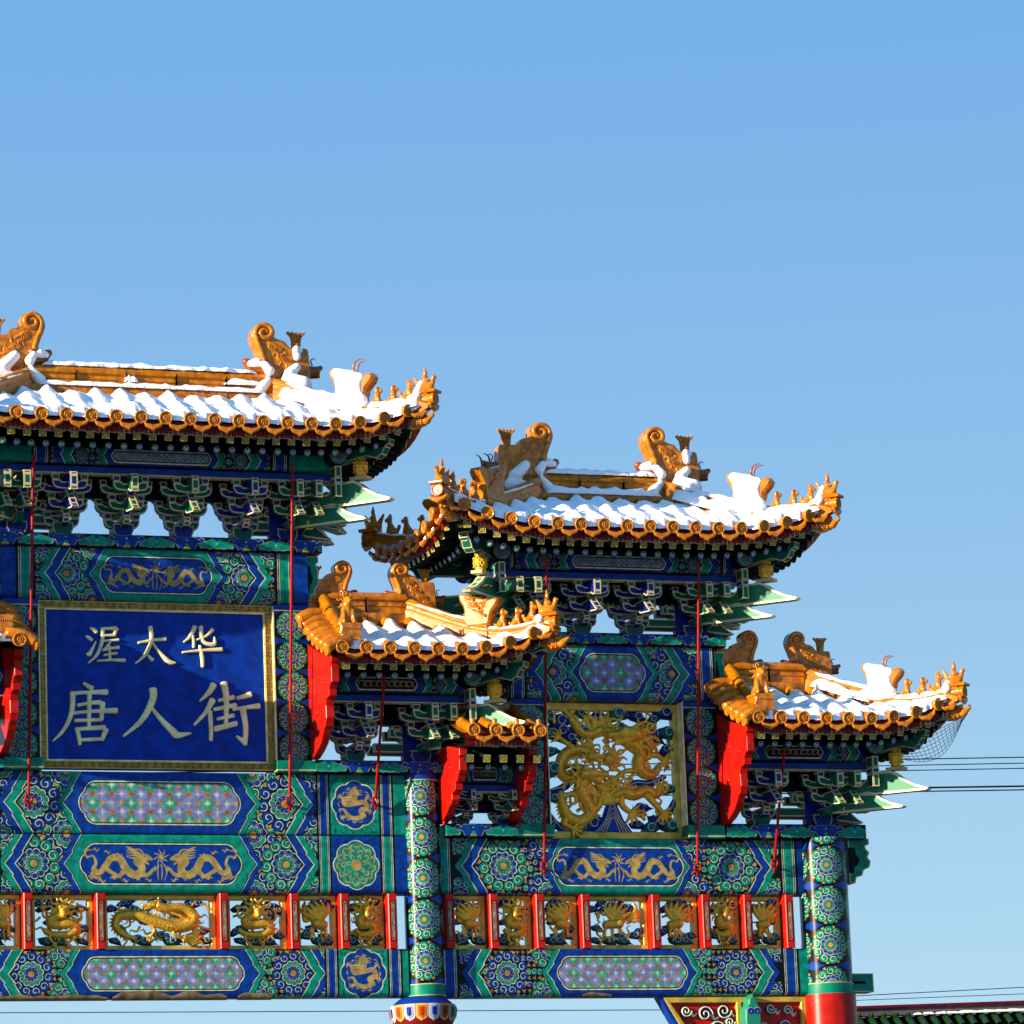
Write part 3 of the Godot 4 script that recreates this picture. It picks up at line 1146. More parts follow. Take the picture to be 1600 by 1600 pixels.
func build_frame() -> void:
	for s in [1.0, -1.0]:
		var c := pivot(gate, "column", T(-0.016 * s if s > 0 else 0.0, 0, 0.05))
		c.set_meta("label", "flower-painted hanging column between the blue sign bay and the dragon panel bay" if s > 0 else "flower-painted hanging column on the far side of the sign bay")
		part(c, "painted_shaft", ring_print(s * 2.64, 0.187, 5.62, 7.62, 3, 0.40, 7.645, deg_to_rad(-17), M.column_print))
		part(c, "top_band", ring(0.188, 7.605, 7.70, M.blue), T(s * 2.64, 0, 0))
		part(c, "band_line", ring(0.190, 7.60, 7.612, M.cream), T(s * 2.64, 0, 0))
		part(c, "bottom_band", ring(0.190, 5.515, 5.622, M.green), T(s * 2.64, 0, 0))
		part(c, "band_line", ring(0.192, 5.616, 5.628, M.cream), T(s * 2.64, 0, 0))
		part(c, "band_line", ring(0.191, 5.565, 5.570, M.green_dark, 0.001), T(s * 2.64, 0, 0))
		part(c, "band_line", ring(0.193, 5.508, 5.520, M.cream), T(s * 2.64, 0, 0))
		var cx: float = s * 2.60
		var nb := MB.new()
		nb.lathe(PackedVector2Array([Vector2(0.30, 5.425), Vector2(0.275, 5.455), Vector2(0.23, 5.49), Vector2(0.19, 5.51), Vector2(0.02, 5.512)]), 36)
		part(c, "lotus_neck", nb.mesh(M.blue), T(cx, 0, 0))
		var prof := PackedVector2Array([Vector2(0.01, 4.98), Vector2(0.10, 5.0), Vector2(0.20, 5.08), Vector2(0.27, 5.19), Vector2(0.308, 5.32), Vector2(0.318, 5.405), Vector2(0.310, 5.43), Vector2(0.02, 5.432)])
		var bb := MB.new()
		bb.lathe(prof, 40)
		part(c, "lotus_bowl", bb.mesh(M.red_dark), T(cx, 0, 0))
		var cols := [[Color(0.10, 0.45, 0.33), Color(0.35, 0.65, 0.5)], [Color(0.55, 0.10, 0.05), Color(0.80, 0.45, 0.35)], [Color(0.10, 0.15, 0.55), Color(0.62, 0.66, 0.78)], [Color(0.66, 0.18, 0.02), Color(0.80, 0.42, 0.03)], [Color(0.05, 0.13, 0.5), Color(0.55, 0.6, 0.74)], [Color(0.35, 0.13, 0.02), Color(0.50, 0.28, 0.04)], [Color(0.05, 0.25, 0.2), Color(0.2, 0.42, 0.36)]]
		for k in 16:
			var a := TAU * k / 16 + deg_to_rad(-20)
			var mb := MB.new()
			for layer in 3:
				var w: float = [0.058, 0.040, 0.022][layer]
				var col: Color = [cols[posmod(k + 3, 7)][1].lerp(Color(0.85, 0.82, 0.7), 0.5), cols[posmod(k + 3, 7)][1], cols[posmod(k + 3, 7)][0]][layer]
				mb.col = col.srgb_to_linear()
				var rows := []
				for i in 7:
					var f := i / 6.0
					var y := lerpf(5.425 - layer * 0.016, 5.262 + layer * 0.022, f)
					var ww := w * (1.0 if f < 0.6 else sqrt(maxf(0.0, 1.0 - pow((f - 0.6) / 0.4, 2.0))) + 0.02)
					var r := 0.0
					for e in prof.size() - 1:
						if y >= prof[e].y and y <= prof[e + 1].y:
							r = lerpf(prof[e].x, prof[e + 1].x, (y - prof[e].y) / (prof[e + 1].y - prof[e].y))
					var row := PackedVector3Array()
					for j in 5:
						var da := (j / 2.0 - 1.0) * ww / maxf(r, 0.12)
						var rr := r + 0.006 + 0.005 * layer - 0.004 * absf(j - 2.0) * 0.5
						row.append(Vector3(sin(a + da) * rr, y, cos(a + da) * rr))
					rows.append(row)
				mb.sheet(rows, false, true)
			part(c, "lotus_petal", mb.mesh(M.vc), T(cx, 0, 0))
		var e := pivot(gate, "column", T(-0.02 if s > 0 else 0.0, 0, 0.05))
		e.set_meta("label", "thick end column, flower-painted above and plain red below" if s > 0 else "thick end column on the far side of the gate")
		part(e, "painted_shaft", ring_print(s * 6.855, 0.2475, 5.61, 7.07, 4, 0.40, 6.585, deg_to_rad(-13), M.column_print))
		part(e, "band", ring(0.2500, 5.505, 5.615, M.green), T(s * 6.855, 0, 0))
		part(e, "band_line", ring(0.2520, 5.607, 5.619, M.cream), T(s * 6.855, 0, 0))
		part(e, "band_line", ring(0.2515, 5.558, 5.563, M.green_dark, 0.001), T(s * 6.855, 0, 0))
		part(e, "band_line", ring(0.2525, 5.498, 5.510, M.cream), T(s * 6.855, 0, 0))
		var sb := MB.new()
		sb.lathe(PackedVector2Array([Vector2(0.02, 0), Vector2(0.42, 0), Vector2(0.42, 0.3), Vector2(0.29, 0.36), Vector2(0.285, 0.4), Vector2(0.27, 5.506), Vector2(0.02, 5.507)]), 40)
		part(e, "red_shaft", sb.mesh(M.red_column), T(s * 6.855, 0, 0))
	# beams of the middle bay
	part(gate, "painted_beam", beam_mesh(-2.5, 2.5, 7.0675, 7.665, 0.12, 0.03, 0.012, M.beam_center_upper, 0, 4.78)).set_meta("label", "upper painted beam directly under the blue sign")
	part(gate, "painted_beam", beam_mesh(-2.5, 2.5, 6.504, 7.0625, 0.12, 0.06, 0.012, M.beam_center_lower, 0, 4.78)).set_meta("label", "dragon-painted beam above the carved row in the sign bay")
	part(gate, "painted_beam", beam_mesh(-2.5, 2.5, 5.51, 5.972, 0.12, 0.06, 0.012, M.beam_center_bottom, 0, 4.9)).set_meta("label", "lowest painted beam of the sign bay, its lower edge peeling")
	part(gate, "painted_beam", beam_mesh(-1.52, 1.52, 9.315, 9.83, 0.15, 0.07, 0.02, M.beam_center_top, 0, 3.04)).set_meta("label", "painted beam with two dragons over the blue sign")
	part(gate, "cloud_plate", beam_mesh(-1.66, 1.66, 9.832, 9.956, 0.2, 0.012, 0.012, M.cloud_print, 0.2975, 0.595))
	# the peeling lower edge of the bottom beam
	for seg in [[-2.2, -0.55, 0.03], [-0.5, 0.62, 0.045], [0.72, 1.06, 0.04], [4.2, 4.5, 0.02]]:
		var rows := []
		var nz := noise(3.0, int(seg[0] * 10) + 40)
		var cnt := int((seg[1] - seg[0]) / 0.025)
		for j in 4:
			var row := PackedVector3Array()
			for i in cnt + 1:
				var x: float = lerpf(seg[0], seg[1], float(i) / cnt)
				var nn := nz.get_noise_2d(x, 0.0)
				var fray := 0.018 * nz.get_noise_2d(x * 4.0, 5.0)
				var taper := clampf(minf(i, cnt - i) / 3.0, 0.1, 1.0)
				match j:
					0: row.append(Vector3(x, 5.50 + seg[2] * taper * (0.8 + nn) + 0.02, 0.1215))
					1: row.append(Vector3(x, 5.50 + seg[2] * taper * (0.5 + nn) + 0.012, 0.128 + fray * 0.4))
					2: row.append(Vector3(x, 5.498 + fray * 0.5, 0.115 + fray))
					3: row.append(Vector3(x, 5.492, 0.06))
			rows.append(row)
		var fb := MB.new()
		fb.sheet(rows, false, true)
		part(gate, "peeling_edge", fb.mesh(M.peel))
	for s in [1.0, -1.0]:
		part(gate, "painted_beam", beam_mesh(s * 4.63 - 1.985, s * 4.63 + 2.06, 6.503, 7.053, 0.12, 0.06, 0.012, M.beam_side, s * 4.63, 3.97)).set_meta("label", "dragon-painted beam under the gilded dragon panel" if s > 0 else "dragon-painted beam of the far side bay")
		part(gate, "painted_beam", beam_mesh(s * 4.63 - 1.985, s * 4.63 + 2.06, 5.50, 5.968, 0.12, 0.06, 0.012, M.beam_side_bottom, s * 4.63, 3.97)).set_meta("label", "lowest painted beam beside the red end column" if s > 0 else "lowest painted beam of the far side bay")
		part(gate, "painted_beam", beam_mesh(s * 4.645 - 1.1, s * 4.645 + 1.1, 8.43, 8.99, 0.15, 0.07, 0.02, M.beam_side_top, s * 4.645, 2.2)).set_meta("label", "painted beam over the gilded dragon panel" if s > 0 else "painted beam over the far dragon panel")
		part(gate, "cloud_plate", beam_mesh(s * 4.645 - 1.21, s * 4.645 + 1.21, 8.992, 9.105, 0.2, 0.012, 0.012, M.cloud_print, s * 4.645 - 0.29, 0.57))
		for q in [[1.53, 2.87, 7.667, 7.788, 1.96], [2.83, 3.56, 7.055, 7.18, 3.1], [5.76, 7.255, 7.058, 7.2, 6.2]]:
			var xa := minf(s * q[0], s * q[1])
			var xb := maxf(s * q[0], s * q[1])
			part(gate, "cloud_plate", beam_mesh(xa, xb, q[2], q[3], 0.232, 0.012, 0.012, M.cloud_print, s * q[4], 0.62))
		# square painted posts (pilasters), each with its blue cap and green foot
		for q in [[1.338, 7.78, 9.312, 7.668], [3.755, 7.185, 8.428, 7.056], [5.55, 7.185, 8.428, 7.056]]:
			var p := pivot(gate, "pilaster")
			var x: float = s * q[0]
			part(p, "painted_post", beam_mesh(x - 0.172, x + 0.172, q[1], q[2] - 0.05, 0.155, 0.006, 0.006, M.pilaster_print, x, 0.35, 0.302))
			part(p, "cap_band", beam_mesh(x - 0.178, x + 0.178, q[2] - 0.05, q[2], 0.162, 0.004, 0.004, M.blue, x, 1.0))
			part(p, "band_line", beam_mesh(x - 0.180, x + 0.180, q[2] - 0.06, q[2] - 0.05, 0.164, 0.002, 0.002, M.cream, x, 1.0))
			part(p, "foot", beam_mesh(x - 0.19, x + 0.19, q[3], q[1], 0.215, 0.006, 0.006, M.green, x, 1.0))
			part(p, "band_line", beam_mesh(x - 0.192, x + 0.192, q[3] + 0.012, q[3] + 0.024, 0.218, 0.002, 0.002, M.cream, x, 1.0))
	# scalloped green beam ends
	var scal := PackedVector2Array([Vector2(0, 0.0), Vector2(0.045, 0.0), Vector2(0.055, 0.06), Vector2(0.10, 0.075), Vector2(0.115, 0.13), Vector2(0.16, 0.16), Vector2(0.172, 0.22), Vector2(0.15, 0.26), Vector2(0.165, 0.31), Vector2(0.14, 0.345), Vector2(0.135, 0.375), Vector2(0.165, 0.39), Vector2(0.165, 0.45), Vector2(0, 0.45)])
	var hole := PackedVector2Array([Vector2(0.0, 0.1), Vector2(0.035, 0.1), Vector2(0.045, 0.16), Vector2(0.07, 0.18), Vector2(0.085, 0.24), Vector2(0.06, 0.29), Vector2(0.055, 0.35), Vector2(0.0, 0.36)])
	for q in [[7.10, 6.625, 1.4], [1.518, 9.36, 0.75], [5.74, 8.50, 0.75], [3.55, 8.50, -0.75]]:
		for s in [1.0, -1.0]:
			var f: float = q[2] * s
			var x := Transform3D(Basis.from_scale(Vector3(absf(f), 1, 1)), Vector3(s * q[0], q[1], 0))
			var se := MB.new()
			var sp := scal if f > 0 else flip_x(scal)
			se.prism(sp, -0.11, 0.11, x, 0.0)
			var o := part(gate, "scalloped_beam_end", se.mesh(M.green))
			var he := MB.new()
			he.prism(hole if f > 0 else flip_x(hole), 0.111, 0.114, x, 0.0)
			part(o, "carved_hollow", he.mesh(M.dark))
			var rb := MB.new()
			rim(rb, sp, 0.010, 0.113, x)
			part(o, "edge_line", rb.mesh(M.cream))
	for s in [1.0, -1.0]:
		var stub := MB.new()
		stub.box(Vector3(-0.13, 0, -0.1), Vector3(0.115, 0.185, 0.1))
		var o := part(gate, "beam_end", stub.mesh(M.green), T(s * 7.19, 5.535, 0))
		var r2 := MB.new()
		rim(r2, PackedVector2Array([Vector2(-0.13, 0), Vector2(0.115, 0), Vector2(0.115, 0.185), Vector2(-0.13, 0.185)]), 0.01, 0.102, Transform3D.IDENTITY)
		part(o, "edge_line", r2.mesh(M.cream))
		var h2 := MB.new()
		h2.box(Vector3(-0.1, 0.08, 0.1), Vector3(0.03, 0.108, 0.103))
		part(o, "carved_hollow", h2.mesh(M.dark))
	build_brace()


func flip_x(p: PackedVector2Array) -> PackedVector2Array:
	var out := PackedVector2Array()
	for q in p:
		out.append(Vector2(-q.x, q.y))
	out.reverse()
	return out


# a thin raised outline just inside a shape
func rim(b: MB, poly: PackedVector2Array, w: float, z: float, x: Transform3D) -> void:
	var p := poly
	if MB.area(p) < 0:
		p = p.duplicate(); p.reverse()
	var q := MB.inset(p, w)
	var m := p.size()
	for k in m:
		var a := p[k]
		var c := p[(k + 1) % m]
		var d := q[(k + 1) % m]
		var e := q[k]
		b.quad(x * Vector3(a.x, a.y, z), x * Vector3(c.x, c.y, z), x * Vector3(d.x, d.y, z), x * Vector3(e.x, e.y, z))


func scroll_path(r: float, turns: float, z: float) -> PackedVector3Array:
	var out := PackedVector3Array()
	for k in 22:
		var f := k / 21.0
		var a := f * turns * TAU
		out.append(Vector3(cos(a), sin(a), 0) * r * (1.0 - 0.85 * f) + Vector3(0, 0, z))
	return out


func build_brace() -> void:
	# the carved bracket under the lowest beam, beside the red end column
	for s in [1.0, -1.0]:
		var o := pivot(gate, "carved_brace", Transform3D(Basis.from_scale(Vector3(s, 1, 1)), Vector3.ZERO))
		o.set_meta("label", "red carved brace with blue and green scrolls in a gold frame under the lowest beam" if s > 0 else "carved brace under the far lowest beam")
		var pl := MB.new()
		pl.prism(PackedVector2Array([Vector2(5.10, 5.46), Vector2(5.50, 4.88), Vector2(6.55, 4.55), Vector2(6.61, 4.55), Vector2(6.61, 5.46)]), -0.05, 0.03)
		part(o, "red_field", pl.mesh(M.red))
		for q in [[Vector2(5.06, 5.498), Vector2(6.62, 5.498), Vector2(6.62, 5.44), Vector2(5.14, 5.44)], [Vector2(5.06, 5.498), Vector2(5.12, 5.46), Vector2(5.53, 4.86), Vector2(5.45, 4.84)], [Vector2(5.83, 5.45), Vector2(5.885, 5.45), Vector2(5.885, 4.80), Vector2(5.83, 4.80)], [Vector2(6.52, 5.45), Vector2(6.60, 5.45), Vector2(6.60, 4.55), Vector2(6.52, 4.55)]]:
			var g := MB.new()
			g.prism(PackedVector2Array(q), -0.08, 0.075, Transform3D.IDENTITY, 0.006)
			part(o, "gold_frame", g.mesh(M.gold_dull))
		var e := MB.new()
		e.prism(PackedVector2Array([Vector2(5.02, 5.5), Vector2(5.06, 5.5), Vector2(5.45, 4.84), Vector2(5.41, 4.82)]), -0.08, 0.06)
		part(o, "blue_edge", e.mesh(M.blue))
		var kk := 0
		for q in [[5.30, 5.36, 0.055], [5.50, 5.33, 0.075], [5.70, 5.36, 0.075], [5.62, 5.18, 0.08], [5.76, 5.25, 0.05], [6.0, 5.38, 0.045], [6.2, 5.38, 0.05], [6.38, 5.36, 0.045], [6.12, 5.2, 0.06], [6.34, 5.2, 0.06]]:
			for w in 2:
				var b := MB.new()
				b.col = ([Color(0.11, 0.17, 0.52), Color(0.1, 0.48, 0.36)][(kk + w) % 2] as Color).srgb_to_linear()
				var path := scroll_path(q[2], 1.6 if kk % 2 else -1.6, 0.035 + 0.012 * w)
				b.tube(path, lin([0.02 - 0.006 * w, 0.01], path.size()), 6)
				b.col = Color(0.85, 0.83, 0.7).srgb_to_linear()
				var p2 := PackedVector3Array()
				for p in path:
					p2.append(p * 1.07 + Vector3(0, 0, 0.016))
				b.tube(p2, PackedFloat32Array([0.006]), 5)
				if w == 1:
					b.tube(spline([Vector3(q[2], 0, 0.03), Vector3(q[2] * 1.5, -0.05, 0.03), Vector3(q[2] * 2.2, -0.02, 0.03)]), lin([0.018, 0.006], 13), 6)
				part(o, "carved_scroll", b.mesh(M.vc), T(q[0], q[1], 0.0))
			kk += 1
		# the cloud-headed block in front of it
		var c := MB.new()
		c.col = Color(0.12, 0.5, 0.4).srgb_to_linear()
		c.prism(PackedVector2Array([Vector2(-0.07, -0.4), Vector2(0.07, -0.4), Vector2(0.08, -0.1), Vector2(0.075, 0.02), Vector2(0.05, 0.05), Vector2(0.04, 0.1), Vector2(0.0, 0.15), Vector2(-0.04, 0.1), Vector2(-0.05, 0.05), Vector2(-0.08, 0.0), Vector2(-0.085, -0.1)]), 0.0, 0.16, Transform3D.IDENTITY, 0.012)
		for sx in [-0.035, 0.035]:
			c.col = Color(0.13, 0.18, 0.55).srgb_to_linear()
			c.tube(at_path(scroll_path(0.03, 1.5, 0.16), Vector3(sx, -0.02, 0)), lin([0.014, 0.006], 22), 6)
			c.col = Color(0.85, 0.83, 0.7).srgb_to_linear()
			c.tube(at_path(scroll_path(0.042, 1.0, 0.162), Vector3(sx, -0.02, 0)), PackedFloat32Array([0.006]), 5)
		part(o, "cloud_block", c.mesh(M.vc), T(5.95, 5.36, 0.06))


func at_path(p: PackedVector3Array, d: Vector3) -> PackedVector3Array:
	var out := PackedVector3Array()
	for q in p:
		out.append(q + d)
	return out


# ------------------------------------------------------------------ carved openwork

func cloud_mesh(c: Color) -> ArrayMesh:
	var key := "cloud%s" % c
	if cache.has(key):
		return cache[key]
	var b := MB.new()
	b.col = c.srgb_to_linear()
	var caps := [[Vector3(-0.03, 0, 0), Vector3(0.03, 0.005, 0), 0.026, 0.024], [Vector3(0, 0.012, 0.006), Vector3(0, 0.012, 0.006), 0.03, 0.03], [Vector3(0.03, 0, 0), Vector3(0.085, -0.012, 0), 0.014, 0.004], [Vector3(-0.03, -0.004, 0), Vector3(-0.07, 0.006, 0), 0.014, 0.004]]
	body_into(b, caps, 0.008, 0.012)
	b.col = Color(0.62, 0.70, 0.68).srgb_to_linear()
	var sp := scroll_path(0.024, 1.7, 0.030)
	b.tube(at_path(sp, Vector3(0, 0.01, 0)), PackedFloat32Array([0.0032]), 5)
	cache[key] = b.mesh(M.vc)
	return cache[key]


func flame(b: MB, at: Vector3, dir: Vector3, l: float, r: float, bend: float) -> void:
	var side := dir.cross(Vector3(0, 0, 1)).normalized()
	b.tube(spline([at, at + dir * l * 0.4 + side * bend * l * 0.3, at + dir * l * 0.75 - side * bend * l * 0.12, at + dir * l + side * bend * l * 0.25], 4), lin([r, r * 0.9, r * 0.6, r * 0.15], 13), 6, 0.7)


func claw(b: MB, a: Vector3, k: Vector3, e: Vector3, r: float, toes := 4) -> void:
	b.tube(spline([a, k, e], 4), lin([r, r * 0.75, r * 0.6], 9), 7)
	var d := (e - k).normalized()
	for i in toes:
		var t := d.rotated(Vector3(0, 0, 1), (i - (toes - 1) * 0.5) * 0.55)
		b.tube(spline([e, e + t * r * 1.8 + Vector3(0, 0, r * 0.5), e + t * r * 3.0 - Vector3(0, 0, r * 0.2)], 3), lin([r * 0.5, r * 0.4, r * 0.1], 7), 5)


func dragon_head(b: MB, at: Vector3, s: float, f: float) -> void:
	# a head about 2 s long, looking towards f (+1 right, -1 left)
	var q := func(u: float, w: float, z := 0.0) -> Vector3: return at + Vector3(u * f, w, z) * s
	var caps := [[q.call(-0.5, 0.1), q.call(0.1, 0.12), 0.42 * s, 0.36 * s], [q.call(0.1, 0.14), q.call(1.0, 0.05), 0.3 * s, 0.2 * s], [q.call(0.95, 0.1), q.call(1.05, 0.16), 0.2 * s, 0.15 * s], [q.call(0.0, -0.22), q.call(0.75, -0.42), 0.2 * s, 0.12 * s]]
	for z in [-1.0, 1.0]:
		caps.append([q.call(0.22, 0.36, 0.22 * z), q.call(0.22, 0.36, 0.22 * z), 0.15 * s, 0.15 * s])
		caps.append([q.call(-0.1, 0.42, 0.2 * z), q.call(-0.7, 0.75, 0.28 * z), 0.09 * s, 0.03 * s])
	body_into(b, caps, 0.17 * s, 0.14 * s)
	for k in 7:
		var a := 2.2 + k * 0.36
		flame(b, q.call(-0.4, 0.05), Vector3(cos(a) * f, sin(a), 0.1).normalized(), s * 1.3, s * 0.13, 0.5 if k % 2 else -0.5)
	b.tube(spline([q.call(1.0, 0.2), q.call(1.3, 0.5), q.call(1.2, 0.9)], 4), lin([0.06 * s, 0.02 * s], 9), 5)


func serpent(b: MB, pts: Array, rad: Array, fins := true) -> void:
	var path := spline(pts, 5)
	b.tube(path, lin(rad, path.size()), 9)
	if not fins:
		return
	var rr := lin(rad, path.size())
	for i in range(2, path.size() - 2):
		var tg := (path[i + 1] - path[i - 1]).normalized()
		var up := Vector3(-tg.y, tg.x, 0)
		if up.length_squared() < 0.01: continue
		up = up.normalized()
		var c := path[i] + up * rr[i] * 0.8
		b.tri(c - tg * rr[i] * 0.55, c + tg * rr[i] * 0.35, c + up * rr[i] * 0.9 - tg * rr[i] * 0.5)
		# rows of scales as low bumps on the front
		for e in [-0.35, 0.2]:
			var bc: Vector3 = path[i] + up * rr[i] * e + Vector3(0, 0, rr[i] * 0.82)
			var w := rr[i] * 0.42
			b.tri(bc - tg * w * 0.6 - up * w * 0.5, bc + tg * w - Vector3(0, 0, w * 0.1), bc + Vector3(0, 0, w * 0.42))
			b.tri(bc + tg * w - Vector3(0, 0, w * 0.1), bc - tg * w * 0.6 + up * w * 0.5, bc + Vector3(0, 0, w * 0.42))


func long_dragon(w: float, h: float, f: float) -> ArrayMesh:
	var key := "ld%s_%s_%s" % [w, h, f]
	if cache.has(key):
		return cache[key]
	var b := MB.new()
	var q := func(u: float, v: float, z := 0.0) -> Vector3: return Vector3(u * w * 0.5 * f, v * h * 0.5, z)
	serpent(b, [q.call(-0.3, -0.72), q.call(-0.62, -0.62, 0.01), q.call(-0.85, -0.2, 0.02), q.call(-0.78, 0.25, 0.02), q.call(-0.48, 0.3, 0.03), q.call(-0.1, 0.02, 0.04), q.call(0.3, -0.22, 0.04), q.call(0.58, -0.08, 0.03), q.call(0.66, 0.3, 0.02), q.call(0.45, 0.62, 0.03), q.call(0.15, 0.6, 0.04), q.call(-0.08, 0.74, 0.05)], [0.016, 0.034, 0.044, 0.05, 0.056, 0.056, 0.052, 0.046, 0.042])
	dragon_head(b, q.call(-0.2, 0.68, 0.06), 0.075, -f)
	claw(b, q.call(-0.35, 0.2, 0.03), q.call(-0.12, -0.3, 0.05), q.call(-0.2, -0.62, 0.04), 0.022)
	claw(b, q.call(0.3, -0.2, 0.04), q.call(0.25, -0.5, 0.05), q.call(0.42, -0.68, 0.04), 0.024)
	claw(b, q.call(0.1, 0.55, 0.04), q.call(0.36, 0.3, 0.05), q.call(0.5, 0.14, 0.05), 0.02)
	for k in 5:
		flame(b, q.call(0.5, -0.66, 0.02), Vector3(0.9 * f, -0.35 + 0.35 * k, 0).normalized(), 0.2, 0.03, 0.6)
	flame(b, q.call(-0.3, -0.72), Vector3(f, -0.1, 0).normalized(), 0.14, 0.018, 0.5)
	cache[key] = b.mesh(M.gold)
	return cache[key]


func front_dragon(w: float, h: float) -> ArrayMesh:
	var key := "fd%s" % w
	if cache.has(key):
		return cache[key]
	var b := MB.new()
	var q := func(u: float, v: float, z := 0.0) -> Vector3: return Vector3(u * w * 0.5, v * h * 0.5, z)
	serpent(b, [q.call(0.0, 0.35, 0.05), q.call(-0.45, 0.1, 0.04), q.call(-0.3, -0.12, 0.04), q.call(0.3, -0.08, 0.04), q.call(0.55, -0.3, 0.03), q.call(0.2, -0.52, 0.03), q.call(-0.4, -0.5, 0.02), q.call(-0.7, -0.3, 0.02)], [0.042, 0.046, 0.046, 0.042, 0.034, 0.022])
	body_into(b, [[q.call(0, 0.55, 0.06), q.call(0, 0.3, 0.09), 0.044, 0.034], [q.call(-0.12, 0.62, 0.09), q.call(-0.12, 0.62, 0.09), 0.018, 0.018], [q.call(0.12, 0.62, 0.09), q.call(0.12, 0.62, 0.09), 0.018, 0.018]], 0.009, 0.012)
	for k in 11:
		var a := -0.5 + 0.42 * k
		flame(b, q.call(0, 0.5, 0.04), Vector3(cos(a), sin(a), 0), 0.16, 0.021, 0.5 if k % 2 else -0.5)
	claw(b, q.call(-0.35, 0.1, 0.04), q.call(-0.7, 0.25, 0.04), q.call(-0.72, 0.55, 0.04), 0.018)
	claw(b, q.call(0.3, -0.05, 0.04), q.call(0.7, 0.1, 0.04), q.call(0.72, 0.4, 0.04), 0.018)
	claw(b, q.call(0.3, -0.45, 0.04), q.call(0.45, -0.65, 0.04), q.call(0.25, -0.85, 0.04), 0.018)
	claw(b, q.call(-0.3, -0.5, 0.04), q.call(-0.5, -0.65, 0.04), q.call(-0.35, -0.88, 0.04), 0.018)
	cache[key] = b.mesh(M.gold)
	return cache[key]


func phoenix(w: float, h: float, f: float) -> ArrayMesh:
	var key := "ph%s_%s" % [w, f]
	if cache.has(key):
		return cache[key]
	var b := MB.new()
	var q := func(u: float, v: float, z := 0.0) -> Vector3: return Vector3(u * w * 0.5 * f, v * h * 0.5, z)
	body_into(b, [[q.call(-0.05, -0.05, 0.03), q.call(0.45, -0.1, 0.03), 0.05, 0.042], [q.call(0.45, -0.1, 0.03), q.call(0.55, -0.55, 0.04), 0.022, 0.014], [q.call(0.55, -0.6, 0.04), q.call(0.55, -0.62, 0.04), 0.022, 0.02], [q.call(-0.05, -0.05, 0.02), q.call(-0.5, 0.2, 0.02), 0.026, 0.012]], 0.009, 0.02)
	for k in 6:
		var a := 1.0 + 0.32 * k
		var d := Vector3(cos(a) * f, sin(a), 0)
		b.tube(spline([q.call(0.1, -0.02, 0.03), q.call(0.1, -0.02, 0.03) + d * h * 0.3 + Vector3(0.02 * f, 0, 0.01), q.call(0.1, -0.02, 0.03) + d * h * (0.5 - 0.015 * k) + Vector3(-0.02 * f, 0.01, 0)], 4), lin([0.026, 0.03, 0.008], 9), 6, 0.6)
	for k in 4:
		b.tube(spline([q.call(-0.4, 0.15, 0.02), q.call(-0.75, 0.1 + 0.16 * k, 0.02), q.call(-0.9 + 0.08 * k, 0.55 + 0.12 * k, 0.01)], 4), lin([0.022, 0.026, 0.006], 9), 6, 0.6)
	for k in 3:
		flame(b, q.call(-0.1, -0.1, 0.02), Vector3(-0.5 * f + 0.2 * k * f, -1, 0).normalized(), 0.15, 0.014, 0.4)
	b.tube(spline([q.call(0.3, -0.15, 0.03), q.call(0.25, -0.5, 0.03), q.call(0.35, -0.85, 0.03)], 3), lin([0.012, 0.008], 7), 5)
	cache[key] = b.mesh(M.gold)
	return cache[key]


func frame_bars(parent: Node, x0: float, x1: float, y0: float, y1: float, wt: float, ws: float, z0: float, z1: float, mat: Material) -> void:
	for q in [[x0, x1, y1 - wt, y1], [x0, x1, y0, y0 + wt], [x0, x0 + ws, y0 + wt, y1 - wt], [x1 - ws, x1, y0 + wt, y1 - wt]]:
		var b := MB.new()
		b.prism(PackedVector2Array([Vector2(q[0], q[2]), Vector2(q[1], q[2]), Vector2(q[1], q[3]), Vector2(q[0], q[3])]), z0, z1, Transform3D.IDENTITY, 0.006)
		part(parent, "frame", b.mesh(mat))


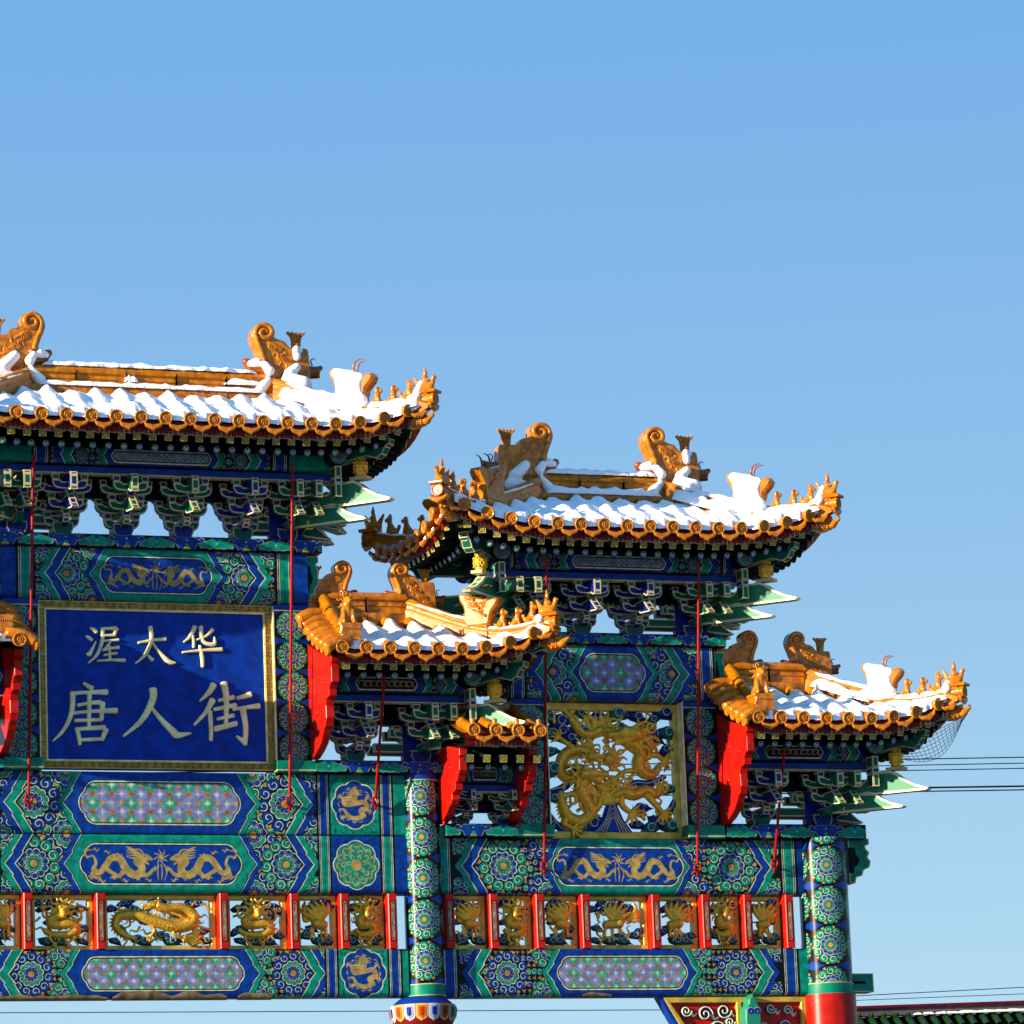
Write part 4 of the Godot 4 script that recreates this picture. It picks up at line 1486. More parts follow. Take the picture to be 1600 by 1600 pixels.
func build_lattice_row() -> void:
	var y0 := 5.974
	var y1 := 6.502
	var post := MB.new()
	post.prism(PackedVector2Array([Vector2(-0.044, -0.14), Vector2(-0.036, -0.148), Vector2(0.036, -0.148), Vector2(0.044, -0.14), Vector2(0.044, 0.14), Vector2(0.036, 0.148), Vector2(-0.036, 0.148), Vector2(-0.044, 0.14)]), y0, y1, Transform3D(Basis(Vector3(1, 0, 0), Vector3(0, 0, 1), Vector3(0, 1, 0)), Vector3.ZERO))
	var pm := post.mesh(M.red)
	var il := MB.new()
	il.quad(Vector3(-0.030, 6.04, 0.1505), Vector3(0.030, 6.04, 0.1505), Vector3(0.030, 6.44, 0.1505), Vector3(-0.030, 6.44, 0.1505))
	var im := il.mesh(M.inlay)
	var xs_c := [-2.28, -1.80, -1.30, -0.60, 0.60, 1.30, 1.80, 2.28]
	var xs_s := [2.86, 3.315, 3.79, 4.265, 5.0, 5.53, 5.975, 6.42]
	for bay in 3:
		var xs: Array = xs_c.duplicate() if bay == 0 else xs_s.duplicate()
		if bay == 2:
			for i in xs.size():
				xs[i] = -xs_s[xs.size() - 1 - i]
		for x in xs:
			var p := part(gate, "red_post", pm, T(x, 0, 0))
			part(p, "painted_inlay", im)
		if bay == 2:
			continue
		for i in xs.size() - 1:
			var xa: float = xs[i] + 0.046
			var xb: float = xs[i + 1] - 0.046
			if xb < -1.75:
				continue
			var o := pivot(gate, "carved_panel")
			frame_bars(o, xa, xb, y0, y1, 0.045, 0.05, -0.08, 0.005, M.gold_dull)
			var w := xb - xa - 0.10
			var h := y1 - y0 - 0.09
			var at := T((xa + xb) * 0.5, (y0 + y1) * 0.5, -0.005)
			if w > 0.55:
				part(o, "gilded_dragon", long_dragon(snappedf(w, 0.01), h, -1.0 if bay == 0 and i == 4 else 1.0), at)
			elif (i == 1 or i == 5):
				part(o, "gilded_dragon", front_dragon(snappedf(w, 0.01), h) if bay == 1 else phoenix(snappedf(w, 0.01), h, 1.0), at)
			else:
				part(o, "gilded_phoenix", phoenix(snappedf(w, 0.01), h, 1.0 if i < 3 else -1.0) if bay == 1 else front_dragon(snappedf(w, 0.01), h), at)
			var ff := MB.new()
			for k in int(w / 0.03):
				var u := fposmod(k * 0.618 + 0.29 * i, 1.0) - 0.5
				var v := fposmod(k * 0.3247 + 0.17 * i, 1.0) - 0.5
				var a := k * 2.4
				flame(ff, Vector3(u * w * 0.9, v * h * 0.86, -0.01 + 0.03 * fposmod(k * 0.41, 1.0)), Vector3(cos(a), sin(a), 0), 0.11 + 0.05 * fposmod(k * 0.7, 1.0), 0.014, 0.7 if k % 2 else -0.7)
			var fo := part(o, "gilded_flames", ff.mesh(M.gold), at)
			fo.set_meta("kind", "stuff")
			var n := int(w / 0.05) + 6
			for k in n:
				var u := fposmod(k * 0.618 + 0.13 * i, 1.0) - 0.5
				var edge := 1.0 if k % 2 else -1.0
				var cy := edge * (0.36 + 0.08 * sin(k * 4.1)) if k % 3 else 0.3 * sin(k * 2.7)
				part(o, "cloud", cloud_mesh(Color(0.13, 0.17, 0.42) if k % 2 else Color(0.10, 0.30, 0.30)), at * Transform3D(Basis(Vector3(0, 0, 1), sin(k * 3.0) * 0.4).scaled(Vector3.ONE * (1.0 + 0.45 * fposmod(k * 0.37, 1.0))), Vector3(u * w * 0.94, cy * h * 0.98, -0.015)))


func build_big_panel() -> void:
	for s in [1.0, -1.0]:
		var o := pivot(gate, "dragon_panel", T(s * 4.645, 7.765, -0.03))
		o.set_meta("label", "openwork panel of two gilded dragons among clouds over a blue rock" if s > 0 else "openwork dragon panel of the far side bay")
		frame_bars(o, -0.715, 0.715, -0.70, 0.66, 0.075, 0.05, -0.05, 0.05, M.gold_dull)
		for e in [-1.0, 1.0]:
			var jb := MB.new()
			jb.box(Vector3(minf(e * 0.712, e * 0.722), -0.575, 0.05), Vector3(maxf(e * 0.712, e * 0.722), 0.66, 0.2))
			part(o, "gold_lining", jb.mesh(M.gold_leaf))
		var q := func(x: float, y: float, z := 0.02) -> Vector3: return Vector3((x - 500.0) * 0.00143, (545.0 - y) * 0.00143, z)
		# the upper dragon: tail at the upper left, great head at the upper right
		var b := MB.new()
		serpent(b, [q.call(150, 120), q.call(200, 165), q.call(245, 235), q.call(300, 295), q.call(370, 300), q.call(440, 270), q.call(540, 310, 0.05), q.call(640, 370, 0.06)], [0.026, 0.042, 0.05, 0.054, 0.056, 0.06, 0.065])
		serpent(b, [q.call(640, 360, 0.06), q.call(715, 430, 0.05), q.call(690, 510, 0.05), q.call(740, 580, 0.05), q.call(820, 570), q.call(870, 500)], [0.075, 0.07, 0.066, 0.055, 0.04, 0.03])
		dragon_head(b, q.call(610, 320, 0.10), 0.19, -1.0)
		for k in 9:
			flame(b, q.call(680, 330, 0.05), Vector3(cos(-0.75 + 0.26 * k), sin(-0.75 + 0.26 * k), 0), 0.30 - 0.012 * k, 0.045, 0.5 if k % 2 else -0.3)
		for k in 7:
			flame(b, q.call(410, 300, 0.03), Vector3(cos(0.45 + 0.3 * k), sin(0.45 + 0.3 * k), 0), 0.27, 0.042, 0.5 if k % 2 else -0.4)
		for k in 3:
			flame(b, q.call(180, 130), Vector3(cos(0.0 + 0.5 * k), sin(0.0 + 0.5 * k), 0), 0.17, 0.026, 0.5)
		claw(b, q.call(740, 470, 0.05), q.call(820, 440, 0.06), q.call(880, 480, 0.05), 0.04, 6)
		claw(b, q.call(700, 560, 0.05), q.call(600, 560, 0.06), q.call(520, 620, 0.05), 0.036, 5)
		part(o, "gilded_dragon", b.mesh(M.gold))
		# the left dragon: one small head by the pearl, its body down the left side
		b = MB.new()
		serpent(b, [q.call(390, 470, 0.05), q.call(320, 420, 0.04), q.call(220, 415), q.call(150, 455), q.call(120, 540), q.call(160, 610), q.call(260, 610, 0.04)], [0.05, 0.052, 0.055, 0.056, 0.054, 0.05, 0.05])
		dragon_head(b, q.call(370, 470, 0.08), 0.11, 1.0)
		claw(b, q.call(260, 420), q.call(190, 380, 0.05), q.call(120, 330, 0.05), 0.036, 5)
		for k in 5:
			flame(b, q.call(330, 440, 0.04), Vector3(cos(1.2 + 0.4 * k), sin(1.2 + 0.4 * k), 0), 0.17, 0.03, 0.4)
		body_into(b, [[q.call(470, 480, 0.06), q.call(470, 480, 0.06), 0.07, 0.07]], 0.02, 0.02)
		for k in 6:
			flame(b, q.call(480, 480, 0.04), Vector3(cos(-0.9 + 0.5 * k), sin(-0.9 + 0.5 * k), 0), 0.2, 0.028, 0.5)
		part(o, "gilded_dragon", b.mesh(M.gold))
		# the lower dragon: bearded head at the left, coils below, hindquarters to the right of the rock
		b = MB.new()
		dragon_head(b, q.call(330, 600, 0.10), 0.16, 1.0)
		serpent(b, [q.call(290, 620, 0.05), q.call(255, 700, 0.05), q.call(310, 790, 0.04), q.call(330, 860, 0.03), q.call(260, 910), q.call(170, 880), q.call(130, 790), q.call(125, 700)], [0.075, 0.07, 0.066, 0.066, 0.066, 0.064, 0.05, 0.03])
		for k in 6:
			flame(b, q.call(300, 640, 0.06), Vector3(cos(-2.5 + 0.35 * k), sin(-2.5 + 0.35 * k), 0), 0.3, 0.04, 0.4 if k % 2 else -0.4)
		for k in 11:
			flame(b, q.call(490, 770, 0.05), Vector3(cos(0.35 + 0.26 * k), sin(0.35 + 0.26 * k), 0), 0.26, 0.042, 0.4 if k % 2 else -0.4)
		claw(b, q.call(160, 880), q.call(130, 930, 0.05), q.call(190, 960, 0.05), 0.045, 5)
		claw(b, q.call(330, 850, 0.04), q.call(390, 800, 0.06), q.call(420, 700, 0.06), 0.045, 5)
		serpent(b, [q.call(500, 740, 0.05), q.call(570, 710, 0.05), q.call(650, 725, 0.04), q.call(750, 690), q.call(830, 720), q.call(865, 640)], [0.04, 0.055, 0.06, 0.06, 0.045, 0.02])
		claw(b, q.call(750, 710), q.call(800, 780, 0.05), q.call(860, 850, 0.05), 0.045, 6)
		claw(b, q.call(560, 720, 0.04), q.call(560, 800, 0.06), q.call(620, 850, 0.06), 0.045, 6)
		for k in 4:
			flame(b, q.call(840, 700), Vector3(cos(0.4 + 0.5 * k), sin(0.4 + 0.5 * k), 0), 0.15, 0.026, 0.5)
		part(o, "gilded_dragon", b.mesh(M.gold))
		var ff := MB.new()
		for k in 44:
			var u := fposmod(k * 0.618 + 0.2, 1.0) - 0.5
			var v := fposmod(k * 0.3247 + 0.1, 1.0) - 0.5
			if v < -0.3 and absf(u) < 0.2:
				continue
			flame(ff, Vector3(u * 1.25, v * 1.1 + 0.02, 0.01 + 0.04 * fposmod(k * 0.41, 1.0)), Vector3(cos(k * 2.4), sin(k * 2.4), 0), 0.16 + 0.08 * fposmod(k * 0.7, 1.0), 0.02, 0.7 if k % 2 else -0.7)
		part(o, "gilded_flames", ff.mesh(M.gold)).set_meta("kind", "stuff")
		# rock and waves
		var rk := MB.new()
		rk.prism(PackedVector2Array([Vector2(-0.25, -0.64), Vector2(0.2, -0.64), Vector2(0.1, -0.5), Vector2(0.04, -0.36), Vector2(-0.02, -0.30), Vector2(-0.08, -0.38), Vector2(-0.13, -0.52)]), 0.0, 0.06, Transform3D.IDENTITY, 0.02)
		var rock := part(o, "blue_rock", rk.mesh(M.blue))
		for k in 4:
			var lb := MB.new()
			var g := 0.035 * k
			lb.tube(spline([Vector3(-0.21 + g, -0.64, 0.063), Vector3(-0.10 + g * 0.55, -0.52, 0.063), Vector3(-0.02 + 0.0 * g, -0.34 - g * 1.4, 0.063), Vector3(0.06 - g * 0.55, -0.5, 0.063), Vector3(0.16 - g, -0.64, 0.063)], 5), PackedFloat32Array([0.005]), 5)
			part(rock, "white_line", lb.mesh(M.cream))
		for wv in [[[0.1, -0.22], [0.25, -0.14], [0.4, -0.14], [0.58, -0.06]], [[-0.64, -0.22], [-0.5, -0.18], [-0.4, -0.1], [-0.3, -0.12]], [[0.42, -0.46], [0.5, -0.5], [0.6, -0.42], [0.66, -0.3]], [[-0.66, -0.45], [-0.55, -0.6], [-0.4, -0.62], [-0.3, -0.58]]]:
			var pts := []
			for p in wv:
				pts.append(Vector3(p[0], p[1], 0.01))
			var wb := MB.new()
			wb.col = Color(0.09, 0.15, 0.48).srgb_to_linear()
			var pth := spline(pts, 6)
			wb.tube(pth, lin([0.02, 0.04, 0.042, 0.02], pth.size()), 8, 0.6)
			wb.col = Color(0.7, 0.74, 0.76).srgb_to_linear()
			wb.tube(at_path(pth, Vector3(0, 0.01, 0.024)), PackedFloat32Array([0.006]), 5)
			part(o, "wave", wb.mesh(M.vc))
		var spots := [[-0.62, 0.5], [-0.5, 0.46], [-0.3, 0.55], [-0.12, 0.52], [0.1, 0.54], [0.3, 0.52], [0.48, 0.5], [0.6, 0.56], [0.62, 0.36], [0.6, 0.2], [-0.62, 0.34], [-0.5, 0.36], [-0.62, 0.16], [-0.42, 0.3], [-0.6, -0.02], [-0.32, -0.02], [-0.62, -0.3], [-0.2, -0.56], [-0.36, -0.6], [0.26, -0.56], [0.4, -0.6], [0.5, -0.54], [0.62, -0.2], [0.3, -0.4], [0.6, -0.58], [-0.64, -0.58], [0.12, 0.42], [0.44, 0.34], [-0.26, 0.36]]
		for k in spots.size():
			part(o, "cloud", cloud_mesh(Color(0.10, 0.14, 0.40) if k % 2 else Color(0.07, 0.33, 0.30)), Transform3D(Basis(Vector3(0, 0, 1), sin(k * 2.3) * 0.5).scaled(Vector3.ONE * (1.9 + 0.45 * sin(k * 1.9))), Vector3(spots[k][0], spots[k][1], -0.005)))


# ------------------------------------------------------------------ bracket sets

func vcol(c: Color) -> Color:
	return c.srgb_to_linear()


func arm(half: float, c: Color, key: String) -> ArrayMesh:
	key = "arm%s%s" % [half, key]
	if cache.has(key):
		return cache[key]
	var L := half
	var p := PackedVector2Array([Vector2(-L * 0.45, 0), Vector2(L * 0.45, 0), Vector2(L * 0.74, 0.006), Vector2(L * 0.9, 0.022), Vector2(L * 0.97, 0.05), Vector2(L, 0.085), Vector2(L - 0.075, 0.085), Vector2(L - 0.10, 0.066), Vector2(0.1 - L, 0.066), Vector2(0.075 - L, 0.085), Vector2(-L, 0.085), Vector2(-L * 0.97, 0.05), Vector2(-L * 0.9, 0.022), Vector2(-L * 0.74, 0.006)])
	var b := MB.new()
	b.col = vcol(c)
	b.prism(p, -0.034, 0.034)
	b.col = vcol(Color(0.84, 0.80, 0.60))
	rim(b, p, 0.0125, 0.0365, Transform3D.IDENTITY)
	cache[key] = b.mesh(M.vc)
	return cache[key]


func dou(w: float, h: float, c: Color, key: String) -> ArrayMesh:
	key = "dou%s%s" % [w, key]
	if cache.has(key):
		return cache[key]
	var p := PackedVector2Array([Vector2(-w * 0.72, 0), Vector2(w * 0.72, 0), Vector2(w, h * 0.5), Vector2(w, h), Vector2(-w, h), Vector2(-w, h * 0.5)])
	var b := MB.new()
	b.col = vcol(c)
	b.prism(p, -w * 0.9, w * 0.9)
	b.col = vcol(Color(0.76, 0.70, 0.50))
	rim(b, p, 0.010, w * 0.9 + 0.002, Transform3D.IDENTITY)
	# side face outline, turned towards -x
	var sp := PackedVector2Array([Vector2(-w * 0.9, h * 0.5), Vector2(w * 0.9, h * 0.5), Vector2(w * 0.9, h), Vector2(-w * 0.9, h)])
	rim(b, sp, 0.009, w + 0.002, Transform3D(Basis(Vector3(0, 0, 1), Vector3(0, 1, 0), Vector3(-1, 0, 0)), Vector3.ZERO))
	cache[key] = b.mesh(M.vc)
	return cache[key]


# a member that runs forward: its profile (z, y) given, width w; the sides and the front edge carry a cream outline
func forward(poly: PackedVector2Array, w: float, c: Color, key: String, line := 0.0115) -> ArrayMesh:
	if cache.has(key):
		return cache[key]
	var turn := Transform3D(Basis(Vector3(0, 0, 1), Vector3(0, 1, 0), Vector3(-1, 0, 0)), Vector3.ZERO)
	var b := MB.new()
	b.col = vcol(c)
	b.prism(poly, -w, w, turn)
	b.col = vcol(Color(0.88, 0.84, 0.68) if line > 0.015 else Color(0.80, 0.75, 0.56))
	rim(b, poly, line, w + 0.002, turn)
	var back := Transform3D(Basis(Vector3(0, 0, -1), Vector3(0, 1, 0), Vector3(1, 0, 0)), Vector3.ZERO)
	rim(b, flip_x(poly), line, w + 0.002, back)
	# outline on the faces that look forward
	var p := poly
	if MB.area(p) < 0:
		p = p.duplicate(); p.reverse()
	for k in p.size():
		var a := p[k]
		var d := p[(k + 1) % p.size()]
		var nn := Vector2(d.y - a.y, a.x - d.x).normalized()
		if nn.x < 0.25 or a.distance_to(d) < 0.02:
			continue
		var e := Vector3(0, nn.y, nn.x) * 0.002
		var A := Vector3(-w, a.y, a.x) + e
		var B := Vector3(w, a.y, a.x) + e
		var C := Vector3(w, d.y, d.x) + e
		var D := Vector3(-w, d.y, d.x) + e
		var li := line
		var dx := Vector3(li, 0, 0)
		var dy := (C - B).normalized() * li
		b.quad(A, A + dx, D + dx, D); b.quad(B - dx, B, C, C - dx)
		b.quad(A + dx, B - dx, B - dx + dy, A + dx + dy); b.quad(D + dx - dy, C - dx - dy, C - dx, D + dx)
	cache[key] = b.mesh(M.vc)
	return cache[key]


var DK_B := Color(0.07, 0.14, 0.50)
var DK_G := Color(0.03, 0.36, 0.30)


func bracket_set(at: Transform3D, k: float, swap: bool, blue_arms: bool, rear := true, extra := 0.0, label := "") -> Node3D:
	var o := pivot(gate, "bracket_set", at * Transform3D(Basis.from_scale(Vector3(1, k, 1)), Vector3.ZERO))
	if label:
		o.set_meta("label", label)
	var ca := DK_B if blue_arms else DK_G
	var cb := DK_G if blue_arms else DK_B
	var n := "b" if blue_arms else "g"
	part(o, "base_block", dou(0.1, 0.12, cb, n))
	var zs := [0.0, 0.19, 0.38]
	for tier in 3:
		var y := 0.085 + 0.14 * tier
		var z: float = zs[tier]
		part(o, "bracket_arm", arm(0.175, ca, n), T(0, y, z))
		for sx in [-1.0, 1.0]:
			part(o, "bracket_block", dou(0.039, 0.055, cb, n), T(sx * 0.14, y + 0.085, z))
		if tier > 0:
			part(o, "bracket_block", dou(0.042, 0.055, cb, n), T(0, y - 0.055, z))
			part(o, "bracket_arm", arm(0.26, ca, n), T(0, y, zs[tier - 1]))
			for sx in [-1.0, 1.0]:
				part(o, "bracket_block", dou(0.036, 0.05, cb, n), T(sx * 0.225, y + 0.085, zs[tier - 1]))
	var qiao := forward(PackedVector2Array([Vector2(-0.25, 0.085), Vector2(-0.24, 0.05), Vector2(-0.2, 0.015), Vector2(-0.12, 0.0), Vector2(0.12, 0.0), Vector2(0.2, 0.015), Vector2(0.24, 0.05), Vector2(0.25, 0.085)]), 0.032, ca, "qiao" + n)
	var ang := forward(PackedVector2Array([Vector2(-0.3, 0.0), Vector2(0.26, 0.0), Vector2(0.36, -0.045), Vector2(0.60, -0.07), Vector2(0.625, -0.06), Vector2(0.56, -0.02), Vector2(0.49, 0.04), Vector2(0.43, 0.085), Vector2(-0.3, 0.085)]), 0.033, ca, "ang" + n)
	var head := forward(PackedVector2Array([Vector2(-0.3, 0.0), Vector2(0.46, 0.0), Vector2(0.545, -0.035), Vector2(0.575, -0.035), Vector2(0.585, 0.0), Vector2(0.585, 0.095), Vector2(0.57, 0.13), Vector2(0.42, 0.15), Vector2(-0.3, 0.14)]), 0.034, ca, "head" + n)
	var xs := [0.0]
	if extra != 0.0:
		xs.append(extra)
	for x in xs:
		part(o, "forward_arm", qiao, T(x, 0.085, 0))
		part(o, "slanting_nose", ang, T(x, 0.225, 0))
		part(o, "square_nose", head, T(x, 0.365, 0))
	if rear:
		for tier in [1, 2]:
			var y: float = 0.085 + 0.14 * tier
			part(o, "bracket_arm", arm(0.175, ca, n), T(0, y, -zs[tier]))
			for sx in [-1.0, 1.0]:
				part(o, "bracket_block", dou(0.039, 0.055, cb, n), T(sx * 0.14, y + 0.085, -zs[tier]))
		part(o, "bracket_arm", arm(0.26, ca, n), T(0, 0.365, -0.19))
	return o


func corner_set(x: float, y: float, k: float, s: float, blue_arms: bool, label: String) -> void:
	var o := bracket_set(T(x, y, 0), k, false, blue_arms, true, s * 0.19, label)
	var ca := DK_G
	var pk := MB.new()
	pk.col = vcol(DK_B)
	pk.box(Vector3(-0.17, 0.0, -0.04), Vector3(0.17, 0.5, 0.04))
	part(o, "packing_board", pk.mesh(M.vc))
	# the same arms turned to the side
	var n := "g"
	for tier in 3:
		var yy := 0.085 + 0.14 * tier
		part(o, "side_arm", arm(0.26, ca, n), Transform3D(Basis(Vector3.UP, s * PI / 2), Vector3(s * 0.19 * tier, yy, 0)))
		for z in [-0.19, 0.0]:
			part(o, "side_nose", cache["ang" + ("b" if blue_arms else "g")], Transform3D(Basis(Vector3.UP, s * PI / 2), Vector3(s * (0.0 if tier else -0.16), yy + 0.02, z)))
	# long slanting noses on the diagonal, each with a broad cream border
	var low := forward(PackedVector2Array([Vector2(0.1, 0.115), Vector2(0.90, 0.115), Vector2(0.925, 0.13), Vector2(0.80, 0.175), Vector2(0.70, 0.225), Vector2(0.62, 0.285), Vector2(0.56, 0.305), Vector2(0.1, 0.27)]), 0.048, Color(0.17, 0.50, 0.37), "low_nose", 0.022)
	var high := forward(PackedVector2Array([Vector2(0.2, 0.265), Vector2(1.17, 0.265), Vector2(1.20, 0.285), Vector2(1.06, 0.335), Vector2(0.94, 0.40), Vector2(0.86, 0.465), Vector2(0.80, 0.495), Vector2(0.62, 0.485), Vector2(0.50, 0.40), Vector2(0.2, 0.40)]), 0.048, Color(0.17, 0.50, 0.37), "high_nose", 0.022)
	var dg := Transform3D(Basis(Vector3.UP, s * PI / 4), Vector3.ZERO)
	part(o, "diagonal_nose", low, dg)
	part(o, "diagonal_nose", high, dg)
	var dg2 := Transform3D(Basis(Vector3.UP, s * PI * 0.75), Vector3.ZERO)
	part(o, "diagonal_nose", low, dg2)
	part(o, "diagonal_nose", high, dg2)
	var cap := MB.new()
	cap.box(Vector3(-0.06, 0.495, 0.76), Vector3(0.06, 0.525, 0.95))
	part(o, "vase_seat", cap.mesh(M.cream), dg)
	var vz := MB.new()
	vz.lathe(PackedVector2Array([Vector2(0.01, 0.525), Vector2(0.055, 0.525), Vector2(0.058, 0.54), Vector2(0.05, 0.55), Vector2(0.062, 0.575), Vector2(0.07, 0.62), Vector2(0.066, 0.66), Vector2(0.05, 0.685), Vector2(0.055, 0.70), Vector2(0.05, 0.72), Vector2(0.03, 0.74), Vector2(0.01, 0.74)]), 20)
	for r in 4:
		for e in 12:
			var a := TAU * (e + 0.5 * r) / 12
			var c := Vector3(sin(a) * 0.066, 0.575 + 0.028 * r, cos(a) * 0.066)
			vz.tube(PackedVector3Array([c - Vector3(0, 0.008, 0), c + Vector3(0, 0.008, 0)]), PackedFloat32Array([0.009]), 5)
	var off := Vector3(s * 0.605, 0, 0.605)
	part(o, "gold_vase", vz.mesh(M.gold), T(off.x, 0, off.z))


func build_brackets() -> void:
	var y := 9.957
	var k := 1.05
	var i := 0
	for x in [-0.893, -0.298, 0.298, 0.893]:
		bracket_set(T(x, y, 0), k, false, i == 0 or i == 3)
		i += 1
	corner_set(1.345, y, k, 1.0, false, "corner bracket set under the tallest roof, long pale noses pointing out")
	corner_set(-1.345, y, k, -1.0, false, "corner bracket set at the far end of the tallest roof")
	for x in [4.365, 4.925]:
		bracket_set(T(x, 9.106, 0), 0.955, false, true)
	corner_set(5.55, 9.106, 0.955, 1.0, false, "corner bracket set under the right end of the side roof")
	corner_set(3.75, 9.106, 0.955, -1.0, false, "corner bracket set under the left end of the side roof")
	bracket_set(T(1.97, 7.789, 0), 1.045, false, true)
	corner_set(2.64, 7.789, 1.045, 1.0, false, "corner bracket set of the small roof over the hanging column")
	bracket_set(T(6.19, 7.201, 0), 1.0, false, true)
	corner_set(6.855, 7.201, 1.0, 1.0, false, "corner bracket set of the small roof over the end column")
	for x in [3.05, 3.47]:
		bracket_set(T(x, 7.181, 0) * Transform3D(Basis.from_scale(Vector3(0.72, 1, 0.75)), Vector3.ZERO), 0.62, false, x < 3.2, false)
	# the far (left) half of the gate, out of the picture: only what shades the near half
	for x in [-4.365, -4.925]:
		bracket_set(T(x, 9.106, 0), 0.955, false, true)
	bracket_set(T(-1.97, 7.789, 0), 1.045, false, true)
	bracket_set(T(-2.64, 7.789, 0), 1.045, false, false)


# ------------------------------------------------------------------ roofs

const PITCH := 0.24

# cx: middle of the discs; W: height of the lower edge of the eave purlin; xs: disc places; rl, rr: ridge ends;
# xl, xr: the corner tips (or the plain edge); left, right: "hip", "verge" or "cut"
var R := {}


func roofs_plan() -> void:
	var a := []
	for k in range(-10, 10):
		a.append(0.12 + PITCH * k)
	R.main = {"W": 10.50, "xs": a, "rl": -1.27, "rr": 1.27, "xl": -2.5, "xr": 2.5, "left": "hip", "right": "hip", "pl": -1.345, "pr": 1.345}
	a = []
	for k in range(-8, 8):
		a.append(4.625 + 0.12 + PITCH * k)
	R.side = {"W": 9.60, "xs": a, "rl": 4.625 - 0.72, "rr": 4.625 + 0.72, "xl": 4.625 - 2.05, "xr": 4.625 + 2.05, "left": "hip", "right": "hip", "pl": 3.75, "pr": 5.55}
	a = []
	for k in range(0, 9):
		a.append(1.56 + PITCH * k)
	R.small = {"W": 8.335, "xs": a, "rl": 1.66, "rr": 2.56, "xl": 1.5, "xr": 3.66, "left": "verge", "right": "hip", "pl": 1.5, "pr": 2.64}
	a = []
	for k in range(0, 9):
		a.append(5.79 + PITCH * k)
	R.outer = {"W": 7.725, "xs": a, "rl": 5.91, "rr": 6.75, "xl": 5.73, "xr": 7.93, "left": "verge", "right": "hip", "pl": 5.74, "pr": 6.855}
	R.low = {"W": 7.48, "xs": [2.9, 3.125, 3.35, 3.575], "rl": 2.8, "rr": 3.58, "xl": 2.8, "xr": 3.58, "left": "cut", "right": "cut", "pl": 2.8, "pr": 3.58}
	R.far_side = {"W": 9.60, "xs": [], "rl": -4.625 - 0.72, "rr": -4.625 + 0.72, "xl": -4.625 - 2.05, "xr": -4.625 + 2.05, "left": "hip", "right": "hip", "pl": -5.55, "pr": -3.75}
	R.far_small = {"W": 8.335, "xs": [-1.56, -1.80, -2.04], "rl": -2.56, "rr": -1.66, "xl": -3.66, "xr": -1.5, "left": "hip", "right": "verge", "pl": -2.64, "pr": -1.5}
	R.far_outer = {"W": 7.725, "xs": [], "rl": -6.75, "rr": -5.91, "xl": -7.93, "xr": -5.73, "left": "hip", "right": "verge", "pl": -6.855, "pr": -5.74}


const ZT := 0.15
const ZE := 1.10
const ZC := 1.16
const LIFT := 0.27


func hip_u(r: Dictionary, x: float) -> float:
	if r.right == "hip" and x > r.rr:
		return (x - r.rr) / (r.xr - r.rr)
	if r.left == "hip" and x < r.rl:
		return (r.rl - x) / (r.rl - r.xl)
	return 0.0


func lift(u: float) -> float:
	return LIFT * pow(clampf(u, 0.0, 1.15), 2.5)


# roof surface of the front and back slopes
func ys(r: Dictionary, x: float, z: float) -> float:
	var t := clampf((absf(z) - ZT) / (ZE - ZT), -0.2, 1.2)
	var drop := 0.46 if r.W > 7.6 else 0.40
	return r.W + 0.86 - drop * t - 0.045 * sin(PI * clampf(t, 0, 1)) + lift(hip_u(r, x)) * pow(maxf(t, 0.0), 1.5)


func ze(r: Dictionary, x: float) -> float:
	return (ZE if r.left != "cut" else 0.95) + 0.05 * pow(clampf(hip_u(r, x), 0, 1), 2.0)


# start of a row: at the ridge, or where it meets the hip
func zs(r: Dictionary, x: float) -> float:
	var u := hip_u(r, x)
	return 0.14 + 0.06 if u <= 0.0 else lerpf(ZT, ZC, u) + 0.02


# a point on the sloping hip end (s = +1 right, -1 left): z along the eave, u from the ridge end outwards
func hip_pt(r: Dictionary, s: float, u: float, z: float) -> Vector3:
	var x: float = lerpf(r.rr, r.xr, u) if s > 0 else lerpf(r.rl, r.xl, u)
	var uz := clampf((absf(z) - ZT) / (ZC - ZT), 0, 1.1)
	var drop := 0.46
	var y: float = r.W + 0.86 - drop * clampf(u * (ZC - ZT) / (ZE - ZT), 0, 1.1) - 0.045 * sin(PI * clampf(u, 0, 1)) + lift(uz) * pow(maxf(u, 0.0), 1.5)
	return Vector3(x, y, z)


func ridge_profile() -> PackedVector2Array:   # (z, y) above W
	return PackedVector2Array([Vector2(0.165, 0.80), Vector2(0.175, 0.875), Vector2(0.175, 0.915), Vector2(0.15, 0.925), Vector2(0.115, 0.935), Vector2(0.105, 0.96), Vector2(0.105, 0.99), Vector2(0.115, 1.0), Vector2(0.105, 1.01), Vector2(0.105, 1.045), Vector2(0.13, 1.06), Vector2(0.135, 1.085), Vector2(0.10, 1.10), Vector2(0.085, 1.125), Vector2(0.05, 1.145), Vector2(0.0, 1.15)])


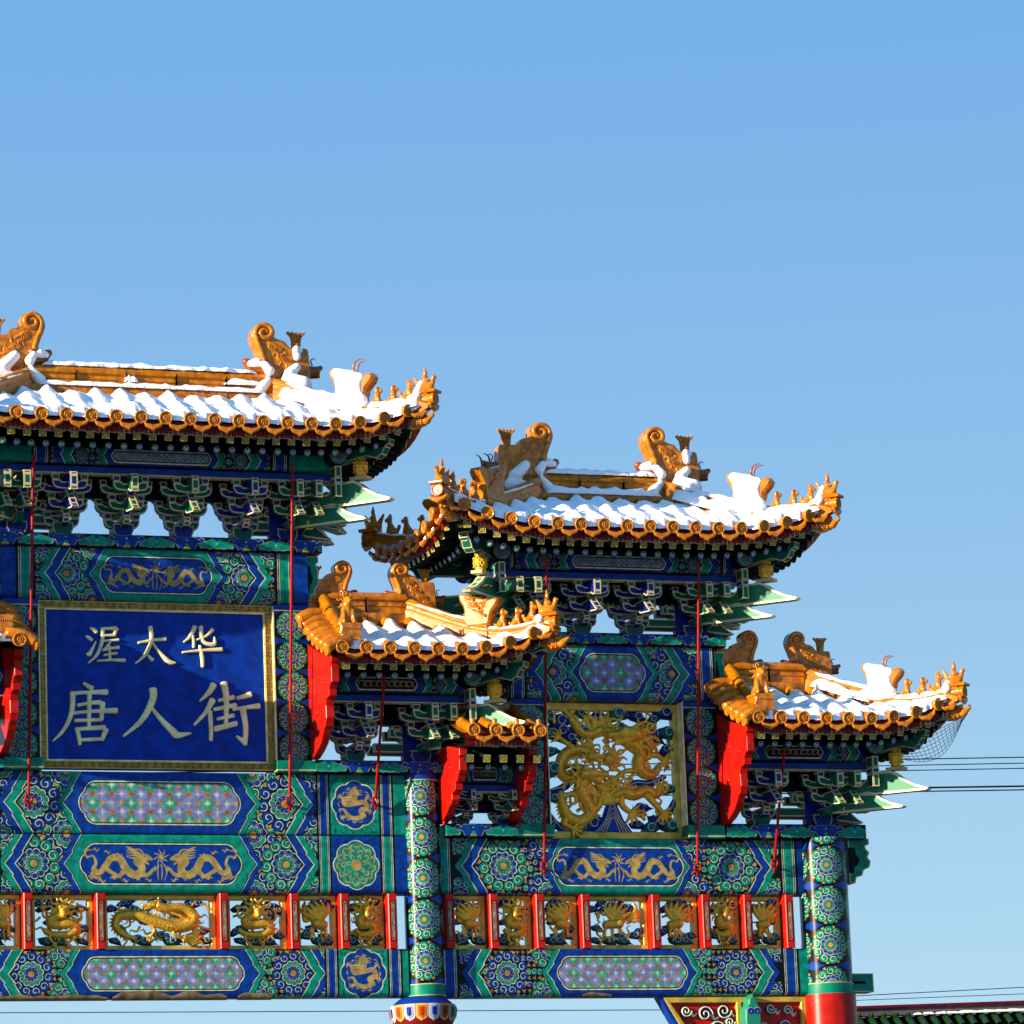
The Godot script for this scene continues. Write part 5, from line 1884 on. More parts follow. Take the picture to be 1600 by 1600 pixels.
func make_roof(key: String, called: String, label: String, detail: bool) -> void:
	var r: Dictionary = R[key]
	var W: float = r.W
	var o := pivot(gate, called)
	o.set_meta("label", label)
	# the board shell of the roof, front, back and hip ends
	var deck := MB.new()
	var soffit := MB.new()
	for face in [1.0, -1.0]:
		var rows := []
		var xa: float = r.xl
		var xb: float = r.xr
		var nx := 28
		for j in 7:
			var row := PackedVector3Array()
			for i in nx + 1:
				var x := lerpf(xa, xb, float(i) / nx)
				var z0 := 0.10 if hip_u(r, x) <= 0 else minf(lerpf(ZT, ZC, hip_u(r, x)), ze(r, x))
				var z := lerpf(z0, ze(r, x) - 0.02, j / 6.0)
				row.append(Vector3(x, ys(r, x, z) - 0.03, z * face))
			rows.append(row)
		deck.sheet(rows, false, face > 0)
		var under := []
		for q in rows:
			var row := PackedVector3Array()
			for p in q:
				row.append(p - Vector3(0, 0.055, 0.0))
			under.append(row)
		soffit.sheet(under, false, face < 0)
	for s in [1.0, -1.0]:
		if (s > 0 and r.right != "hip") or (s < 0 and r.left != "hip"):
			continue
		for lay in 2:
			var rows := []
			for j in 7:
				var u := j / 6.0 * (1.0 if lay == 0 else 0.9)
				var row := PackedVector3Array()
				for i in 15:
					row.append(hip_pt(r, s, u, lerpf(-1, 1, i / 14.0) * lerpf(ZT, ZC, u)) - Vector3(0, 0.03 + 0.055 * lay, 0))
				rows.append(row)
			(deck if lay == 0 else soffit).sheet(rows)
	part(o, "roof_shell", deck.mesh(M.amber_deep if detail else M.amber))
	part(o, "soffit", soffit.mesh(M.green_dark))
	# under-eave boards
	var ub := MB.new()
	for face in [1.0, -1.0]:
		var rows := []
		for j in 2:
			var row := PackedVector3Array()
			for i in 25:
				var x := lerpf(r.xl, r.xr, i / 24.0)
				var z := ze(r, x) - 0.05 if j == 0 else 0.3
				if j == 1 and hip_u(r, x) > 0:
					z = minf(lerpf(0.3, ZC - 0.06, hip_u(r, x)), ze(r, x) - 0.05)
				row.append(Vector3(x, (W + 0.345 + lift(hip_u(r, x))) if j == 0 else W + 0.50 + lift(hip_u(r, x)) * 0.9, z * face))
			rows.append(row)
		ub.sheet(rows, false, face < 0)
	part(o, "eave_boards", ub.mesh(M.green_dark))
	# inner beams that close the roof above the brackets
	var core := MB.new()
	var pl: float = r.pl
	var pr: float = r.pr
	core.box(Vector3(pl, W - 0.16, -0.05), Vector3(pr, W + 0.62, 0.05))
	core.box(Vector3(pl - (0.3 if r.left == "hip" else 0.0), W + 0.30, -0.42), Vector3(pr + (0.3 if r.right == "hip" else 0.0), W + 0.48, 0.36))
	part(o, "inner_beam", core.mesh(M.navy))
	for face in [1.0, -1.0]:
		var zf: float = 0.38 * face
		var xa := pl - (0.40 if r.left == "hip" else -0.05)
		var xb := pr + (0.40 if r.right == "hip" else -0.05)
		if r.left == "cut":
			zf = 0.30 * face
		if face > 0 or detail:
			part(o, "purlin_tie", beam_shift(xa, xb, W, W + 0.06, 0.05, M.blue, zf))
			part(o, "white_line", beam_shift(xa, xb, W - 0.012, W - 0.001, 0.051, M.cream, zf))
			var mid := (xa + xb) * 0.5
			if key == "main" or key == "side":
				part(o, "painted_purlin", beam_mesh(xa, xb, W + 0.085, W + 0.25, 0.075, 0.05, 0.02, M.purlin_main, mid, 3.4), T(0, 0, zf))
			else:
				part(o, "painted_purlin", beam_mesh(xa, xb, W + 0.085, W + 0.25, 0.075, 0.05, 0.02, M.purlin_small, mid - (0.1 if r.left == "verge" else 0.0), 2.5 if r.left != "cut" else 1.0), T(0, 0, zf))
	for s in [1.0, -1.0]:
		if (s > 0 and r.right != "hip") or (s < 0 and r.left != "hip") or not detail:
			continue
		var px: float = pr + 0.38 if s > 0 else pl - 0.38
		var pb := MB.new()
		pb.lathe(PackedVector2Array([Vector2(0.005, -0.62), Vector2(0.095, -0.62), Vector2(0.1, -0.61), Vector2(0.1, 0.61), Vector2(0.095, 0.62)]), 20, Transform3D(Basis(Vector3(1, 0, 0), Vector3(0, 0, 1), Vector3(0, -1, 0)), Vector3.ZERO))
		var pu := part(o, "side_purlin", pb.mesh(M.navy), T(px, W + 0.225, 0))
		var pe := MB.new()
		var i0 := pe.add(Vector3(0, 0, 0.6215), Vector3(0, 0, 1), Vector2(0.5, 0.5))
		for k in 25:
			var a := TAU * k / 24
			pe.add(Vector3(cos(a) * 0.097, sin(a) * 0.097, 0.6215), Vector3(0, 0, 1), Vector2(0.5 + cos(a) * 0.49, 0.5 - sin(a) * 0.49))
			if k:
				pe.face(i0, i0 + k, i0 + k + 1)
		part(pu, "painted_end", pe.mesh(M.purlin_end))
		for q in [[0.005, 0.115, 0.032, DK_G, "tieg"], [-0.055, 0.0, 0.036, DK_B, "tieb"], [-0.19, -0.06, 0.032, DK_G, "tieg2"]]:
			part(o, "purlin_block", forward(PackedVector2Array([Vector2(0.45, q[0]), Vector2(0.6, q[0]), Vector2(0.6, q[1]), Vector2(0.45, q[1])]), q[2], q[3], q[4]), T(px, W, 0))
	ridge(o, r, detail)
	for s in [1.0, -1.0]:
		if (s > 0 and r.right == "hip") or (s < 0 and r.left == "hip"):
			hip_end(o, r, s, detail, key)
		elif (s > 0 and r.right == "verge") or (s < 0 and r.left == "verge"):
			verge_end(o, r, s)
		else:
			cut_end(o, r, s)
	eave(o, r, key)


func beam_shift(x0: float, x1: float, y0: float, y1: float, zh: float, mat: Material, z: float) -> ArrayMesh:
	var b := MB.new()
	b.box(Vector3(x0, y0, z - zh), Vector3(x1, y1, z + zh))
	return b.mesh(mat)


func ridge(o: Node3D, r: Dictionary, detail: bool) -> void:
	if r.left == "cut":
		# only a low covering against the wall
		var cb := MB.new()
		cb.box(Vector3(r.xl, r.W + 0.75, -0.06), Vector3(r.xr, r.W + 0.9, 0.12))
		part(o, "ridge_tile", cb.mesh(M.amber))
		return
	var prof := ridge_profile()
	var full := PackedVector2Array()
	for p in prof:
		full.append(p)
	for k in range(prof.size() - 2, -1, -1):
		full.append(Vector2(-prof[k].x, prof[k].y))
	var x0: float = r.rl + 0.02
	var x1: float = r.rr - 0.02
	var n := maxi(1, int(round((x1 - x0) / 0.5)))
	for i in n:
		var a := lerpf(x0, x1, float(i) / n) + 0.003
		var b := lerpf(x0, x1, float(i + 1) / n) - 0.003
		var mb := MB.new()
		var f := 1.0 + 0.012 * sin(i * 2.7)
		var m := full.size()
		for k in m - 1:
			var p := full[k]
			var q := full[k + 1]
			mb.quad(Vector3(b, r.W + p.y, p.x * f), Vector3(a, r.W + p.y, p.x * f), Vector3(a, r.W + q.y, q.x * f), Vector3(b, r.W + q.y, q.x * f))
		for e in 2:
			var i0 := mb.v.size()
			var nn := Vector3(-1 if e == 0 else 1, 0, 0)
			for p in full:
				mb.add(Vector3(a if e == 0 else b, r.W + p.y, p.x * f), nn)
			for k in range(1, m - 1):
				mb.tri_ix(i0, 0, k, k + 1, nn)
		part(o, "ridge_tile", mb.mesh(M.amber))


func strip_along(path: PackedVector3Array, w: float, hs: PackedFloat32Array, crown := 0.02) -> MB:
	# a ridge of box section with a rounded top along a path; hs = height at each point
	var b := MB.new()
	var rows := []
	for i in path.size():
		var t := path[mini(i + 1, path.size() - 1)] - path[maxi(i - 1, 0)]
		t.y = 0
		var side := t.normalized().cross(Vector3.UP)
		var h := hs[i]
		var row := PackedVector3Array()
		for q in [[-1.0, -0.06], [-1.05, h * 0.42], [-0.86, h * 0.46], [-0.86, h * 0.74], [-1.08, h * 0.78], [-1.0, h * 0.92], [-0.5, h + crown * 0.6], [0.0, h + crown], [0.5, h + crown * 0.6], [1.0, h * 0.92], [1.08, h * 0.78], [0.86, h * 0.74], [0.86, h * 0.46], [1.05, h * 0.42], [1.0, -0.06]]:
			row.append(path[i] + side * q[0] * w + Vector3(0, q[1], 0))
		rows.append(row)
	b.sheet(rows)
	for e in 2:
		var row: PackedVector3Array = rows[0 if e == 0 else rows.size() - 1]
		var nn := (path[0] - path[1]).normalized() if e == 0 else (path[path.size() - 1] - path[path.size() - 2]).normalized()
		var i0 := b.v.size()
		for p in row:
			b.add(p, nn)
		for k in range(1, row.size() - 1):
			b.tri_ix(i0, 0, k, k + 1, nn)
	return b


func hip_path(r: Dictionary, s: float, face: float, u0: float, u1: float, n := 14) -> PackedVector3Array:
	var out := PackedVector3Array()
	for i in n + 1:
		var u := lerpf(u0, u1, float(i) / n)
		var p := hip_pt(r, s, u, lerpf(ZT, ZC, u))
		out.append(Vector3(p.x, p.y + 0.01, p.z * face))
	return out


func hip_end(o: Node3D, r: Dictionary, s: float, detail: bool, key: String) -> void:
	for face in [1.0, -1.0]:
		if face < 0 and not (key == "side" and s < 0) and not detail:
			pass
		var p1 := hip_path(r, s, face, -0.02, 0.56)
		part(o, "hip_ridge", strip_along(p1, 0.058, lin([0.19, 0.17, 0.15], p1.size())).mesh(M.amber))
		var p2 := hip_path(r, s, face, 0.55, 1.0)
		part(o, "hip_ridge_end", strip_along(p2, 0.05, lin([0.105, 0.10, 0.105], p2.size())).mesh(M.amber))
		if not detail:
			continue
		var tip := hip_pt(r, s, 1.0, ZC)
		tip.z *= face
		var out := Vector3(s, 0, face).normalized()
		var yaw := atan2(out.x, out.z)
		# the outermost tile with its disc, under the first figure
		var seat := MB.new()
		seat.prism(PackedVector2Array([Vector2(-0.07, 0), Vector2(0.07, 0), Vector2(0.085, 0.03), Vector2(-0.085, 0.03)]), -0.10, 0.10, Transform3D.IDENTITY, 0.01)
		part(o, "corner_plate", seat.mesh(M.amber), TR(tip.x, tip.y + 0.095, tip.z, yaw))
		part(o, "corner_end_tile", end_tile(), TR(tip.x + out.x * 0.045, tip.y + 0.04, tip.z + out.z * 0.045, yaw))
		part(o, "corner_drip_tile", drip_tile(), TR(tip.x + out.x * 0.05, tip.y - 0.035, tip.z + out.z * 0.05, yaw))
		# corner beams: the upper one ends in a dragon's head
		var pc := Vector3(r.pr if s > 0 else r.pl, r.W, 0)
		var dg := Transform3D(Basis(Vector3.UP, yaw), pc)
		if not cache.has("corner_beam"):
			var up := forward(PackedVector2Array([Vector2(0.3, 0.20), Vector2(1.1, 0.36), Vector2(1.45, 0.43), Vector2(1.45, 0.56), Vector2(1.1, 0.50), Vector2(0.3, 0.36)]), 0.055, DK_G, "corner_beam", 0.007)
			forward(PackedVector2Array([Vector2(0.2, 0.10), Vector2(0.95, 0.20), Vector2(1.06, 0.165), Vector2(1.12, 0.20), Vector2(1.16, 0.27), Vector2(1.20, 0.29), Vector2(1.21, 0.345), Vector2(1.0, 0.345), Vector2(0.2, 0.22)]), 0.05, DK_G, "lower_corner_beam", 0.007)
			cache.tip_head = dragon_tip()
		part(o, "upper_corner_beam", cache.corner_beam, dg)
		part(o, "lower_corner_beam", cache.lower_corner_beam, dg)
		part(o, "corner_dragon_head", cache.tip_head, dg * T(0, 0.485, 1.46) * Transform3D(Basis.from_scale(Vector3.ONE * 0.86), Vector3.ZERO))
		for k in 6:
			var sb := MB.new()
			sb.box(Vector3(-0.05, 0.328 + 0.0172 * k, 1.02 + 0.08 * k), Vector3(0.05, 0.345 + 0.0172 * k, 1.06 + 0.08 * k))
			part(o, "beam_stripe", sb.mesh(M.cream if k % 2 else M.navy), dg)
		if face < 0 and s > 0:
			continue
	# side eave: rafters, discs and drips of the hip end
	if not detail:
		return
	var yaw2 := s * PI / 2
	var n := 7
	for i in range(-4, 4):
		var z := 0.12 + 0.255 * i
		var p := hip_pt(r, s, 0.985, z)
		if s < 0:
			part(o, "end_tile", end_tile(), TR(p.x - 0.01, p.y + 0.01, z, yaw2))
			part(o, "drip_tile", drip_tile(), TR(p.x, p.y - 0.065, z + 0.12, yaw2))
			var tb := MB.new()
			var pp := PackedVector3Array()
			for k in 5:
				var u := lerpf(maxf(0.05, (absf(z) - ZT) / (ZC - ZT) + 0.03), 0.985, k / 4.0)
				var h := hip_pt(r, s, u, z)
				pp.append(h + Vector3(0, 0.012, 0))
			if pp[0].distance_to(pp[4]) > 0.1:
				tb.tube(pp, PackedFloat32Array([0.052]), 8)
				part(o, "tile_row", tb.mesh(M.amber_deep))
	for i in range(-6, 7):
		var z := 0.153 * i
		var uz := clampf((absf(z) - ZT) / (ZC - ZT), 0, 1)
		var up := lift(uz)
		var a := yaw2 - signf(z) * s * uz * deg_to_rad(30)
		var xe: float = r.xr if s > 0 else r.xl
		part(o, "square_rafter", square_rafter(), TR(xe - s * 0.13, r.W + 0.24 + up, z, a))
		part(o, "round_rafter", round_rafter(i % 2 == 0), TR(xe - s * 0.36, r.W + 0.19 + up * 0.7, z * 0.9, a))
	var fb := MB.new()
	var f0 := PackedVector3Array(); var f1 := PackedVector3Array(); var f2 := PackedVector3Array()
	for i in 17:
		var z := lerpf(-ZC, ZC, i / 16.0)
		var p := hip_pt(r, s, 0.95, z)
		f0.append(Vector3(p.x - s * 0.05, p.y - (0.135 if s < 0 else 0.09), z)); f1.append(Vector3(p.x - s * 0.03, p.y - 0.075, z)); f2.append(Vector3(p.x - s * 0.02, p.y - 0.02, z))
	if s < 0:
		fb.sheet([f0, f1, f2], false, s > 0)
		part(o, "fascia", fb.mesh(M.red_dark))
	var ub := MB.new()
	var g0 := PackedVector3Array()
	for i in 17:
		var z := lerpf(-0.9, 0.9, i / 16.0)
		g0.append(Vector3((r.pr + 0.3) if s > 0 else (r.pl - 0.3), r.W + 0.47, z))
	ub.sheet([g0, f0], false, s < 0)
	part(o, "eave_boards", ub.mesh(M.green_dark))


func verge_end(o: Node3D, r: Dictionary, s: float) -> void:
	# s is the side of the open end; the verge ridge runs down the slope and ends in a plinth
	var xe: float = r.xr if s > 0 else r.xl
	var xv := xe - s * 0.19
	var path := PackedVector3Array()
	for i in 11:
		var z := lerpf(0.1, 0.84, i / 10.0)
		path.append(Vector3(xv, ys(r, xv, z) + 0.01, z))
	part(o, "verge_ridge", strip_along(path, 0.06, lin([0.2, 0.14, 0.12], 11)).mesh(M.amber))
	var pb := MB.new()
	pb.prism(PackedVector2Array([Vector2(-0.095, 0), Vector2(0.095, 0), Vector2(0.095, 0.05), Vector2(0.11, 0.065), Vector2(0.11, 0.085), Vector2(0.10, 0.095), Vector2(0.10, 0.14), Vector2(0.115, 0.15), Vector2(0.115, 0.17), Vector2(-0.115, 0.17), Vector2(-0.115, 0.15), Vector2(-0.10, 0.14), Vector2(-0.10, 0.095), Vector2(-0.11, 0.085), Vector2(-0.11, 0.065), Vector2(-0.095, 0.05)]), -0.11, 0.09, Transform3D.IDENTITY, 0.006)
	for k in 9:
		var c := Vector3(-0.08 + 0.02 * k, 0.118, 0.092)
		pb.tube(PackedVector3Array([c - Vector3(0.004, 0.01, 0), c + Vector3(0.004, 0.01, 0)]), PackedFloat32Array([0.007]), 5)
	part(o, "plinth", pb.mesh(M.amber), T(xv, ys(r, xv, 0.92) + 0.03, 0.90))
	# short tiles that hang over the open edge
	for face in [1.0, -1.0]:
		for k in 7:
			var z := 0.17 + 0.145 * k
			var y := ys(r, xe, z)
			var mb := MB.new()
			mb.tube(spline([Vector3(xv + s * 0.02, y + 0.05, z * face), Vector3(xe - s * 0.02, y + 0.035, (z + 0.02) * face), Vector3(xe + s * 0.10, y - 0.03, (z + 0.035) * face)], 4), lin([0.06, 0.066, 0.06], 9), 8)
			part(o, "verge_tile", mb.mesh(M.amber))
			var db := MB.new()
			db.prism(PackedVector2Array([Vector2(-0.07, 0.0), Vector2(0.07, 0.0), Vector2(0.05, -0.05), Vector2(0, -0.07), Vector2(-0.05, -0.05)]), -0.015, 0.012, Transform3D.IDENTITY, 0.006)
			part(o, "verge_drip_tile", db.mesh(M.amber), TR(xe + s * 0.10, y - 0.05, (z + 0.10) * face, s * PI / 2))
	var W: float = r.W
	gable_board(o, W, xe, s, [[0.13, 0.60], [0.55, 0.44], [0.95, 0.345], [0.94, 0.29], [0.915, 0.28], [0.935, 0.24], [0.93, 0.10], [0.905, 0.085], [0.875, 0.08], [0.84, 0.04], [0.83, -0.02], [0.80, -0.03], [0.735, -0.04], [0.715, -0.10], [0.725, -0.22], [0.69, -0.29], [0.64, -0.31], [0.60, -0.36], [0.52, -0.43], [0.38, -0.49], [0.22, -0.535], [0.13, -0.535]])


func gable_board(o: Node3D, W: float, xe: float, s: float, prof: Array) -> void:
	var poly := PackedVector2Array()
	for q in prof:
		poly.append(Vector2(q[0], W + q[1]))
	# the shape lies in the (z, y) plane; its thickness runs along x
	for face in [1.0, -1.0]:
		var b := MB.new()
		b.prism(poly, -0.038, 0.038, Transform3D(Basis(Vector3(0, 0, face), Vector3(0, 1, 0), Vector3(-face, 0, 0)), Vector3(xe - s * 0.035, 0, 0)), 0.004)
		var gb := part(o, "gable_board", b.mesh(M.red))
		if face > 0:
			for q in [[0.5, 0.2], [0.42, -0.12], [0.72, 0.12], [0.25, -0.3]]:
				var st := MB.new()
				st.lathe(PackedVector2Array([Vector2(0.022, 0), Vector2(0.02, 0.008), Vector2(0.008, 0.014), Vector2(0.001, 0.015)]), 10, Transform3D(Basis(Vector3(0, 0, 1), Vector3(s, 0, 0), Vector3(0, 1, 0)), Vector3(xe - s * 0.035 + s * 0.038, W + q[1], q[0])))
				part(gb, "stud", st.mesh(M.red))


func cut_end(o: Node3D, r: Dictionary, s: float) -> void:
	var xe: float = r.xr if s > 0 else r.xl
	gable_board(o, r.W, xe + s * 0.0, s, [[0.10, 0.44], [0.45, 0.42], [0.80, 0.345], [0.80, 0.28], [0.77, 0.27], [0.79, 0.24], [0.785, 0.14], [0.76, 0.11], [0.735, 0.09], [0.70, 0.045], [0.64, 0.035], [0.63, -0.03], [0.60, -0.045], [0.52, -0.055], [0.53, -0.11], [0.50, -0.15], [0.42, -0.17], [0.36, -0.215], [0.22, -0.27], [0.10, -0.295]])


func end_tile() -> ArrayMesh:
	if cache.has("end_tile"):
		return cache.end_tile
	var b := MB.new()
	var x := Transform3D(Basis(Vector3(1, 0, 0), Vector3(0, 0, 1), Vector3(0, -1, 0)), Vector3.ZERO)
	b.lathe(PackedVector2Array([Vector2(0.05, -0.10), Vector2(0.058, -0.02), Vector2(0.067, 0.0), Vector2(0.067, 0.018), Vector2(0.061, 0.026), Vector2(0.053, 0.024), Vector2(0.049, 0.016), Vector2(0.040, 0.015), Vector2(0.0, 0.016)]), 20, x)
	b.tube(at_path(scroll_path(0.028, 1.3, 0.016), Vector3(0, 0, 0)), PackedFloat32Array([0.0065]), 6)
	b.tube(at_path(scroll_path(0.018, -0.9, 0.018), Vector3(0.008, -0.012, 0)), PackedFloat32Array([0.006]), 6)
	cache.end_tile = b.mesh(M.amber)
	return cache.end_tile


func drip_tile() -> ArrayMesh:
	if cache.has("drip_tile"):
		return cache.drip_tile
	var b := MB.new()
	var p := PackedVector2Array([Vector2(-0.098, 0.03), Vector2(-0.09, 0.0), Vector2(-0.07, -0.025), Vector2(-0.035, -0.04), Vector2(0, -0.058), Vector2(0.035, -0.04), Vector2(0.07, -0.025), Vector2(0.09, 0.0), Vector2(0.098, 0.03), Vector2(0.06, 0.008), Vector2(0.0, -0.004), Vector2(-0.06, 0.008)])
	b.prism(p, -0.02, 0.012, Transform3D(Basis(Vector3(1, 0, 0), -0.25), Vector3.ZERO), 0.007)
	for k in 5:
		var c := Vector3(-0.05 + 0.025 * k, -0.014 - 0.012 * (1.0 - absf(k - 2.0) / 2.0), 0.012)
		b.tube(PackedVector3Array([c - Vector3(0.007, 0.003, 0), c + Vector3(0.007, 0.005, 0)]), PackedFloat32Array([0.006]), 5)
	# the curved tile behind the plate
	var rows := []
	for j in 2:
		var row := PackedVector3Array()
		for i in 7:
			var f := i / 3.0 - 1.0
			row.append(Vector3(f * 0.095, 0.03 * f * f - 0.002 + 0.05 * j, -0.16 * j))
		rows.append(row)
	b.sheet(rows)
	cache.drip_tile = b.mesh(M.amber)
	return cache.drip_tile


func square_rafter() -> ArrayMesh:
	if cache.has("square_rafter"):
		return cache.square_rafter
	var b := MB.new()
	var x := Transform3D(Basis(Vector3(1, 0, 0), 0.28), Vector3.ZERO)
	b.box(Vector3(-0.036, -0.036, -0.36), Vector3(0.036, 0.036, 0.0), x)
	var am := b.into(ArrayMesh.new(), M.green_dark)
	var e := MB.new()
	e.quad(x * Vector3(-0.036, -0.036, 0.002), x * Vector3(0.036, -0.036, 0.002), x * Vector3(0.036, 0.036, 0.002), x * Vector3(-0.036, 0.036, 0.002))
	# the printed border turns the corner a little on each side
	cache.square_rafter = e.into(am, M.square_end)
	return cache.square_rafter


func round_rafter(blue: bool) -> ArrayMesh:
	var key := "round_rafter%s" % blue
	if cache.has(key):
		return cache[key]
	var b := MB.new()
	var turn := Basis(Vector3(1, 0, 0), 0.42)
	var x := Transform3D(turn * Basis(Vector3(1, 0, 0), Vector3(0, 0, 1), Vector3(0, -1, 0)), Vector3.ZERO)
	b.lathe(PackedVector2Array([Vector2(0.036, -0.5), Vector2(0.036, 0.0)]), 12, x)
	var am := b.into(ArrayMesh.new(), M.green_dark)
	var e := MB.new()
	var i0 := e.add(turn * Vector3(0, 0, 0.012), turn * Vector3(0, 0, 1), Vector2(0.5, 0.5))
	for k in 17:
		var a := TAU * k / 16
		e.add(turn * Vector3(cos(a) * 0.036, sin(a) * 0.036, 0.0), (turn * Vector3(cos(a), sin(a), 1.2)).normalized(), Vector2(0.5 + cos(a) * 0.49, 0.5 - sin(a) * 0.49))
		if k:
			e.face(i0, i0 + k, i0 + k + 1)
	cache[key] = e.into(am, M.round_blue if blue else M.round_green)
	return cache[key]


func eave(o: Node3D, r: Dictionary, key: String) -> void:
	var xs: Array = r.xs
	if xs.is_empty():
		return
	var small: bool = r.left == "cut"
	for i in xs.size():
		var x: float = xs[i]
		var z1 := ze(r, x)
		var z0 := zs(r, x)
		var y1 := ys(r, x, z1)
		var u := hip_u(r, x)
		var yaw := (0.35 * u) * (1.0 if x > (r.rl + r.rr) * 0.5 else -1.0)
		var slope := Basis(Vector3.UP, yaw) * Basis(Vector3(1, 0, 0), 0.12)
		part(o, "end_tile", end_tile(), Transform3D(slope, Vector3(x, y1 + 0.005, z1)))
		if small:
			var kb := MB.new()
			kb.lathe(PackedVector2Array([Vector2(0.024, 0), Vector2(0.022, 0.03), Vector2(0.027, 0.045), Vector2(0.022, 0.062), Vector2(0.002, 0.07)]), 10)
			part(o, "tile_knob", kb.mesh(M.amber), T(x, y1 + 0.055, z1 - 0.03))
		if z1 - z0 > 0.06:
			var path := PackedVector3Array()
			for k in 7:
				var z := lerpf(z0, z1 - 0.03, k / 6.0)
				path.append(Vector3(x, ys(r, x, z) + 0.004, z))
			var tb := MB.new()
			tb.tube(path, PackedFloat32Array([0.054]), 10)
			part(o, "tile_row", tb.mesh(M.amber if small or r.left == "verge" else M.amber_deep))
	# drip tiles hang between the discs
	for i in xs.size() + 1:
		var x: float = (xs[i] - PITCH * 0.5) if i < xs.size() else (xs[xs.size() - 1] + PITCH * 0.5)
		if (i == 0 or i == xs.size()) and (small or (r.left == "verge" and i == 0) or key.begins_with("far")):
			continue
		var z1 := ze(r, x)
		var tilt := lift(hip_u(r, x + 0.1)) - lift(hip_u(r, x - 0.1))
		part(o, "drip_tile", drip_tile(), Transform3D(Basis(Vector3(0, 0, 1), atan2(tilt, 0.2)), Vector3(x, ys(r, x, z1) - 0.062, z1 + 0.012)))
	if key.begins_with("far"):
		return
	# fascia board, rafters
	var fb := MB.new()
	var rows := [PackedVector3Array(), PackedVector3Array(), PackedVector3Array()]
	var n := 40
	for i in n + 1:
		var x := lerpf(r.xl + (0.2 if r.left == "hip" else 0.02), r.xr - (0.2 if r.right == "hip" else 0.02), float(i) / n)
		var z := ze(r, x)
		var y := ys(r, x, z)
		rows[0].append(Vector3(x, y - 0.138, z - 0.06)); rows[1].append(Vector3(x, y - 0.085, z - 0.035)); rows[2].append(Vector3(x, y - 0.02, z - 0.03))
	fb.sheet(rows, false, false)
	part(o, "fascia", fb.mesh(M.red_dark))
	var step := 0.153
	var xa: float = (r.xl + 0.3) if r.left == "hip" else (r.xl + 0.12)
	var xb: float = (r.xr - 0.3) if r.right == "hip" else (r.xr - 0.12)
	if small:
		xa = r.xl + 0.08; xb = r.xr - 0.02; step = 0.17
	var cnt := int(round((xb - xa) / step))
	for i in cnt + 1:
		var x := lerpf(xa, xb, float(i) / cnt)
		var u := hip_u(r, x)
		var sg := 1.0 if x > (r.rl + r.rr) * 0.5 else -1.0
		var dz := 0.0 if not small else -0.15
		part(o, "square_rafter", square_rafter(), TR(x, r.W + 0.24 + lift(u), ze(r, x) - 0.08, sg * u * 0.5))
		var x2 := x + step * 0.5
		var u2 := hip_u(r, x2)
		if i == cnt: continue
		part(o, "round_rafter", round_rafter(i % 2 == 0), TR(x2 - sg * u2 * 0.12, r.W + 0.185 + lift(u2) * 0.75, 0.8 + dz + 0.05 * u2, sg * u2 * 0.6))


func build_roofs() -> void:
	roofs_plan()
	make_roof("main", "roof", "tallest snow-covered roof over the blue sign", true)
	make_roof("side", "roof", "snow-covered upturned roof over the gilded dragon panel", true)
	make_roof("small", "roof", "small amber roof between the blue sign and the dragon panel", true)
	make_roof("outer", "roof", "small snowy roof over the end column at the right edge of the gate", true)
	make_roof("low", "roof", "lowest little roof piece squeezed between red boards beside the dragon panel", true)
	make_roof("far_small", "roof", "small roof cut by the left edge of the picture beside the sign", false)
	make_roof("far_side", "roof", "side roof of the far half of the gate", false)
	make_roof("far_outer", "roof", "outer roof of the far half of the gate", false)


# ------------------------------------------------------------------ figures on the roofs

func dragon_tip() -> ArrayMesh:
	# amber head that caps a corner beam, its snout curling up; looks along +z
	var b := MB.new()
	body_into(b, [[Vector3(0, 0.0, -0.04), Vector3(0, 0.0, 0.05), 0.075, 0.075], [Vector3(0, -0.03, 0.04), Vector3(0, -0.01, 0.16), 0.065, 0.045], [Vector3(0, -0.01, 0.16), Vector3(0, 0.045, 0.235), 0.042, 0.022], [Vector3(0, 0.045, 0.235), Vector3(0, 0.075, 0.24), 0.02, 0.012], [Vector3(0, 0.045, 0.05), Vector3(0, 0.055, 0.13), 0.045, 0.03], [Vector3(0, 0.06, 0.12), Vector3(0, 0.085, 0.15), 0.022, 0.012], [Vector3(0.05, 0.05, 0.04), Vector3(0.05, 0.05, 0.04), 0.03, 0.03], [Vector3(-0.05, 0.05, 0.04), Vector3(-0.05, 0.05, 0.04), 0.03, 0.03]], 0.014, 0.02)
	for k in 24:
		for s in [-1.0, 1.0]:
			var c := Vector3(s * (0.074 - 0.016 * (k / 6) * 0.5), -0.055 + 0.022 * (k % 6), -0.03 + 0.045 * (k / 6))
			b.tube(PackedVector3Array([c, c + Vector3(s * 0.006, 0.006, 0.012)]), PackedFloat32Array([0.012]), 5)
	return b.mesh(M.amber)


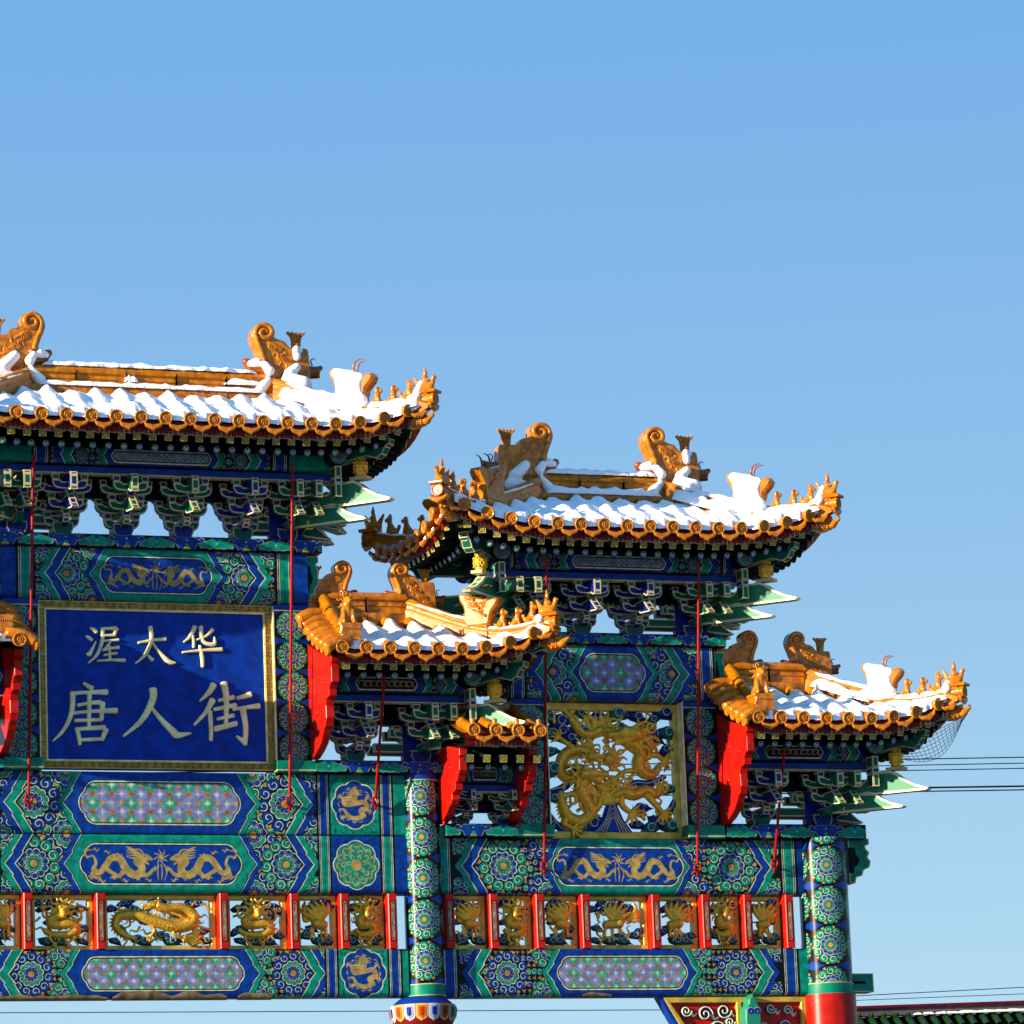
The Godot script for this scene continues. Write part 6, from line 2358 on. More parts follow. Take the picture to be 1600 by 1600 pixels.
func ridge_dragon(s: float) -> Array:
	# the ornament at a ridge end: +x is outward, away from the ridge. Returns [[part name, mesh], ...]
	var key := "ridge_dragon"
	if cache.has(key):
		return cache[key]
	var body := MB.new()
	var p := PackedVector2Array([Vector2(-0.16, -0.10), Vector2(0.268, -0.10), Vector2(0.268, 0.09), Vector2(0.252, 0.25), Vector2(0.236, 0.274), Vector2(0.197, 0.275), Vector2(0.094, 0.274), Vector2(0.063, 0.278), Vector2(0.042, 0.299), Vector2(0.016, 0.334), Vector2(-0.016, 0.347), Vector2(-0.052, 0.354), Vector2(-0.092, 0.374), Vector2(-0.081, 0.424), Vector2(-0.094, 0.469), Vector2(-0.136, 0.504), Vector2(-0.189, 0.519), Vector2(-0.241, 0.509), Vector2(-0.289, 0.474), Vector2(-0.318, 0.419), Vector2(-0.323, 0.369), Vector2(-0.304, 0.309), Vector2(-0.278, 0.25), Vector2(-0.257, 0.19), Vector2(-0.249, 0.145), Vector2(-0.24, 0.09), Vector2(-0.2, 0.0)])
	body.prism(p, -0.085, 0.085, Transform3D.IDENTITY, 0.02)
	var scroll := MB.new()
	for z in [0.088, -0.088]:
		var sp := PackedVector3Array([Vector3(-0.205, 0.13, z), Vector3(-0.215, 0.18, z), Vector3(-0.24, 0.25, z), Vector3(-0.272, 0.32, z)])
		for k in 28:
			var f := k / 27.0
			var a := PI * 1.02 - f * TAU * 1.5
			sp.append(Vector3(-0.192 + cos(a) * 0.098 * (1.0 - 0.78 * f), 0.415 + sin(a) * 0.09 * (1.0 - 0.78 * f), z))
		scroll.tube(sp, lin([0.022, 0.028, 0.025, 0.015], sp.size()), 8)
	for z in [1.0, -1.0]:
		for k in 34:
			var u := fposmod(k * 0.618, 1.0)
			var v := fposmod(k * 0.377 + 0.1, 1.0)
			var c := Vector3(lerpf(-0.15, 0.21, u), lerpf(-0.04, 0.31 - 0.10 * u, v), z * 0.082)
			if k % 2 == 0:
				body.tube(at_path(scroll_path(0.03 + 0.014 * v, 1.3 if k % 4 else -1.3, 0), c), lin([0.018, 0.009], 22), 5)
			else:
				flame(body, c, Vector3(cos(k * 1.9), sin(k * 1.9), 0), 0.09, 0.018, 0.8)
	var jaw := MB.new()
	body_into(jaw, [[Vector3(-0.18, 0.06, 0), Vector3(-0.31, 0.085, 0), 0.10, 0.06], [Vector3(-0.31, 0.085, 0), Vector3(-0.37, 0.13, 0), 0.055, 0.04], [Vector3(-0.16, -0.08, 0), Vector3(-0.27, -0.16, 0), 0.075, 0.055], [Vector3(-0.2, 0.13, 0.08), Vector3(-0.2, 0.13, 0.08), 0.035, 0.035], [Vector3(-0.2, 0.13, -0.08), Vector3(-0.2, 0.13, -0.08), 0.035, 0.035], [Vector3(-0.06, -0.1, 0), Vector3(0.2, -0.16, 0), 0.115, 0.11]], 0.018, 0.03)
	var fin := MB.new()
	fin.lathe(PackedVector2Array([Vector2(0.055, 0.25), Vector2(0.045, 0.29), Vector2(0.052, 0.33), Vector2(0.01, 0.34)]), 12, T(0.147, 0, 0))
	for k in 5:
		var f := (k - 2.0) * 0.5
		fin.tube(PackedVector3Array([Vector3(0.147 + f * 0.032, 0.31, 0), Vector3(0.147 + f * 0.046, 0.40, 0), Vector3(0.147 + f * 0.085, 0.45, 0)]), PackedFloat32Array([0.013, 0.0135, 0.016]), 7, 1.6)
	var back := MB.new()
	body_into(back, [[Vector3(0.26, 0.05, 0), Vector3(0.34, 0.06, 0), 0.07, 0.05], [Vector3(0.34, 0.065, 0), Vector3(0.395, 0.10, 0), 0.04, 0.026], [Vector3(0.31, 0.02, 0), Vector3(0.37, 0.01, 0), 0.035, 0.02]], 0.013, 0.015)
	back.tube(spline([Vector3(0.31, 0.12, 0), Vector3(0.295, 0.165, 0), Vector3(0.32, 0.19, 0), Vector3(0.345, 0.178, 0)], 4), lin([0.009, 0.004], 13), 5)
	cache[key] = [["body", body.mesh(M.amber)], ["scroll_tail", scroll.mesh(M.amber)], ["jaws", jaw.mesh(M.amber_deep)], ["fan_finial", fin.mesh(M.amber)], ["rear_head", back.mesh(M.amber_deep)]]
	return cache[key]


func put_parts(called: String, at: Transform3D, parts: Array, label: String, category: String, group := "") -> Node3D:
	var o := pivot(self, numbered(called), at)
	for q in parts:
		part(o, q[0], q[1])
	tag(o, label, category, group)
	return o


func hip_beast() -> Array:
	# horned head with swept-back mane, looking along +z
	if cache.has("hip_beast"):
		return cache.hip_beast
	var b := MB.new()
	var turn := Transform3D(Basis(Vector3(0, 0, 1), Vector3(0, 1, 0), Vector3(-1, 0, 0)), Vector3.ZERO)
	var p := PackedVector2Array([Vector2(-0.14, -0.03), Vector2(0.13, -0.03), Vector2(0.15, 0.06), Vector2(0.17, 0.13), Vector2(0.235, 0.20), Vector2(0.255, 0.245), Vector2(0.235, 0.28), Vector2(0.19, 0.285), Vector2(0.13, 0.27), Vector2(0.06, 0.29), Vector2(-0.05, 0.315), Vector2(-0.15, 0.355), Vector2(-0.205, 0.375), Vector2(-0.24, 0.35), Vector2(-0.23, 0.29), Vector2(-0.19, 0.22), Vector2(-0.175, 0.16), Vector2(-0.19, 0.09), Vector2(-0.18, 0.02)])
	b.prism(p, -0.075, 0.075, turn, 0.024)
	body_into(b, [[Vector3(0, 0.2, 0.05), Vector3(0, 0.22, 0.20), 0.09, 0.05], [Vector3(0.05, 0.26, 0.1), Vector3(0.05, 0.26, 0.1), 0.032, 0.032], [Vector3(-0.05, 0.26, 0.1), Vector3(-0.05, 0.26, 0.1), 0.032, 0.032], [Vector3(0, 0.06, 0.05), Vector3(0, 0.1, 0.14), 0.08, 0.045]], 0.018, 0.03)
	for s in [-1.0, 1.0]:
		for k in 5:
			flame(b, Vector3(s * 0.072, 0.08 + 0.05 * k, 0.10 - 0.035 * k), Vector3(0, 0.55, -1).normalized(), 0.26 - 0.02 * k, 0.026, 0.25 if k % 2 else -0.25)
	var h := MB.new()
	for s in [-1.0, 1.0]:
		h.tube(spline([Vector3(s * 0.035, 0.28, 0.06), Vector3(s * 0.05, 0.35, 0.03), Vector3(s * 0.05, 0.425, 0.06), Vector3(s * 0.045, 0.44, 0.14)], 5), lin([0.012, 0.011, 0.004], 16), 6)
	cache.hip_beast = [["head_and_mane", b.mesh(M.amber)], ["horns", h.mesh(M.amber_deep)]]
	return cache.hip_beast


func figurine(kind: int) -> ArrayMesh:
	# small seated beasts in a row on a corner, looking along +z
	var key := "figurine%d" % kind
	if cache.has(key):
		return cache[key]
	var caps := []
	if kind < 3:
		caps = [[Vector3(0, 0.03, -0.03), Vector3(0, 0.10, 0.005), 0.036, 0.026], [Vector3(0, 0.10, 0.005), Vector3(0, 0.135, 0.012), 0.024, 0.024], [Vector3(0, 0.15, 0.018), Vector3(0, 0.147, 0.04), 0.03, 0.02],
			[Vector3(0.02, 0.075, 0.018), Vector3(0.022, 0.0, 0.035), 0.014, 0.012], [Vector3(-0.02, 0.075, 0.018), Vector3(-0.022, 0.0, 0.035), 0.014, 0.012],
			[Vector3(0.03, 0.015, -0.02), Vector3(0.032, 0.005, 0.02), 0.018, 0.012], [Vector3(-0.03, 0.015, -0.02), Vector3(-0.032, 0.005, 0.02), 0.018, 0.012], [Vector3(0, 0.02, -0.06), Vector3(0, 0.055, -0.08), 0.014, 0.01]]
		if kind == 0:   # round mane
			for k in 7:
				var a := TAU * k / 7
				var c := Vector3(cos(a) * 0.028, 0.15 + sin(a) * 0.028, 0.008)
				caps.append([c, c, 0.014, 0.014])
		elif kind == 1:   # ears out
			for s in [-1.0, 1.0]:
				caps.append([Vector3(s * 0.02, 0.165, 0.01), Vector3(s * 0.048, 0.175, 0.0), 0.013, 0.007])
		else:   # tall, with a tail held up
			caps.append([Vector3(0, 0.02, -0.06), Vector3(0, 0.08, -0.085), 0.014, 0.018])
			caps.append([Vector3(0, 0.16, 0.01), Vector3(0, 0.195, 0.0), 0.026, 0.014])
	else:   # a man riding a hen
		caps = [[Vector3(0, 0.05, -0.04), Vector3(0, 0.06, 0.04), 0.05, 0.045], [Vector3(0, 0.07, 0.06), Vector3(0, 0.15, 0.09), 0.028, 0.02], [Vector3(0, 0.16, 0.09), Vector3(0, 0.157, 0.115), 0.022, 0.008], [Vector3(0, 0.08, -0.06), Vector3(0, 0.17, -0.11), 0.03, 0.012],
			[Vector3(0, 0.1, 0), Vector3(0, 0.17, 0.0), 0.034, 0.024], [Vector3(0, 0.205, 0.004), Vector3(0, 0.21, 0.004), 0.021, 0.02], [Vector3(0, 0.225, 0), Vector3(0, 0.255, 0), 0.013, 0.011],
			[Vector3(0.03, 0.16, 0.0), Vector3(0.018, 0.13, 0.04), 0.012, 0.01], [Vector3(-0.03, 0.16, 0.0), Vector3(-0.018, 0.13, 0.04), 0.012, 0.01], [Vector3(0, 0.0, 0), Vector3(0, 0.03, 0), 0.05, 0.035]]
	cache[key] = body_mesh(caps, 0.008, 0.012, M.amber)
	return cache[key]


func verge_figure() -> Array:
	if cache.has("verge_figure"):
		return cache.verge_figure
	var b := MB.new()
	body_into(b, [[Vector3(0, 0.04, -0.02), Vector3(0, 0.18, 0.0), 0.07, 0.055], [Vector3(0, 0.2, 0.01), Vector3(0, 0.235, 0.03), 0.05, 0.04], [Vector3(0, 0.235, 0.04), Vector3(0, 0.215, 0.085), 0.036, 0.025], [Vector3(0.045, 0.14, 0.02), Vector3(0.05, 0.02, 0.06), 0.028, 0.022], [Vector3(-0.045, 0.14, 0.02), Vector3(-0.05, 0.02, 0.06), 0.028, 0.022], [Vector3(0.05, 0.03, -0.04), Vector3(0.055, 0.02, 0.04), 0.035, 0.025], [Vector3(-0.05, 0.03, -0.04), Vector3(-0.055, 0.02, 0.04), 0.035, 0.025]], 0.013, 0.02)
	for k in 8:
		var a := TAU * k / 8
		flame(b, Vector3(cos(a) * 0.03, 0.23 + sin(a) * 0.03, 0.0), Vector3(cos(a), sin(a) + 0.3, -0.3).normalized(), 0.08, 0.012, 0.5)
	for s in [-1.0, 1.0]:
		b.tube(spline([Vector3(s * 0.03, 0.26, 0.02), Vector3(s * 0.045, 0.31, 0.01), Vector3(s * 0.02, 0.325, 0.03)], 3), lin([0.01, 0.005], 7), 5)
	cache.verge_figure = [["seated_beast", b.mesh(M.amber)]]
	return cache.verge_figure


func build_figures() -> void:
	# ridge-end dragons, one pair on each ridge
	var where := {"main": ["tallest roof", 1.0], "side": ["dragon-panel roof", 1.0], "small": ["small roof beside the sign", 0.78], "outer": ["end-column roof", 0.80], "far_small": ["left-edge small roof", 0.78], "far_side": ["far side roof", 1.0]}
	for key in where:
		var r: Dictionary = R[key]
		var k: float = where[key][1]
		for s in [-1.0, 1.0]:
			var x: float = (r.rr + 0.09) if s > 0 else (r.rl - 0.09)
			if r.left == "verge" and s < 0:
				x = r.rl + 0.09
			if r.right == "verge" and s > 0:
				x = r.rr - 0.09
			var b := Basis.from_scale(Vector3(k, k, k))
			if s < 0:
				b = Basis(Vector3.UP, PI) * b
			var y: float = r.W + (1.14 if k > 0.9 else 1.05)
			var end := "left" if s < 0 else "right"
			put_parts("ridge_dragon", Transform3D(b, Vector3(x, y, 0)), ridge_dragon(1.0), "curled-tail dragon on the %s end of the %s ridge" % [end, where[key][0]], "roof ornament", "curled-tail dragons on the ridge ends")
	# corner beasts and the rows of small figures
	var corners := [["main", 1.0, 1.0, "right corner of the tallest roof"], ["side", 1.0, 1.0, "right corner of the dragon-panel roof"], ["side", -1.0, 1.0, "left front corner of the dragon-panel roof"], ["side", -1.0, -1.0, "dark rear corner of the dragon-panel roof"], ["small", 1.0, 1.0, "corner of the small roof beside the sign"], ["outer", 1.0, 1.0, "corner of the end-column roof"], ["main", 1.0, -1.0, ""], ["side", 1.0, -1.0, ""]]
	for q in corners:
		var r: Dictionary = R[q[0]]
		var s: float = q[1]
		var face: float = q[2]
		var yaw := atan2(s * (r.xr - r.rr if s > 0 else r.rl - r.xl), face * (ZC - ZT))
		var at := func(u: float, h: float) -> Transform3D:
			var p := hip_pt(r, s, u, lerpf(ZT, ZC, u))
			return TR(p.x, p.y + h, p.z * face, yaw)
		var sc := 0.95 if r.left == "hip" else 0.85
		if q[3] == "":
			continue
		put_parts("horned_beast", (at.call(0.50, 0.15) as Transform3D) * Transform3D(Basis.from_scale(Vector3.ONE * sc), Vector3.ZERO), hip_beast(), "horned beast head on the %s" % q[3], "roof ornament", "horned beast heads on the corner ridges")
		for k in 3:
			var f := top("roof_figurine", figurine([1, 0, 2][k] if k else 0), (at.call(0.655 + 0.105 * k, 0.115) as Transform3D) * Transform3D(Basis.from_scale(Vector3.ONE * 1.08), Vector3.ZERO))
			tag(f, "%s figure from the tip, %s" % [["fourth", "third", "second"][k], q[3]], "roof figurine", "small beasts on the corner ridges")
		var m := top("roof_figurine", figurine(3), at.call(0.975, 0.115))
		tag(m, "hen rider at the tip, %s" % q[3], "roof figurine", "small beasts on the corner ridges")
	for q in [["small", "small roof beside the sign"], ["outer", "small roof over the end column"]]:
		var r: Dictionary = R[q[0]]
		var xv: float = r.xl + 0.19
		put_parts("seated_beast", Transform3D(Basis.from_scale(Vector3.ONE * 0.98), Vector3(xv, ys(r, xv, 0.92) + 0.20, 0.88)), verge_figure(), "seated beast on a plinth, left foot of the %s" % q[1], "roof ornament")


# ------------------------------------------------------------------ the sign

func build_sign() -> void:
	var o := pivot(self, "sign_board", T(0, 8.49, 0.045))
	tag(o, "blue sign board with gold Chinese characters in a fretted gold frame", "sign")
	var b := MB.new()
	b.box(Vector3(-1.15, -0.80, -0.03), Vector3(1.15, 0.80, 0.03))
	var blue := paint(Color(0.0, 0.21, 0.62), 0.55, 60)
	part(o, "blue_board", b.mesh(blue))
	for q in [[-1.163, 1.163, 0.752, 0.822, true], [-1.163, 1.163, -0.795, -0.722, true], [-1.163, -1.088, -0.722, 0.752, false], [1.088, 1.163, -0.722, 0.752, false]]:
		var f := MB.new()
		f.box(Vector3(q[0], q[2], -0.03), Vector3(q[1], q[3], 0.055))
		var bar := part(o, "frame_bar", f.mesh(M.gold_dull))
		var g := MB.new()
		var n: float = (q[1] - q[0]) / 0.075 if q[4] else (q[3] - q[2]) / 0.075
		if q[4]:
			g.quad(Vector3(q[0], q[2] + 0.006, 0.0575), Vector3(q[1], q[2] + 0.006, 0.0575), Vector3(q[1], q[3] - 0.006, 0.0575), Vector3(q[0], q[3] - 0.006, 0.0575), Vector2(0, 1), Vector2(n, 1), Vector2(n, 0), Vector2(0, 0))
		else:
			g.quad(Vector3(q[0] + 0.006, q[2], 0.0575), Vector3(q[1] - 0.006, q[2], 0.0575), Vector3(q[1] - 0.006, q[3], 0.0575), Vector3(q[0] + 0.006, q[3], 0.0575), Vector2(0, n), Vector2(1, n), Vector2(1, 0), Vector2(0, 0))
		part(bar, "fret_pattern", g.mesh(M.fret))
	for q in [[-1.088, 1.088, 0.738, 0.752], [-1.088, 1.088, -0.722, -0.708], [-1.088, -1.074, -0.708, 0.738], [1.074, 1.088, -0.708, 0.738]]:
		var f := MB.new()
		f.box(Vector3(q[0], q[2], 0.0), Vector3(q[1], q[3], 0.045))
		part(o, "inner_edge", f.mesh(M.gold_leaf))
	for e in [1.0, -1.0]:
		var j := MB.new()
		j.box(Vector3(minf(e * 1.153, e * 1.1655), -0.70, 0.0575), Vector3(maxf(e * 1.153, e * 1.1655), 0.81, 0.109))
		part(o, "gold_lining", j.mesh(M.gold_leaf))
	# each character: strokes of [x, y, half-width, ...] in millimetres from the board's middle
	var text := {
		"wo": [[-643,564,9,-610,551,16,-583,526,17],[-684,484,11,-659,470,16,-628,447,14],[-680,316,12,-657,312,21,-628,359,14,-591,436,6],[-537,559,12,-455,566,12,-389,570,17],[-384,565,19,-397,532,16,-409,499,12],[-517,494,10,-399,502,11],[-521,557,17,-524,473,17,-548,379,16,-591,294,14,-666,226,7],[-512,443,9,-447,447,10,-367,456,13],[-443,442,8,-486,385,10,-523,350,10],[-523,347,9,-449,370,10,-368,383,16],[-514,303,9,-450,316,10,-388,326,13],[-458,390,11,-456,260,13],[-578,246,8,-451,258,11,-311,258,17]],
		"tai": [[-172,432,10,-31,460,12,97,473,17],[-52,587,20,-41,512,18,-46,446,17,-90,342,16,-149,275,12,-206,230,7],[-34,432,8,33,345,13,98,276,20,135,248,23,192,243,6],[-82,312,7,-37,266,18]],
		"hua": [[389,601,21,361,539,17,321,482,12,278,451,7],[365,516,13,375,455,13,374,399,10],[450,603,18,456,513,16,469,462,15,521,435,16,583,439,17,582,502,6],[565,577,18,504,514,11,407,473,7],[263,347,9,453,370,12,654,384,19],[434,414,14,456,306,16,460,211,14]],
		"tang": [[-718,28,12,-636,-21,23],[-839,-73,18,-678,-60,16,-493,-54,26],[-826,-76,25,-834,-225,22,-874,-347,19,-944,-456,16,-1026,-534,7],[-776,-186,15,-653,-161,15,-557,-155,23],[-536,-159,25,-549,-322,16],[-839,-265,14,-640,-242,15,-401,-231,26],[-806,-335,15,-546,-321,15],[-662,-80,21,-673,-384,16],[-791,-410,21,-774,-480,18,-765,-564,15],[-793,-416,16,-520,-395,21],[-507,-416,25,-547,-517,16],[-757,-520,15,-543,-507,16]],
		"ren": [[-39,-19,34,-36,-89,31,-84,-212,29,-176,-343,23,-337,-477,10],[-49,-205,12,45,-319,22,153,-426,31,194,-459,30,326,-440,8]],
		"jie": [[563,37,31,516,-39,23,423,-125,8],[551,-113,29,476,-237,19,362,-358,11],[521,-223,19,528,-380,19,525,-505,16],[611,-116,14,759,-82,22],[563,-205,15,778,-160,22],[597,-297,14,754,-260,19],[570,-395,25,780,-338,23],[667,53,31,688,-104,25,675,-378,16],[797,-91,16,930,-52,25],[756,-201,15,882,-180,16,1011,-164,26],[851,-204,27,874,-375,23,862,-539,21],[859,-518,25,780,-461,8]],
	}
	for key in text:
		var c := pivot(o, "character")
		for st in text[key]:
			var pts := []
			var ws := []
			for k in range(0, st.size(), 3):
				pts.append(Vector3(st[k], st[k + 1], 0) * 0.001)
				ws.append(st[k + 2] * 0.00113)
			var mb := MB.new()
			stroke(mb, spline(pts, 6), lin(ws, (pts.size() - 1) * 6 + 1), 0.029, 0.026)
			part(c, "brush_stroke", mb.mesh(M.gold_leaf))


# a raised brush stroke: flat top with rounded shoulders, round ends
func stroke(mb: MB, path: PackedVector3Array, w: PackedFloat32Array, z0: float, h: float) -> void:
	var m := path.size()
	var rows := []
	var secs := [[-1.0, 0.0], [-0.99, 0.55], [-0.86, 0.86], [-0.6, 0.97], [0.0, 1.03], [0.6, 0.97], [0.86, 0.86], [0.99, 0.55], [1.0, 0.0]]
	for i in range(-3, m + 3):
		var k := clampi(i, 0, m - 1)
		var t := (path[mini(k + 1, m - 1)] - path[maxi(k - 1, 0)]).normalized()
		var sd := Vector3(-t.y, t.x, 0)
		var over := 0.0
		var ww := w[k]
		var hh := 1.0
		if i < 0 or i >= m:
			var f := (-i if i < 0 else i - m + 1) / 3.0
			over = sin(f * PI * 0.5) * w[k] * 0.55 * (-1.0 if i < 0 else 1.0)
			ww = w[k] * maxf(cos(f * PI * 0.5), 0.02)
			hh = 0.55 + 0.45 * cos(f * PI * 0.5) if f < 0.99 else 0.0
		var row := PackedVector3Array()
		for q in secs:
			row.append(path[k] + t * over + sd * ww * q[0] + Vector3(0, 0, z0 + h * q[1] * hh))
		rows.append(row)
	mb.sheet(rows, false, true)


# ------------------------------------------------------------------ snow

func snow_roof(b: MB, r: Dictionary, sd: int, x0: float, x1: float, top_gap: float, thick: float) -> void:
	var nz := noise(2.2, sd)
	var fine := noise(9.0, sd + 5)
	var nx := int((x1 - x0) / (PITCH / 12.0))
	var nj := 16
	var rows := []
	for j in nj + 1:
		rows.append(PackedVector3Array())
	var first: float = r.xs[0]
	for i in nx + 1:
		var x := lerpf(x0, x1, float(i) / nx)
		var c := 0.5 + 0.5 * cos(TAU * (x - first) / PITCH)   # 1 on a row, 0 in the trough
		var idx := int(round((x - first) / PITCH))
		var z0 := zs(r, x) + top_gap * (1.0 - 0.65 * c) - 0.03
		var zend := ze(r, x)
		var ragged := 0.08 * fine.get_noise_2d(x * 1.2, idx * 3.7) + 0.09 * nz.get_noise_2d(idx * 5.1, 2.0)
		var z1 := zend - 0.005 - 0.05 * pow(c, 3.0) + ragged * (0.7 if c > 0.6 else 0.35)
		z1 = minf(z1, zend + 0.012)
		if z1 < z0 + 0.04:
			z0 = z1 - 0.04
		for j in nj + 1:
			var s := float(j) / nj
			var z := lerpf(z0, z1, s)
			var th := thick * (0.8 + 0.9 * nz.get_noise_2d(x * 0.9, z * 2.0)) + 0.012 * fine.get_noise_2d(x, z)
			var crest := 0.036 * pow(c, 1.2) + 0.026
			# lumps left where snow has slid
			th *= 1.0 - 0.55 * smoothstep(0.15, 0.5, nz.get_noise_2d(idx * 2.3, z * 1.2 + 9.0)) * c
			var round_end := sqrt(maxf(0.0, 1.0 - pow(s, 9.0)))
			var round_top := sqrt(clampf(s * 8.0, 0.0, 1.0))
			var h := (crest + th) * minf(round_end, round_top)
			if j == nj or j == 0:
				h = -0.012
			rows[j].append(Vector3(x, ys(r, x, z) + h, z))
	b.sheet(rows, false, true)


func snow_strip(b: MB, path: PackedVector3Array, w: float, h: float, sd: int) -> void:
	# a bank of snow lying along a path (its base line)
	var nz := noise(4.0, sd)
	var rows := []
	var m := path.size()
	for i in m:
		var t := path[mini(i + 1, m - 1)] - path[maxi(i - 1, 0)]
		t.y = 0
		var side := t.normalized().cross(Vector3.UP)
		var f := clampf(minf(i, m - 1 - i) / 2.0, 0.0, 1.0)
		var e := sqrt(f) if f > 0 else 0.02
		var n0 := 1.0 + 0.5 * nz.get_noise_2d(path[i].x * 1.5, path[i].z * 1.5 + sd)
		var n1 := 1.0 + 0.35 * nz.get_noise_2d(path[i].x * 2.5 + 7.0, sd)
		var n2 := 1.0 + 0.35 * nz.get_noise_2d(path[i].x * 2.5 - 7.0, sd)
		var row := PackedVector3Array()
		for q in [[-1.0, -0.02], [-1.04, 0.3], [-0.88, 0.72], [-0.5, 0.95], [0.0, 1.05], [0.5, 0.95], [0.88, 0.72], [1.04, 0.3], [1.0, -0.02]]:
			row.append(path[i] + side * q[0] * w * (n1 if q[0] < 0 else n2) * lerpf(0.5, 1.0, e) + Vector3(0, q[1] * h * n0 * e, 0))
		rows.append(row)
	b.sheet(rows)


func line_path(a: Vector3, c: Vector3, step := 0.04) -> PackedVector3Array:
	var n := maxi(3, int(a.distance_to(c) / step))
	var out := PackedVector3Array()
	for i in n + 1:
		out.append(a.lerp(c, float(i) / n))
	return out


func raised(p: PackedVector3Array, h: float) -> PackedVector3Array:
	return at_path(p, Vector3(0, h, 0))


func lump(b: MB, caps: Array, at := Transform3D.IDENTITY) -> void:
	body_into(b, caps, 0.014, 0.03, at)


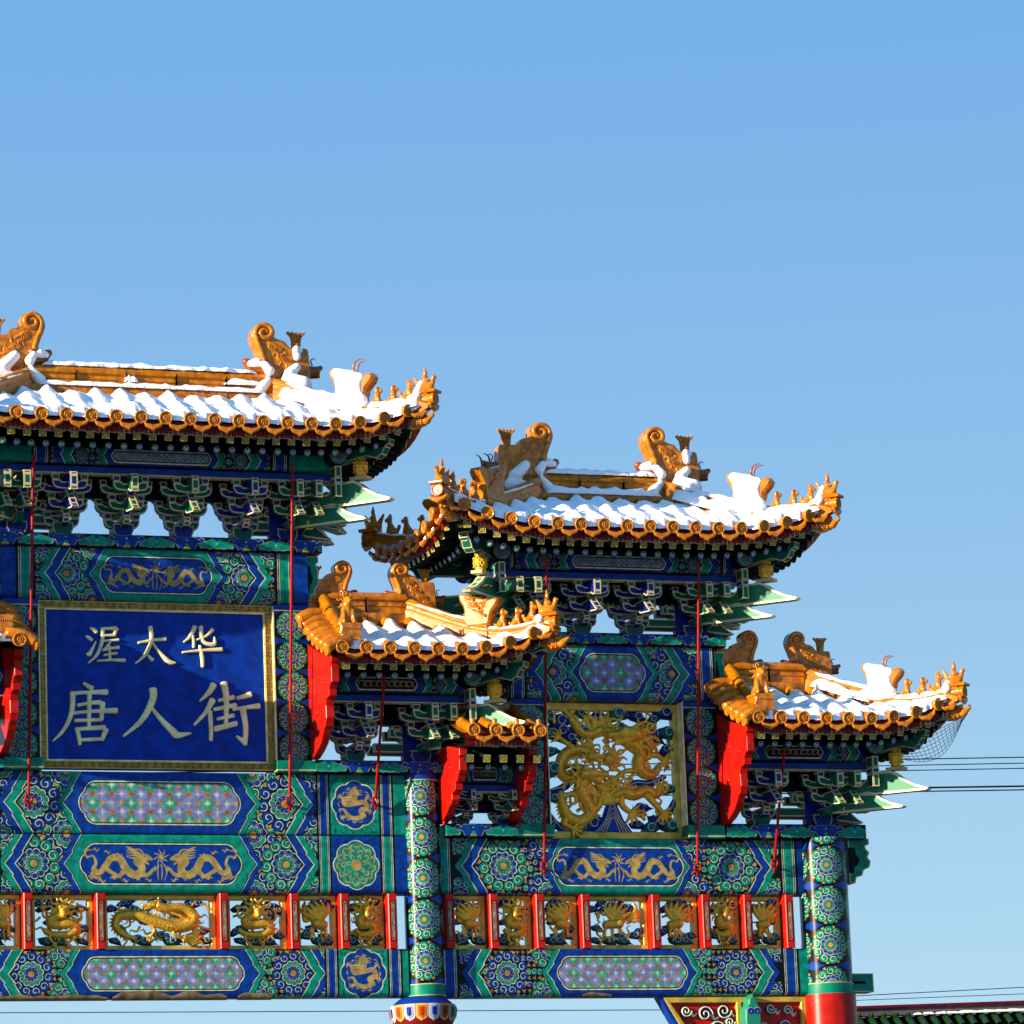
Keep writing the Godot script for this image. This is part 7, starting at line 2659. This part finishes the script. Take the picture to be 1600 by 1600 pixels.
func build_snow() -> void:
	for key in ["main", "side", "small", "outer", "far_small", "far_side"]:
		var r: Dictionary = R[key]
		var W: float = r.W
		var b := MB.new()
		var sd := 100 + 13 * R.keys().find(key)
		var thick: float = {"main": 0.05, "side": 0.055, "small": 0.03, "outer": 0.04}.get(key, 0.04)
		if r.xs.size() > 2:
			var xa: float = minf(r.xs[0], r.xs[r.xs.size() - 1]) - (0.02 if r.left == "verge" else 0.1)
			var xb: float = maxf(r.xs[0], r.xs[r.xs.size() - 1]) + 0.12
			snow_roof(b, r, sd, xa + (0.10 if r.left == "verge" else 0.0), xb, 0.10 if key in ["main", "side"] else 0.22, thick)
		if key == "main":
			snow_strip(b, line_path(Vector3(-1.08, W + 1.135, 0), Vector3(1.10, W + 1.135, 0)), 0.10, 0.055, 7)
			snow_strip(b, line_path(Vector3(-1.12, W + 0.915, 0.15), Vector3(1.14, W + 0.915, 0.15)), 0.045, 0.05, 9)
			snow_strip(b, line_path(Vector3(0.72, W + 1.0, 0.115), Vector3(1.14, W + 1.0, 0.115)), 0.03, 0.06, 11)
			snow_strip(b, line_path(Vector3(-0.27, W + 0.985, 0.115), Vector3(-0.13, W + 0.985, 0.115), 0.02), 0.03, 0.07, 12)
		elif key == "side":
			snow_strip(b, line_path(Vector3(r.rl + 0.12, W + 1.135, 0), Vector3(r.rr - 0.1, W + 1.135, 0)), 0.105, 0.06, 17)
			snow_strip(b, line_path(Vector3(r.rl + 0.12, W + 0.915, 0.145), Vector3(r.rr - 0.1, W + 0.915, 0.145)), 0.05, 0.075, 19)
		# along the corner ridges
		for q in [[1.0, 1.0], [-1.0, 1.0], [-1.0, -1.0]]:
			if (q[0] > 0 and r.right != "hip") or (q[0] < 0 and r.left != "hip") or key.begins_with("far"):
				continue
			var dry: bool = q[0] < 0
			var f: float = {"main": 1.0, "side": 1.0, "small": 0.55, "outer": 0.85}[key] * (0.4 if dry else 1.0)
			snow_strip(b, raised(hip_path(r, q[0], q[1], 0.02, 0.46), 0.155), 0.062, 0.05 * f, sd + 3)
			snow_strip(b, raised(hip_path(r, q[0], q[1], 0.52, 0.985), 0.10), 0.052, 0.055 * f, sd + 4)
			if dry:
				continue
			# drifts on the sunny flank of the ridge
			if key != "small":
				var fl := at_path(hip_path(r, q[0], q[1], 0.03, 0.42), Vector3(-0.05, 0.02, 0.06))
				snow_strip(b, fl, 0.085, 0.13 * f, sd + 8)
				fl = at_path(hip_path(r, q[0], q[1], 0.50, 0.94), Vector3(-0.04, 0.0, 0.05))
				snow_strip(b, fl, 0.075, 0.085 * f, sd + 9)
			# snow caked on the horned beast
			var p := hip_pt(r, 1.0, 0.50, lerpf(ZT, ZC, 0.50))
			var yaw := atan2(r.xr - r.rr, ZC - ZT)
			var sc := 0.95 if r.left == "hip" else 0.85
			var at := TR(p.x, p.y + 0.15, p.z, yaw) * Transform3D(Basis.from_scale(Vector3.ONE * sc), Vector3.ZERO)
			if key != "small":
				lump(b, [[Vector3(-0.05, 0.32, -0.16), Vector3(-0.055, 0.24, 0.10), 0.055, 0.05], [Vector3(-0.06, 0.27, -0.12), Vector3(-0.06, 0.06, -0.10), 0.055, 0.06], [Vector3(-0.06, 0.22, 0.0), Vector3(-0.065, 0.0, -0.02), 0.07, 0.085], [Vector3(-0.06, 0.18, 0.06), Vector3(-0.06, 0.02, 0.07), 0.055, 0.06], [Vector3(0, 0.345, -0.18), Vector3(0, 0.30, 0.04), 0.04, 0.035], [Vector3(-0.06, 0.0, -0.2), Vector3(-0.06, 0.0, 0.1), 0.075, 0.075]], at)
			# a heap on the corner tip
			var tp := hip_pt(r, 1.0, 0.93, lerpf(ZT, ZC, 0.93))
			lump(b, [[Vector3(tp.x - 0.03, tp.y + 0.12, tp.z + 0.03), Vector3(tp.x + 0.02, tp.y + 0.2 * f + 0.05, tp.z + 0.02), 0.05, 0.03]])
		# on the ridge dragons
		if key in ["main", "side"]:
			for s in [1.0, -1.0]:
				var x: float = (r.rr + 0.09) if s > 0 else (r.rl - 0.09)
				var at := T(x, W + 1.14, 0)
				lump(b, [[Vector3(-s * 0.27, 0.11, 0.06), Vector3(-s * 0.33, 0.10, 0.03), 0.05, 0.04], [Vector3(-s * 0.20, 0.08, 0.1), Vector3(-s * 0.16, 0.02, 0.11), 0.04, 0.05], [Vector3(-s * 0.18, -0.08, 0.1), Vector3(-s * 0.26, -0.17, 0.1), 0.045, 0.06]], at)
				if s > 0:
					lump(b, [[Vector3(0.13, 0.27, 0.07), Vector3(0.17, 0.25, 0.07), 0.03, 0.03], [Vector3(0.12, 0.24, 0.09), Vector3(0.13, 0.18, 0.09), 0.035, 0.04], [Vector3(0.12, 0.07, 0.095), Vector3(0.04, 0.0, 0.1), 0.045, 0.055], [Vector3(0.03, -0.06, 0.11), Vector3(0.16, -0.12, 0.13), 0.07, 0.1]], at)
				else:
					lump(b, [[Vector3(-0.1, -0.05, 0.09), Vector3(0.02, 0.07, 0.085), 0.07, 0.05], [Vector3(-0.15, -0.14, 0.1), Vector3(0.05, -0.15, 0.1), 0.07, 0.05]], at)
		if b.v.is_empty():
			continue
		var names := {"main": "thick snow lying in ridges on the tallest roof", "side": "thick snow on the roof over the dragon panel, bluish on its left part", "small": "thin wind-cleared snow on the small roof between sign and dragon panel", "outer": "snow on the small roof over the end column"}
		var o := top("snow", b.mesh(M.snow))
		tag(o, names.get(key, "snow on the far half of the gate"), "snow", "snow on the roofs", "stuff")


# ------------------------------------------------------------------ rods, nets, cables, the building behind

func build_rods_and_nets() -> void:
	for q in [[-1.29, 10.62, 7.36, "left of the blue sign"], [1.265, 10.62, 7.36, "right of the blue sign"], [2.13, 8.56, 7.37, "in front of the round dragon medallion"], [3.835, 9.76, 6.755, "left of the dragon panel"], [5.44, 9.76, 6.735, "right of the dragon panel"], [6.265, 7.93, 6.785, "nearest the end column"]]:
		var b := MB.new()
		var a := Vector3(q[0], q[1], 0.60)
		var e := Vector3(q[0], q[2] + 0.06, 0.19)
		b.tube(PackedVector3Array([a, e]), PackedFloat32Array([0.0145]), 8)
		var o := part(self, numbered("tie_rod"), b.mesh(M.rod))
		tag(o, "thin red iron tie rod from eave to beam, %s" % q[3], "tie rod", "red tie rods holding the eaves")
		var h := MB.new()
		var ringp := PackedVector3Array()
		for k in 15:
			var t := TAU * k / 14
			ringp.append(e + Vector3(sin(t) * 0.033, -0.035 + cos(t) * 0.04, 0))
		h.tube(ringp, PackedFloat32Array([0.012]), 6)
		h.tube(PackedVector3Array([e + Vector3(0, -0.07, 0), e + Vector3(0.005, -0.12, -0.03)]), PackedFloat32Array([0.016, 0.011]), 6)
		part(o, "hook", h.mesh(M.rod))
		var st := MB.new()
		st.tube(PackedVector3Array([e + Vector3(0, -0.06, -0.08), e + Vector3(0, -0.06, 0.0)]), PackedFloat32Array([0.014]), 6)
		part(o, "eye_bolt", st.mesh(M.rod))
	# bird wire along the eaves
	for key in ["main", "side", "small", "outer", "low"]:
		var r: Dictionary = R[key]
		var b := MB.new()
		var n := int((r.xr - r.xl - 0.2) / 0.048)
		var lo := PackedVector3Array()
		var mid := PackedVector3Array()
		var rg := RandomNumberGenerator.new()
		rg.seed = 5 + n
		for i in n + 1:
			var x := lerpf(r.xl + 0.12, r.xr - 0.12, float(i) / n)
			var z := ze(r, x) - 0.005
			var y := ys(r, x, z) - 0.10
			var sag := 0.012 * rg.randf()
			b.tube(PackedVector3Array([Vector3(x, y, z), Vector3(x + 0.006 * rg.randf_range(-1, 1), y - 0.052 - sag, z + 0.004)]), PackedFloat32Array([0.0022]), 4, 1.0, false)
			lo.append(Vector3(x, y - 0.05 - sag * 0.5, z + 0.004))
			mid.append(Vector3(x, y - 0.03, z + 0.003))
			if i % 5 == 2 or rg.randf() < 0.25:
				b.tube(PackedVector3Array([Vector3(x, y - 0.03 - sag, z), Vector3(x + 0.09, y - 0.07, z + 0.012)]), PackedFloat32Array([0.0022]), 4, 1.0, false)
		b.tube(lo, PackedFloat32Array([0.0028]), 4, 1.0, false)
		b.tube(mid, PackedFloat32Array([0.002]), 4, 1.0, false)
		var where := {"main": "the tallest roof", "side": "the roof over the dragon panel", "small": "the small roof beside the sign", "outer": "the roof over the end column", "low": "the lowest little roof piece"}
		tag(top("bird_wire", b.mesh(M.wire)), "strip of thin bird wire under the eave of %s" % where[key], "wire mesh", "bird wire under the eaves")
	# loose netting hanging at the outermost corner
	var r: Dictionary = R.outer
	var nb := MB.new()
	var a0 := Vector3(8.02, r.W + 0.44, 1.1)
	var a1 := Vector3(7.30, r.W + 0.14, 1.0)
	var b0 := Vector3(7.98, r.W + 0.40, 1.1)
	var b1 := Vector3(7.42, r.W + 0.02, 0.95)
	for i in 17:
		var f := i / 16.0
		nb.tube(PackedVector3Array([a0.lerp(a1, f), b0.lerp(b1, f) + Vector3(0.05 * sin(f * PI), -0.16 * sin(f * PI), 0)]), PackedFloat32Array([0.0025]), 4, 1.0, false)
	for j in 8:
		var g := j / 7.0
		var p := PackedVector3Array()
		for i in 13:
			var f := i / 12.0
			p.append(a0.lerp(a1, f).lerp(b0.lerp(b1, f) + Vector3(0.05 * sin(f * PI), -0.16 * sin(f * PI), 0), g))
		nb.tube(p, PackedFloat32Array([0.0025]), 4, 1.0, false)
	tag(top("bird_net", nb.mesh(M.cable)), "loose dark bird net hanging under the outermost roof corner", "net")


func cable(a: Vector3, c: Vector3, sag: float, rad: float, label: String) -> void:
	var p := PackedVector3Array()
	for i in 25:
		var f := i / 24.0
		p.append(a.lerp(c, f) - Vector3(0, sag * 4.0 * f * (1.0 - f), 0))
	var b := MB.new()
	b.tube(p, PackedFloat32Array([rad]), 6)
	tag(top("utility_cable", b.mesh(M.cable)), label, "cable", "cables strung behind the gate")


func build_background() -> void:
	# overhead cables a dozen metres behind the gate, x from 8 to 15 lies in the picture
	for q in [[9.66, 9.855, "topmost thin cable behind the right end of the gate", 0.008], [9.575, 9.775, "second cable from the top behind the gate", 0.007], [9.51, 9.705, "third cable from the top behind the gate", 0.007], [9.30, 9.465, "thick double cable behind the gate, upper strand", 0.013], [9.255, 9.415, "thick double cable behind the gate, lower strand", 0.009]]:
		var k: float = (q[1] - q[0]) / 6.7
		cable(Vector3(-30, q[0] - k * 38.3, -12), Vector3(40, q[1] + k * 25.0, -12), 0.0, q[3], q[2])
	var pole := MB.new()
	pole.lathe(PackedVector2Array([Vector2(0.01, 0), Vector2(0.15, 0), Vector2(0.11, 7.4), Vector2(0.01, 7.42)]), 14)
	tag(top("utility_pole", pole.mesh(paint(Color(0.30, 0.24, 0.19), 0.9, 75)), T(11.95, 0, -12.5)), "wooden utility pole hidden behind the end column", "pole")
	cable(Vector3(11.95, 6.705, -12.5), Vector3(40, 6.83 + 0.042 * 25, -12.5), 0.0, 0.006, "thin cable just above the green tiled roof")
	cable(Vector3(11.95, 6.645, -12.4), Vector3(40, 6.74 + 0.030 * 25, -12.4), 0.0, 0.005, "thinnest cable close over the green tiled roof")
	cable(Vector3(-40, 6.66, -12.4), Vector3(11.95, 6.55, -12.4), 0.0, 0.006, "thin cable below the lowest beam")
	# the green-tiled building behind
	var o := pivot(self, "tiled_building", T(12.9, 0, -14))
	tag(o, "building with green glazed roof tiles behind the end column", "building")
	var w := MB.new()
	w.box(Vector3(0.2, 0, -5.0), Vector3(13.8, 5.0, -0.9))
	part(o, "wall", w.mesh(paint(Color(0.45, 0.33, 0.28), 0.8, 70)))
	var up := Basis(Vector3(0, 0, 1), atan2(0.063, 2.5))
	var g := MB.new()
	g.box(Vector3(0, -0.10, -0.12), Vector3(14.0, 0.0, 0.1))
	part(o, "ridge_wall", g.mesh(paint(Color(0.40, 0.36, 0.36), 0.8, 71)), Transform3D(up, Vector3(0, 6.685, 0)))
	var cp := MB.new()
	cp.box(Vector3(0, 0.0, -0.16), Vector3(14.0, 0.035, 0.14))
	part(o, "red_coping", cp.mesh(paint(Color(0.45, 0.03, 0.16), 0.5, 72)), Transform3D(up, Vector3(0, 6.685, 0)))
	var sn := MB.new()
	snow_strip(sn, line_path(Vector3(1.05, -0.11, 0.13), Vector3(14.0, -0.11, 0.13), 0.1), 0.05, 0.035, 33)
	part(o, "snow_line", sn.mesh(M.snow), Transform3D(up, Vector3(0, 6.685, 0)))
	var tm := glazed(Color(0.05, 0.15, 0.05), Color(0.10, 0.22, 0.07), 0.25, 73)
	var dk := MB.new()
	dk.quad(Vector3(0, 5.3, 1.6), Vector3(14, 5.6, 1.6), Vector3(14, 6.93, -0.1), Vector3(0, 6.58, -0.1))
	part(o, "roof_boards", dk.mesh(M.dark))
	var tile := MB.new()
	var rows := []
	for j in 2:
		var row := PackedVector3Array()
		for i in 9:
			var a := PI * i / 8.0
			row.append(Vector3(-cos(a) * 0.058, sin(a) * 0.07, 0.30 * (1 - j)))
		rows.append(row)
	tile.sheet(rows)
	tile.tube(PackedVector3Array([Vector3(0, 0.07, 0.06), Vector3(0, 0.10, 0.06)]), PackedFloat32Array([0.02, 0.025]), 6)
	var tmesh := tile.mesh(tm)
	for i in 16:
		for j in 5:
			var x := 0.12 + 0.182 * i
			var z := 0.05 + 0.29 * j
			part(o, "roof_tile", tmesh, Transform3D(Basis(Vector3(1, 0, 0), 0.66), Vector3(x, 6.58 + x * 0.0252 - z * 0.78 + 0.02, z)))
